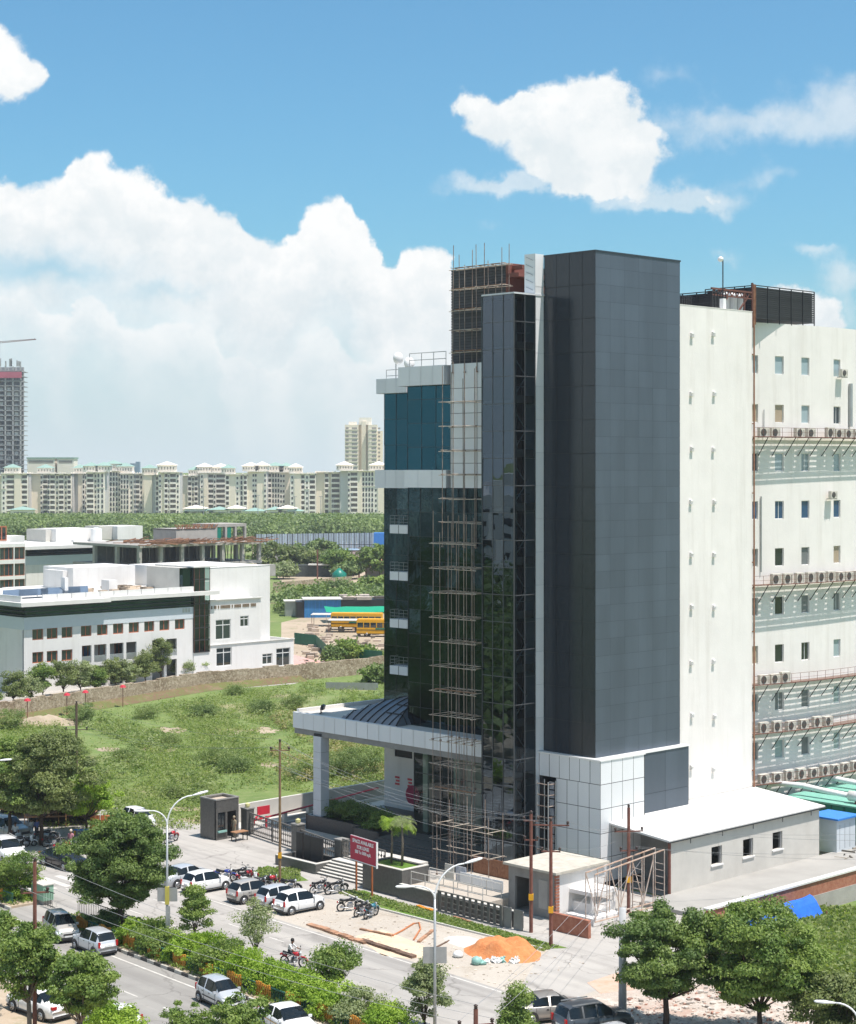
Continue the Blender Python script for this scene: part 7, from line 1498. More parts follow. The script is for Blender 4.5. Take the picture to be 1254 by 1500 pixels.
def make_car(style, pm, lab, p, rot, cat='car', name='parked_car', group=None, opts=()):
    s = ST[style]; Ln, w = s['L'], s['w']; t = T(name, lab, cat, p, rot, group)
    xs = sorted(set([round(a, 4) for a, _ in s['top']]+[s['gr'][0], s['gr'][1], s['roof'][0], s['roof'][1], s['cowl'], s['rw'][0], s['rw'][1]]+[q+d for q in s['pil'] for d in (-.012, .012)]+[-.25, 0, .35, .40]))
    sec = []
    for x in xs:
        tp, be = interp(s['top'], x), min(interp(s['belt'], x), interp(s['top'], x)-.015); e = max(0, abs(x)-.36)/.14; ww = w*(1-.17*e**1.8); gh = tp-be
        if gh > .1: wr_ = ww*.93-gh*.34; q5 = (wr_, tp-.05); q6 = (wr_*.86, tp-.005)
        else: q5 = (ww*.84, be+(tp-be)*.6); q6 = (ww*.55, tp-.005)
        zs_ = .20+.10*e; sec.append([(ww*.90, zs_), (ww*.985, max(zs_+.02, min(.38, be-.05))), (ww, max(zs_+.04, min(.60, be-.03))), (ww*.985, be-.04), (ww*.93, be), q5, q6, (0, tp+.012)])
    body, side = MB(), {1: MB(), -1: MB()}; ws, rw = MB(), MB()
    def pt(i, j, sg): y, z = sec[i][j]; return (xs[i]*Ln, sg*y, z)
    for sg in (1, -1):
        for i in range(len(xs)-1):
            xm = (xs[i]+xs[i+1])/2
            for j in range(7):
                q = [pt(i, j, sg), pt(i+1, j, sg), pt(i+1, j+1, sg), pt(i, j+1, sg)]
                if sg == 1: q = q[::-1]
                tgt = body
                if j == 4 and s['gr'][0] < xm < s['gr'][1] and not any(abs(xm-c) < .013 for c in s['pil']): tgt = side[sg]
                if j >= 5 and s['roof'][1] < xm < s['cowl']: tgt = ws
                if j >= 5 and s['rw'][0] < xm < s['rw'][1]: tgt = rw
                tgt.quad(*q)
    n = len(xs)-1
    for i in (0, n): body.add([pt(i, j, 1) for j in range(8)]+[pt(i, j, -1) for j in range(6, -1, -1)], [tuple(range(15))])
    def weld(mb):
        d = {}; vs = []; fs = []
        for f in mb.f:
            g_ = []
            for i in f:
                k = tuple(round(c, 4) for c in mb.v[i])
                if k not in d: d[k] = len(vs); vs.append(k)
                if d[k] not in g_: g_.append(d[k])
            if len(g_) > 2: fs.append(tuple(g_))
        mb.v, mb.f, mb.c, mb.m = vs, fs, [.5]*len(fs), [0]*len(fs); return mb
    bo = weld(body).build('body', pm, t, True)
    weld(ws).build('windscreen', cgl, t, True); weld(rw).build('rear_window', cgl, t, True)
    for sg in (1, -1): weld(side[sg]).build('side_window', cgl, t, True)
    xf, xr = Ln/2, -Ln/2; wr = s['wr']; tall = s['top'][1][1]
    MB().box(xr*.96, xf*.96, -w*.85, w*.85, .16, .26).build('underbody', trim, t)
    for x in (s['wb'][0]*Ln, s['wb'][1]*Ln):
        for sg in (1, -1):
            MB().lathe([(.02,0),(wr+.085,0),(wr+.085,.012),(.02,.012)], 24, 'y', (x, sg*w*(1.0 if abs(x)/Ln < .33 else .995)-(0 if sg > 0 else .012), wr+.03)).build('arch_shade_disc', trim, t)  # flat black disc stands in for the shade inside the wheel well
            y = sg*(w-.075); wh = MB().lathe([(wr*.7,-.1),(wr*.97,-.09),(wr,-.05),(wr,.05),(wr*.97,.1),(wr*.7,.11)], 24, 'y', (x, y, wr)).build('wheel', rubber, t, True)
            k = MB(); k.lathe([(.02,.0),(wr*.68,.0),(wr*.68,.01),(.02,.03)], 20, 'y', (x, y+sg*.105-(0 if sg > 0 else .0), wr)) if sg > 0 else k.lathe([(.02,-.03),(wr*.68,-.01),(wr*.68,0),(.02,0)], 20, 'y', (x, y-.105, wr))
            k.build('rim', alu, wh, True); k = MB()
            for i in range(5): an = i*1.2566+.3; k.box(-.02, .02, 0, .006, 0, .01); c_, s2 = math.cos(an+.6)*wr*.42, math.sin(an+.6)*wr*.42; k.lathe([(.01,0),(wr*.13,0),(wr*.13,.006),(.01,.006)], 8, 'y', (x+c_, y+sg*.128-(0 if sg > 0 else .006), wr+s2))
            k.build('rim_hole', trim, wh)
    zb = interp(s['belt'], .43); zh = zb-.12; zt_ = interp(s['belt'], -.47)
    for sg in (1, -1):
        k = MB(); k.add([(xf*.995-.02, sg*w*.50, zh-.06), (xf*.995-.02, sg*w*.52, zh+.06), (xf*.90, sg*w*.86, zh+.14), (xf*.84, sg*w*.985, zh+.10), (xf*.86, sg*w*.99, zh-.02), (xf*.965, sg*w*.88, zh-.08)], [(0,1,2,3,4,5)]); k.v = [(a+.012, b+sg*.006, c+.012) for a, b, c in k.v]; k.build('headlight', lampc, t)
        tall_ = style in ('hatch', 'minivan', 'suv', 'mpv'); h0, h1 = (zt_-.32, zt_+(.02 if style != 'minivan' else .05)) if tall_ else (zt_-.20, zt_-.04)
        k = MB(); k.box(xr*.93 if not tall_ else xr*.955, xr+.0-.008, sg*w*(.90 if tall_ else .86), sg*w*(.72 if tall_ else .50), h0, h1); k.build('tail_light', lampr, t)
        k = MB(); xm = s['cowl']*Ln-.22; k.box(xm-.05, xm+.07, sg*(w*.93), sg*(w*.93+.17), interp(s['belt'], .2)+.03, interp(s['belt'], .2)+.16); k.build('mirror', pm, t)
        k = MB(); be = interp(s['belt'], 0)
        for xx in [s['gr'][0]*Ln+.18]+[c*Ln for c in s['pil'][-1:]]+[s['gr'][1]*Ln+.02]: k.box(xx-.008, xx+.008, sg*w*.99, sg*(w+.006), .34, be-.03)
        k.box(s['wb'][1]*Ln+.36, s['wb'][0]*Ln-.36, sg*w*.96, sg*(w+.007), .24, .30)
        if 'strip' in opts: k.box(s['wb'][1]*Ln+.4, s['wb'][0]*Ln-.4, sg*w*.96, sg*(w+.015), .52, .58)
        k.build('door_seam', trim, t); k = MB()
        for c in s['pil'][-1:]: k.box(c*Ln-.22, c*Ln-.08, sg*w*.98, sg*(w+.018), be-.14, be-.11); k.box(c*Ln+.55, c*Ln+.69, sg*w*.98, sg*(w+.018), be-.13, be-.10)
        k.build('door_handle', trim if pm is not pw else pm, t)
    k = MB(); k.box(xf-.04, xf+.012, -w*.42, w*.42, .52 if style != 'suv' else .7, .62 if style != 'suv' else .88); k.box(xf-.05, xf+.01, -w*.62, w*.62, .26, .40); k.build('grille', trim, t)
    k = MB(); k.box(xr-.012, xr+.05, -w*.7, w*.7, .24, .36); k.build('rear_bumper_trim', trim, t)
    MB().box(xr-.02, xr-.0, -.24, .24, .62, .74).build('number_plate', whitep, t); MB().box(xf+.0, xf+.02, -.24, .24, .40, .50).build('number_plate', whitep, t)
    if 'rails' in opts:
        k = MB()
        for sg in (1, -1): tp = interp(s['top'], -.2); k.box(-.38*Ln, .0, sg*w*.66, sg*w*.70, tp+.0, tp+.06)
        k.build('roof_rail', alu, t)
    if 'yellow' in opts:
        k = MB(); k.box(-.36*Ln, .34*Ln, -w-.008, -w+.02, .66, .70); k.box(-.36*Ln, .34*Ln, w-.02, w+.008, .66, .70); k.build('yellow_stripe', yellow, t)
    MB().box(s['cowl']*Ln-.10, s['cowl']*Ln-.02, -w*.7, w*.6, interp(s['top'], s['cowl'])+.0, interp(s['top'], s['cowl'])+.03).build('wiper', trim, t)
    return t
def carpx(style, pm, lab, rear, front, side=-1, **kw):
    """rear / front: photo points of the near-side wheels on the road."""
    a, b = G(*rear), G(*front); d = (b-a).normalized(); s = ST[style]; n = Vector((-d.y, d.x, 0))*side; mid = (a+b)/2-n*(s['w']-.05); off = (s['wb'][0]+s['wb'][1])/2*s['L']
    return make_car(style, pm, lab, mid-d*off, math.atan2(d.y, d.x), **kw)
cg = 'cars parked on the sandy shoulder'
carpx('hatch', pw, 'white hatchback parked rightmost in the row of parked cars', (427, 1341), (468, 1333), group=cg)
carpx('hatch', ps, 'silver blue hatchback parked between the grey and rightmost white car', (399, 1333), (440, 1325), group=cg)
carpx('hatch', pbe, 'older grey-beige small hatchback parked third from the right', (357, 1325), (398, 1317), group=cg, opts=('strip',))
carpx('hatch', pw, 'white hatchback parked next to the tree-hidden silver sedan', (289, 1311), (331, 1303), group=cg)
carpx('sedan', ps, 'silver sedan mostly hidden behind the dark median tree', (262, 1302), (300, 1294), group=cg)
carpx('minivan', pbe, 'beige small van waiting in the median gap, facing the camera', (62, 1366), (84, 1384), opts=())
carpx('hatch', ps, 'silver hatchback crossing beside the beige van, tail to the right', (138, 1402), (110, 1390), side=1)
carpx('hatch', ps, 'silver hatchback driving along the near road beside the hedge', (289, 1466), (325, 1484), opts=('strip',))
carpx('sedan', pw, 'white taxi sedan with yellow stripe behind the silver hatchback', (378, 1502), (425, 1530), opts=('yellow',))
carpx('sedan', pw, 'white sedan at lower left under the street tree', (62, 1497), (18, 1481), side=1)
carpx('hatch', pw, 'white hatchback half hidden at the bottom left edge', (178, 1521), (118, 1512), side=1)
carpx('suv', pw, 'large white off-road car at the left photo edge', (-16, 1257), (8, 1272), opts=('rails',))
carpx('sedan', pk, 'black sedan parked behind the dark median tree', (65, 1268), (93, 1276))
carpx('minivan', pw, 'white van parked behind the trees near the field', (178, 1208), (205, 1217))
carpx('suv', pbe, 'dusty grey jeep parked under the large left tree', (-14, 1228), (12, 1234))
carpx('sedan', pbz, 'bronze-silver sedan parked at the bottom edge right of centre', (788, 1501), (838, 1496))
carpx('mpv', pg, 'dark graphite people carrier parked next to the bronze sedan', (856, 1521), (905, 1513), opts=('rails',))
carpx('hatch', ps, 'silver car at the bottom edge in front of the dark people carrier', (892, 1552), (945, 1541))
# motorcycles
def make_moto(lab, p, rot, tankm, scooter=False, group='motorcycles parked on the forecourt', lean=.12, name='motorcycle'):
    t = T(name, lab, 'scooter' if scooter else 'motorcycle', p, rot, group); t.rotation_euler = (lean, 0, rot)
    R_ = .30 if not scooter else .22
    for x in (-.62, .64):
        wh = MB(); n = 20
        for i in range(n):
            a, b = 2*math.pi*i/n, 2*math.pi*(i+1)/n; wh.tube((x+math.cos(a)*R_*.9, 0, R_+math.sin(a)*R_*.9), (x+math.cos(b)*R_*.9, 0, R_+math.sin(b)*R_*.9), .05, n=6)
        w_ = wh.build('wheel', rubber, t, True); k = MB(); k.lathe([(.03,-.05),(.06,-.04),(.06,.04),(.03,.05)], 8, 'y', (x, 0, R_))
        for i in range(10): a = i*.628; k.tube((x, 0, R_), (x+math.cos(a)*R_*.85, 0, R_+math.sin(a)*R_*.85), .009, n=3)
        k.build('spokes', alu, w_)
    if scooter:
        k = MB(); k.path([(-.72,0,.62),(-.45,0,.66),(-.2,0,.55)], .17, 10, r2=.13); k.path([(-.2,0,.32),(.25,0,.30)], .13, 8); k.path([(.30,0,.30),(.42,0,.62),(.36,0,.95)], .15, 8, r2=.10); k.build('body_shell', tankm, t, True)
        MB().path([(-.7,0,.80),(-.1,0,.76)], .12, 8).build('seat', black, t, True)
    else:
        k = MB(); k.path([(-.62,.0,.36),(-.3,0,.62),(.42,0,.85)], .025, 5); k.path([(-.1,0,.3),(.30,0,.42),(.42,0,.82)], .022, 5); k.path([(-.62,-.1,.3),(-.1,-.1,.33)], .02, 4); k.path([(-.62,.1,.3),(-.1,.1,.33)], .02, 4); k.build('frame', black, t)
        MB().lathe([(.02,-.24),(.10,-.2),(.145,-.05),(.15,.08),(.10,.22),(.02,.27)], 10, 'x', (.16, 0, .78)).build('fuel_tank', tankm, t, True)
        MB().path([(-.72,0,.82),(-.4,0,.76),(-.06,0,.77)], .095, 8).build('seat', black, t, True); k = MB(); k.box(-.12, .2, -.12, .12, .28, .56); k.lathe([(.1,-.14),(.12,-.1),(.12,.1),(.1,.14)], 10, 'y', (-.05,0,.38)); k.build('engine', alu, t)
        k = MB(); k.path([(-.85,0,.72),(-.7,0,.64),(-.45,0,.62)], .06, 6); k.build('rear_mudguard', tankm, t, True)
        MB().path([(.2,-.13,.32),(-.2,-.15,.26),(-.75,-.16,.36)], .045, 7).build('exhaust', alu, t, True)
    k = MB(); k.tube((.64,.06,R_), (.40,.06,.95), .022, n=5); k.tube((.64,-.06,R_), (.40,-.06,.95), .022, n=5); k.build('fork', alu, t)
    k = MB(); k.path([(.26,.36,.98),(.38,.16,1.02),(.40,0,.96),(.38,-.16,1.02),(.26,-.36,.98)], .018, 5); 
    for sg in (1, -1): k.tube((.32, sg*.26, 1.0), (.30, sg*.32, 1.16), .008, n=4); k.lathe([(.01,-.01),(.05,-.01),(.05,.01),(.01,.01)], 8, 'x', (.30, sg*.33, 1.18))
    k.build('handlebar', trim, t); MB().lathe([(.02,-.06),(.085,-.02),(.09,.03),(.02,.06)], 10, 'x', (.48, 0, .88)).build('headlight', lampc, t, True)
    n = 7; MB().path([(.64+math.cos(a)*(R_+.07), 0, R_+math.sin(a)*(R_+.07)) for a in [.25+2.3*i/n for i in range(n+1)]], .05, 5).build('front_mudguard', tankm, t, True)
    MB().box(-.92,-.86,-.05,.05,.62,.72).build('tail_light', lampr, t); MB().tube((-.05,.1,.3), (-.15,.28,.0), .015, n=4).build('side_stand', trim, t); return t
mr = paint('moto_red', (.45,.02,.03)); mb_ = paint('moto_blue', (.03,.06,.32)); mk_b = paint('moto_black', (.02,.02,.022)); mtb = paint('moto_teal', (.03,.16,.22))
def moto(px, py, deg, m, lab, **kw): return make_moto(lab, G(px, py), math.radians(deg), m, **kw)
moto(331, 1291, -20, mb_, 'blue motorcycle parked alone left of the motorcycle cluster'); moto(361, 1293, 35, mr, 'red motorcycle at the left end of the cluster'); moto(366, 1297, 30, whitep, 'white scooter beside the red motorcycle', scooter=True); moto(352, 1289, 40, mk_b, 'dark motorcycle behind the red one, hard by the lawn')
moto(386, 1301, 28, mk_b, 'black motorcycle in the cluster before the pole'); moto(395, 1301, 30, mr, 'black and red motorcycle right beside the rusty pole'); moto(378, 1305, 25, mk_b, 'black motorcycle parked behind the silver hatchbacks'); moto(426, 1306, -30, mk_b, 'black motorcycle right of the rusty pole'); 
moto(468, 1308, 42, mk_b, 'black motorcycle in front of the entrance steps, left one'); moto(492, 1309, 32, mk_b, 'black motorcycle in front of the entrance steps, right one'); moto(512, 1334, 20, mk_b, 'black motorcycle below the lease sign, left one'); moto(530, 1341, 55, mk_b, 'black motorcycle below the lease sign, middle one'); moto(543, 1344, 60, mtb, 'teal motorcycle below the lease sign, nearest the lawn')
moto(250, 1234, 60, mr, 'red motorcycle standing by the field edge left of the guard cabin'); moto(26, 1241, 10, mk_b, 'dark motorcycle near the white off-road car'); moto(38, 1240, 20, whitep, 'pale scooter parked under the large left tree', scooter=True); moto(95, 1250, 15, mr, 'red motorcycle behind the black sedan')
moto(66, 1232, 30, mk_b, 'dark motorcycle in the shade among the stalls'); moto(78, 1240, 25, mk_b, 'dark motorcycle in the shade before the stalls')
rp = G(430, 1416); rdir = -math.radians(25); RM = make_moto('red motorcycle ridden along the road', rp, rdir, mr, group=None, lean=0.0, name='motorcycle')
# people
def person(lab, p, rot, J, shirt, trousers, hair=True, shoe=black, name='person', sc=1.0):
    """J: joint name -> (x forward, y left, z)."""
    t = T(name, lab, 'person', p, rot); V_ = []; E_ = []; R_ = []; idx = {}
    rad = dict(pelvis=.135, waist=.12, chest=.15, neck=.055, head0=.085, head=.105, head1=.075, lsh=.07, lel=.045, lwr=.032, rsh=.07, rel=.045, rwr=.032, lhip=.095, lkn=.06, lan=.042, rhip=.095, rkn=.06, ran=.042, lto=.035, rto=.035, lha=.032, rha=.032)
    bones = [('pelvis','waist'),('waist','chest'),('chest','neck'),('neck','head0'),('head0','head'),('head','head1'),('chest','lsh'),('lsh','lel'),('lel','lwr'),('lwr','lha'),('chest','rsh'),('rsh','rel'),('rel','rwr'),('rwr','rha'),('pelvis','lhip'),('lhip','lkn'),('lkn','lan'),('lan','lto'),('pelvis','rhip'),('rhip','rkn'),('rkn','ran'),('ran','rto')]
    for k_, v in J.items(): idx[k_] = len(V_); V_.append(v); R_.append(rad[k_])
    me = bpy.data.meshes.new('body'); me.from_pydata(V_, [(idx[a], idx[b]) for a, b in bones], []); o = bpy.data.objects.new('body', me); S.collection.objects.link(o)
    m = o.modifiers.new('skin', 'SKIN'); m.use_smooth_shade = True; me.skin_vertices[0].data.foreach_set('radius', [x for r in R_ for x in (r, r)]); me.skin_vertices[0].data[idx['pelvis']].use_root = True
    o.modifiers.new('sub', 'SUBSURF').levels = 2
    bpy.context.view_layer.update(); nm = bpy.data.meshes.new_from_object(o.evaluated_get(bpy.context.evaluated_depsgraph_get())); bpy.data.objects.remove(o); nm.name = 'body'; nm.materials.clear()
    for x in (shirt, trousers, skin, shoe): nm.materials.append(x)
    P_ = {k_: Vector(v) for k_, v in J.items()}
    def seg(c, a, b): d = P_[b]-P_[a]; f = max(0, min(1, (c-P_[a]).dot(d)/d.length_squared)); return (c-(P_[a]+d*f)).length
    grp = {0: [('pelvis','waist'),('waist','chest'),('chest','lsh'),('chest','rsh'),('lsh','lel'),('rsh','rel')], 1: [('pelvis','lhip'),('pelvis','rhip'),('lhip','lkn'),('rhip','rkn'),('lkn','lan'),('rkn','ran')], 2: [('neck','head0'),('head0','head'),('head','head1'),('lel','lwr'),('rel','rwr'),('lwr','lha'),('rwr','rha')], 3: [('lan','lto'),('ran','rto')]}
    for f in nm.polygons: f.material_index = min((min(seg(f.center, a, b)*(1.25 if g_ == 2 and a in ('neck',) else 1) for a, b in s_), g_) for g_, s_ in grp.items())[1]; f.use_smooth = True
    mk('body', nm, t)
    h = P_['head']; MB().lathe([(.04,-.10),(.10,-.06),(.118,.0),(.112,.06),(.07,.12),(.01,.14)], 12, 'z', (h.x-.022, h.y, h.z+.035)).build('hair', hairm if hair is True else hair, t, True)
    k = MB()
    for sg in (1, -1): k.lathe([(.002,-.008),(.014,0),(.002,.008)], 6, 'x', (h.x+.098, h.y+sg*.035, h.z-.0))
    k.build('eyes', black, t); MB().add([(h.x+.095, -.012+h.y, h.z-.04), (h.x+.095, .012+h.y, h.z-.04), (h.x+.128, h.y, h.z-.035), (h.x+.10, h.y, h.z+.005)], [(0,1,2),(0,2,3),(1,3,2)]).build('nose', skin, t)
    k = MB()
    for w_, e_ in (('lha','lwr'), ('rha','rwr')):
        d = (P_[w_]-P_[e_]).normalized(); u = d.orthogonal().normalized()
        for q, ln in enumerate((.055,.065,.07,.06)): o_ = u*(q-1.5)*.017; k.path([P_[w_]+o_, P_[w_]+o_+d*ln*.6, P_[w_]+o_+d*ln+d.cross(u)*.015], .009, 5, r2=.006)
        k.path([P_[w_]-u*.03, P_[w_]-u*.05+d*.03], .010, 5, r2=.007)
    k.build('fingers', skin, t, True); t.scale = (sc, sc, sc); return t
def stand(arm=0, lean=0): return dict(pelvis=(0,0,.95), waist=(0,0,1.08), chest=(.01+lean*.5,0,1.33), neck=(.01+lean,0,1.47), head0=(.02+lean,0,1.54), head=(.03+lean,0,1.62), head1=(.03+lean,0,1.71), lsh=(lean*.7,.19,1.39), lel=(.02+arm*.15,.25,1.12), lwr=(.08+arm*.35,.24,.90+arm*.15), lha=(.10+arm*.4,.24,.84+arm*.18), rsh=(lean*.7,-.19,1.39), rel=(.0,-.25,1.12), rwr=(.05,-.26,.88), rha=(.06,-.26,.82), lhip=(0,.1,.88), lkn=(.03,.11,.49), lan=(0,.12,.09), lto=(.14,.13,.04), rhip=(0,-.1,.88), rkn=(-.01,-.11,.49), ran=(-.06,-.12,.09), rto=(.08,-.13,.04))
cl_w = mat('shirt_white', (.62,.63,.62), .85, var=.05); cl_b = mat('shirt_blue', (.12,.16,.38), .85, var=.1); cl_k = mat('khaki', (.30,.25,.17), .85, var=.1); cl_d = mat('trousers_dark', (.03,.032,.04), .85); cl_g = mat('trousers_grey', (.10,.10,.11), .85); cl_p = mat('shirt_pink', (.45,.20,.24), .85, var=.2)
person('person in khaki uniform standing by the table outside the guard cabin', G(343, 1227), -2.2, stand(.3), cl_k, cl_k, hair=cl_k)
person('person in white shirt leaning on a dark vehicle at the left stalls', G(22, 1236), -1.2, stand(.6, .1), cl_w, cl_d); person('person in white shirt and dark trousers standing beside the blue-shirted one', G(46, 1230), 2.6, stand(), cl_w, cl_d)
person('person in blue shirt and grey trousers among the parked motorcycles', G(54, 1230), -.6, stand(.2), cl_b, cl_g); person('person in pink top with cream headscarf behind the black sedan', G(104, 1248), -1.9, stand(.4), cl_p, cl_g, hair=mat('scarf', (.6,.52,.42), .8))
person('person in red top at the left photo edge near the blue tarpaulin', G(0, 1222), -1, stand(), mr, cl_d)
RJ = dict(pelvis=(-.28,0,.92), waist=(-.26,0,1.04), chest=(-.16,0,1.27), neck=(-.10,0,1.40), head0=(-.07,0,1.47), head=(-.05,0,1.55), head1=(-.05,0,1.64), lsh=(-.15,.18,1.32), lel=(.06,.27,1.10), lwr=(.23,.33,1.02), lha=(.28,.34,1.01), rsh=(-.15,-.18,1.32), rel=(.06,-.27,1.10), rwr=(.23,-.33,1.02), rha=(.28,-.34,1.01), lhip=(-.24,.12,.90), lkn=(.14,.20,.74), lan=(-.02,.20,.36), lto=(.12,.21,.31), rhip=(-.24,-.12,.90), rkn=(.14,-.20,.74), ran=(-.02,-.20,.36), rto=(.12,-.21,.31))
person('person in white shirt and dark trousers riding the red motorcycle', rp, rdir, RJ, cl_w, cl_d)
# stalls under the left tree
def stall(px, py, w, d, h, m, lab, rot=.1):
    t = T('roadside_stall', lab, 'stall', G(px, py), rot, 'roadside stalls under the left trees'); MB().box(0, w, 0, d, .8, .9).build('counter', wood, t); k = MB()
    for x in (0, w):
        for y in (0, d): k.tube((x, y, 0), (x, y, h), .04, n=5)
    k.build('post', wood, t); k = MB(); n = 6
    for i in range(n):
        a, b = i/n, (i+1)/n; z = lambda u: h+.12*math.sin(u*9)-.3*abs(u-.5); k.quad((w*a*1.2-.3, -.6, z(a)), (w*b*1.2-.3, -.6, z(b)), (w*b*1.2-.3, d+.3, z(b)+.3), (w*a*1.2-.3, d+.3, z(a)+.3))
    k.build('sheet_roof', m, t); MB().box(.1, w-.1, d-.1, d, 0, h-.2).build('back_sheet', mat('stall_dark', (.06,.05,.045), .8, var=.4), t)
    k = MB()
    for i in range(14): x = rnd.uniform(.1, w-.3); k.box(x, x+.2, rnd.uniform(0, d-.3), rnd.uniform(0, d-.3)+.25, .9, .9+rnd.uniform(.1,.4), rnd.random())
    k.build('goods', mat('goods_mix', (.35,.22,.14), .7, tone=.8), t)
stall(-6, 1200, 3.2, 2.4, 2.5, tarp, 'stall with blue tarpaulin roof at the left photo edge'); stall(36, 1212, 3.4, 2.2, 2.4, tarp, 'stall with blue sheet deep in the tree shade'); stall(86, 1210, 3.0, 2.2, 2.3, wood, 'brown-roofed stall behind the bright green tree')
k = MB()
for i in range(6):
    for q in range(3): k.box(i*.42, i*.42+.34, q*.03, q*.03+.3, q*.42, q*.42+.38)
tag(k.build('crate_stack', mat('crate_orange', (.52,.15,.05), .7, var=.15), None, False, G(132, 1217), .05), 'stack of orange crates beside the bright green tree', 'crates')
t = T('yellow_bench', 'small yellow-legged bench beside the orange crates', 'bench', G(107, 1224), 0); MB().box(0, 1.2, 0, .4, .42, .47).build('seat', bluep, t)
for x in (.05, 1.05): MB().box(x, x+.1, .05, .35, 0, .42).build('leg', yellow, t)
# ------------------------------------------------------------------ poles, lamps, wires, median railing
lampw = mat('lamp_white', (.72,.73,.73), .4, var=.03)
def lamp_head(t, p, d, s=1.0):
    d = Vector(d).normalized(); p = Vector(p); k = MB(); k.path([p, p+d*.12*s, p+d*.55*s, p+d*.95*s, p+d*1.05*s], .05*s, 8); n = 8
    for i, r in enumerate((.05, .09, .16, .12, .03)):
        for j in range(n):
            q = k.v[i*n+j]; c = (p, p+d*.12*s, p+d*.55*s, p+d*.95*s, p+d*1.05*s)[i]; v = (Vector(q)-c)*(r/.05); v.z *= .55; k.v[i*n+j] = tuple(c+v)
    return k.build('lamp_head', lampw, t, True)
def double_lamp(base, H_, lab, dirs, reach=2.4, zj=1.9, board=True, signs=((3.0, .0),)):
    t = T('street_lamp', lab, 'street lamp', base, 0); MB().path([(0,0,0), (0,0,H_*.4), (0,0,H_-zj)], .095, 8, r2=.06).build('pole', lampw if False else steel_g, t, True)
    for (dx, dy, up, rc) in dirs:
        k = MB(); pts = [Vector((0,0,H_-zj-.6))]+[Vector((dx*rc*(1-math.cos(u)), dy*rc*(1-math.cos(u)), H_-zj+up*math.sin(u))) for u in [i*math.pi/2/8 for i in range(9)]]
        k.path(pts, .055, 7, r2=.04); a = k.build('arm', lampw, t, True); e = pts[-1]; lamp_head(a, e, (dx, dy, .22 if up > 1.5 else .05))
    if board:
        for s in signs: MB().box(-.62, .62, .08, .12, s[0], s[0]+.85).build('sign_board', alu, t)
    return t
B1_ = Rd(10.9, 10.1)
HL = CH-(1165-HY)*B1_.y/F; xr_ = (292-PX)/F*B1_.y-B1_.x; xl = (205-PX)/F*B1_.y-B1_.x
t = double_lamp(B1_, HL, 'double-armed street lamp in the median by the dark tree', [(.93,.3,1.75,xr_*.80), (-.93,-.3,.95,-xl*.62)], zj=1.85, signs=((3.15,0),)); MB().box(-.08, .2, -.1, -.05, 1.6, 2.9).build('small_sign', alu, t); MB().box(-.12, .12, -.12, .12, 3.0, 4.1).build('yellow_band', mat('dull_yellow', (.5,.42,.08), .7), t)
B2_ = Rd(31.9, 8.9+.6); B2_ = G(637, 1530); HL = CH-(1268-HY)*B2_.y/F; xr2 = (698-PX)/F*B2_.y-B2_.x; xl2 = (586-PX)/F*B2_.y-B2_.x
double_lamp(B2_, HL, 'double-armed street lamp in front of the orange sand', [(.93,.3,1.75,xr2*.76), (-.93,-.3,.75,-xl2*.62)], zj=1.75, signs=((4.2,0),))
B3_ = G(1258, 1590); HL = CH-(1449-HY)*B3_.y/F; double_lamp(B3_, HL, 'street lamp with curved arm at the lower right corner', [(-.95,.1,1.0,1.15), (.9,.2,1.7,2.4)], zj=1.7, board=False)
B4_ = G(-22, 1262); HL = CH-(1103-HY)*B4_.y/F; double_lamp(B4_, HL, 'street lamp at the left photo edge with only its white head in view', [(.95,.2,1.0,1.0)], zj=1.6, board=False)
TOPS = {}
def upole(key, base, H_, m, lab, arms=((.55, 1.1),), r=.13, rot=0, name='utility_pole', r2=None, band=True):
    t = T(name, lab, 'utility pole', base, rot); MB().path([(0,0,0), (0,0,H_)], r, 6, r2=r2 or r*.8).build('pole', m, t); TOPS[key] = []
    for dz, hw in arms:
        k = MB(); k.box(-hw, hw, -.035, .035, H_-dz-.04, H_-dz+.04); k.build('crossarm', m, t)
        for sx in (-1, 1):
            MB().lathe([(.03,0),(.10,.05),(.07,.1),(.11,.16),(.03,.22)], 8, 'z', (sx*hw*.92, 0, H_-dz+.06)).build('insulator', mat('insulator_brown', (.05,.03,.025), .3), t, True); TOPS[key].append(Vector(base)+Matrix.Rotation(rot, 4, 'Z') @ Vector((sx*hw*.92, 0, H_-dz+.27)))
    MB().lathe([(.03,0),(.10,.05),(.07,.1),(.11,.16),(.03,.22)], 8, 'z', (0, 0, H_)).build('insulator', MT['insulator_brown'], t, True); TOPS[key].append(Vector(base)+Vector((0, 0, H_+.2)))
    if band: MB().box(-r*1.15, r*1.15, -r*1.15, r*1.15, 2.1, 2.5).build('yellow_band', yellow, t)
    return t
def hgt(py, base): return CH-(py-HY)*base.y/F
pb_ = G(778, 1366); upole('A', pb_, hgt(1192, pb_), rustp, 'rusty utility pole standing left of the pair beside the hut', ((.45, .5),(1.7,.45)), rot=ANG-.9); pc_ = G(807, 1386); upole('B', pc_, hgt(1203, pc_), rustp, 'rusty utility pole with long crossarm, right of the pair beside the hut', ((.25, 1.15), (1.9, .6)), rot=-.1)
pd_ = G(921, 1338); upole('C', pd_, hgt(1183, pd_), rustp, 'rusty utility pole with crossarm in front of the annex', ((1.6, 1.0),(2.9,.6)), rot=.15); 
pe_ = G(410, 1300); upole('D', pe_, hgt(1087, pe_), mat('pole_ochre', (.17,.10,.05), .8, col2=(.26,.18,.09), scale=2), 'tall thin wooden-brown pole beside the fountain basin', ((.6,.7),), r=.11, band=True)
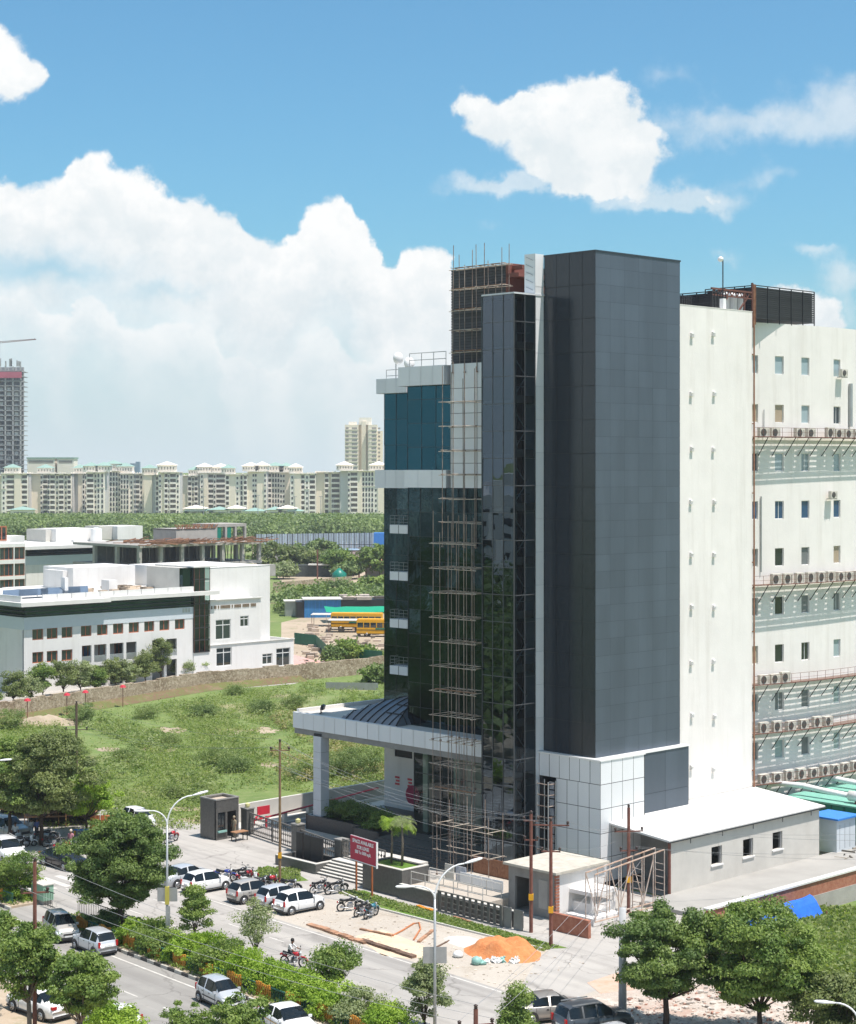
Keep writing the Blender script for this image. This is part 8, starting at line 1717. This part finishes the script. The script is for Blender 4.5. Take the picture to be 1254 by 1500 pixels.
pf_ = G(51, 1540); upole('E', pf_, hgt(1262, pf_), rustp, 'rusty reddish pole in the lower left corner', ((1.6,.7),), r=.12, rot=.2, band=False)
pg_ = G(112, 1135); upole('F', pg_, hgt(1030, pg_), mat('pole_wood', (.12,.085,.06), .9, var=.2), 'wooden pole with crossarm standing in the field', ((2.6,1.1),), r=.16, band=False)
ph_ = G(697, 1640); upole('H', ph_, hgt(1478, ph_), rustp, 'rusty pole top with crossarm poking in at the bottom edge', ((.75,.85),), r=.13, rot=.25, band=False)
pi_ = G(912, 1489); MB0 = MB().path([(0,0,0),(0,0,hgt(1330, pi_))], .24, 10, r2=.19).build('concrete_pole', mat('pole_concrete', (.42,.43,.43), .8, var=.1), None, True, pi_); tag(MB0, 'thick pale grey concrete pole beside the right tree', 'pole')
for i, (px, py, y1) in enumerate(((465, 853, 805), (526, 846, 822), (536, 845, 822))): p = G(px, py); tag(MB().tube((0,0,0), (0,0,hgt(y1, p)), .2).build('yard_pole', rustp, None, False, p), ('tall thin pole before the large round far tree', 'left pole of the pair by the orange roof', 'right pole of the pair by the orange roof')[i], 'pole')
for i, px in enumerate((198, 298, 378, 432, 452, 488, 514, 470)):
    p = G(px, 800 if px != 198 else 790); p = Vector(((px-PX)/F*900, 900, 0)); h = (46, 22, 23, 22, 26, 21, 24, 22)[i]*.72 if i else 27
    t = T('field_mast', 'thin grey lamp mast rising over the woods, '+('tallest, left', 'above the unfinished rooftop', 'before the green-roofed houses', 'left of the middle pair', 'tall, in the middle', 'right of the middle', 'near the twin-shaft tower', 'in the middle pair')[i], 'mast', p, 0, 'masts over the far woods'); MB().tube((0,0,0), (0,0,h), .22, .14, 5).build('mast', steel_g, t); MB().box(-1.0, 1.0, -.1, .1, h, h+.25).build('lamp_bar', steel_g, t)
wire_m = mat('wire', (.25,.25,.25), .5)
wire_w = mat('wire_pale', (.36,.36,.36), .5)
WN = {}
def wire(a, b, sag, lab, m=wire_m, r=.010):
    a, b = Vector(a), Vector(b); n = 14; pts = [a.lerp(b, i/n)-Vector((0,0,4*sag*(i/n)*(1-i/n))) for i in range(n+1)]; WN[lab] = WN.get(lab, 0)+1; tag(MB().path(pts, r, 4).build('overhead_wire', m), lab+', '+ordn(WN[lab])+' strand', 'wire', 'overhead wires')
for k_ in range(3): wire(TOPS['A'][k_], TOPS['D'][k_ % 3], .9, 'overhead wire from the hut poles to the pole by the fountain basin', wire_w)
for k_ in range(3): wire(TOPS['B'][k_], TOPS['D'][k_ % 3]-Vector((0,0,1.2+.3*k_)), .9, 'overhead wire sagging past the lease sign to the hut poles', wire_w)
for k_ in range(4): wire(TOPS['B'][k_], TOPS['C'][k_ % 3]+Vector((0,0,-.3*k_)), .35, 'overhead wire from the hut poles to the pole by the annex')
ext = TOPS['C'][0]+Vector((26, 6, -1.2))
for k_ in range(4): wire(TOPS['C'][k_ % 4], ext+Vector((0, k_*.6, -k_*.8)), .5, 'overhead wire crossing in front of the annex windows')
for k_ in range(3): wire(TOPS['D'][k_], TOPS['F'][k_ % 3], .8, 'overhead wire from the fountain pole to the field pole')
for k_ in range(3): wire(TOPS['E'][k_], TOPS['H'][k_], .6, 'overhead wire crossing the near road from the lower left pole', wire_w)
for k_ in range(3): wire(TOPS['H'][k_], TOPS['C'][k_]+Vector((0,0,-2.2)), .5, 'overhead wire from the bottom pole towards the annex', wire_w)
# median railing: alternating orange and green painted panels
mo = mat('rail_orange', (.55,.24,.03), .65, var=.2, scale=3); mg = mat('rail_green', (.03,.13,.10), .65, var=.3, scale=3); mgr = mat('rail_grey', (.28,.27,.22), .8, var=.25, scale=3)
def railing(m, name='railing_panel'):
    k = MB(); 
    if m is mo:
        for i in range(7): k.box(i*.2, i*.2+.13, -.04, .04, 0, .80+.05*math.sin(i*1.1))
        k.box(0, 1.36, -.05, .05, .12, .22); k.box(0, 1.36, -.05, .05, .58, .68)
    else:
        for i in range(8): k.tube((i*.19+.02, 0, 0), (i*.19+.02, 0, .72), .02, n=4)
        k.box(0, 1.36, -.03, .03, .68, .74); k.box(0, 1.36, -.03, .03, .08, .13)
    return k
RA = railing(mo).build('railing', mo).data; RB = railing(mg).build('railing', mg).data
for o in [o for o in S.collection.objects if o.name.startswith('railing') and o.data in (RA, RB)]: bpy.data.objects.remove(o)
s = -16.0; i = 0
while s < 36:
    if not (-6.6 < s < -.2):
        o = mk('railing', RA if i % 2 else RB, None, Rd(s, 11.55, .16), RANG); tag(o, '%s %s railing panel of the median, counted from the %s' % (ordn(i//2+1) if s < -6 else ordn(max(1, (i-7)//2)), 'orange' if i % 2 else 'green', 'left photo edge' if s < -6 else 'median gap'), 'railing', 'orange railing panels in the median' if i % 2 else 'green railing panels in the median')
    s += 1.42; i += 1
t = T('green_box', 'pale green metal cabinet at the end of the left hedge', 'cabinet', Rd(-6.6, 9.9), RANG); MB().box(0, 1.7, 0, .8, .3, 1.35).build('cabinet', mat('cabinet_green', (.24,.42,.30), .6, var=.15), t); MB().box(-.05, 1.75, -.05, .85, 1.35, 1.42).build('lid', concl, t); MB().box(.1, 1.6, .1, .7, 0, .3).build('plinth', conc, t)
def bars(s0, s1, n, lab):
    k = MB(); L_ = s1-s0; m_ = int(L_/.22)
    for i in range(m_): k.tube((i*.22, 0, 0), (i*.22, 0, 1.1), .018, n=4)
    k.box(0, L_, -.02, .02, 1.05, 1.1); k.box(0, L_, -.02, .02, .1, .15); tag(k.build('barred_fence', black, None, False, Rd(s0, n, .1), RANG), lab, 'fence')
bars(-1.0, 9.5, 9.45, 'black barred fence behind the dark median tree'); bars(-4.6, -3.2, 10.0, 'short black barred panel beside the green cabinet')
# ------------------------------------------------------------------ air
if HAZE:
    hz = MB().box(-700, 700, -30, 1700, -1, 108).build('haze', None, None); hz.data.materials.clear()
    m = bpy.data.materials.new('haze'); m.use_nodes = True; t = m.node_tree; t.nodes.clear(); o = t.nodes.new('ShaderNodeOutputMaterial'); v = t.nodes.new('ShaderNodeVolumePrincipled')
    v.inputs['Color'].default_value = (.92, .96, 1, 1); v.inputs['Density'].default_value = HAZE; v.inputs['Anisotropy'].default_value = .3; t.links.new(v.outputs[0], o.inputs['Volume']); hz.data.materials.append(m); hz['kind'] = 'stuff'
    hz['label'] = 'thin pale haze over the far apartments'
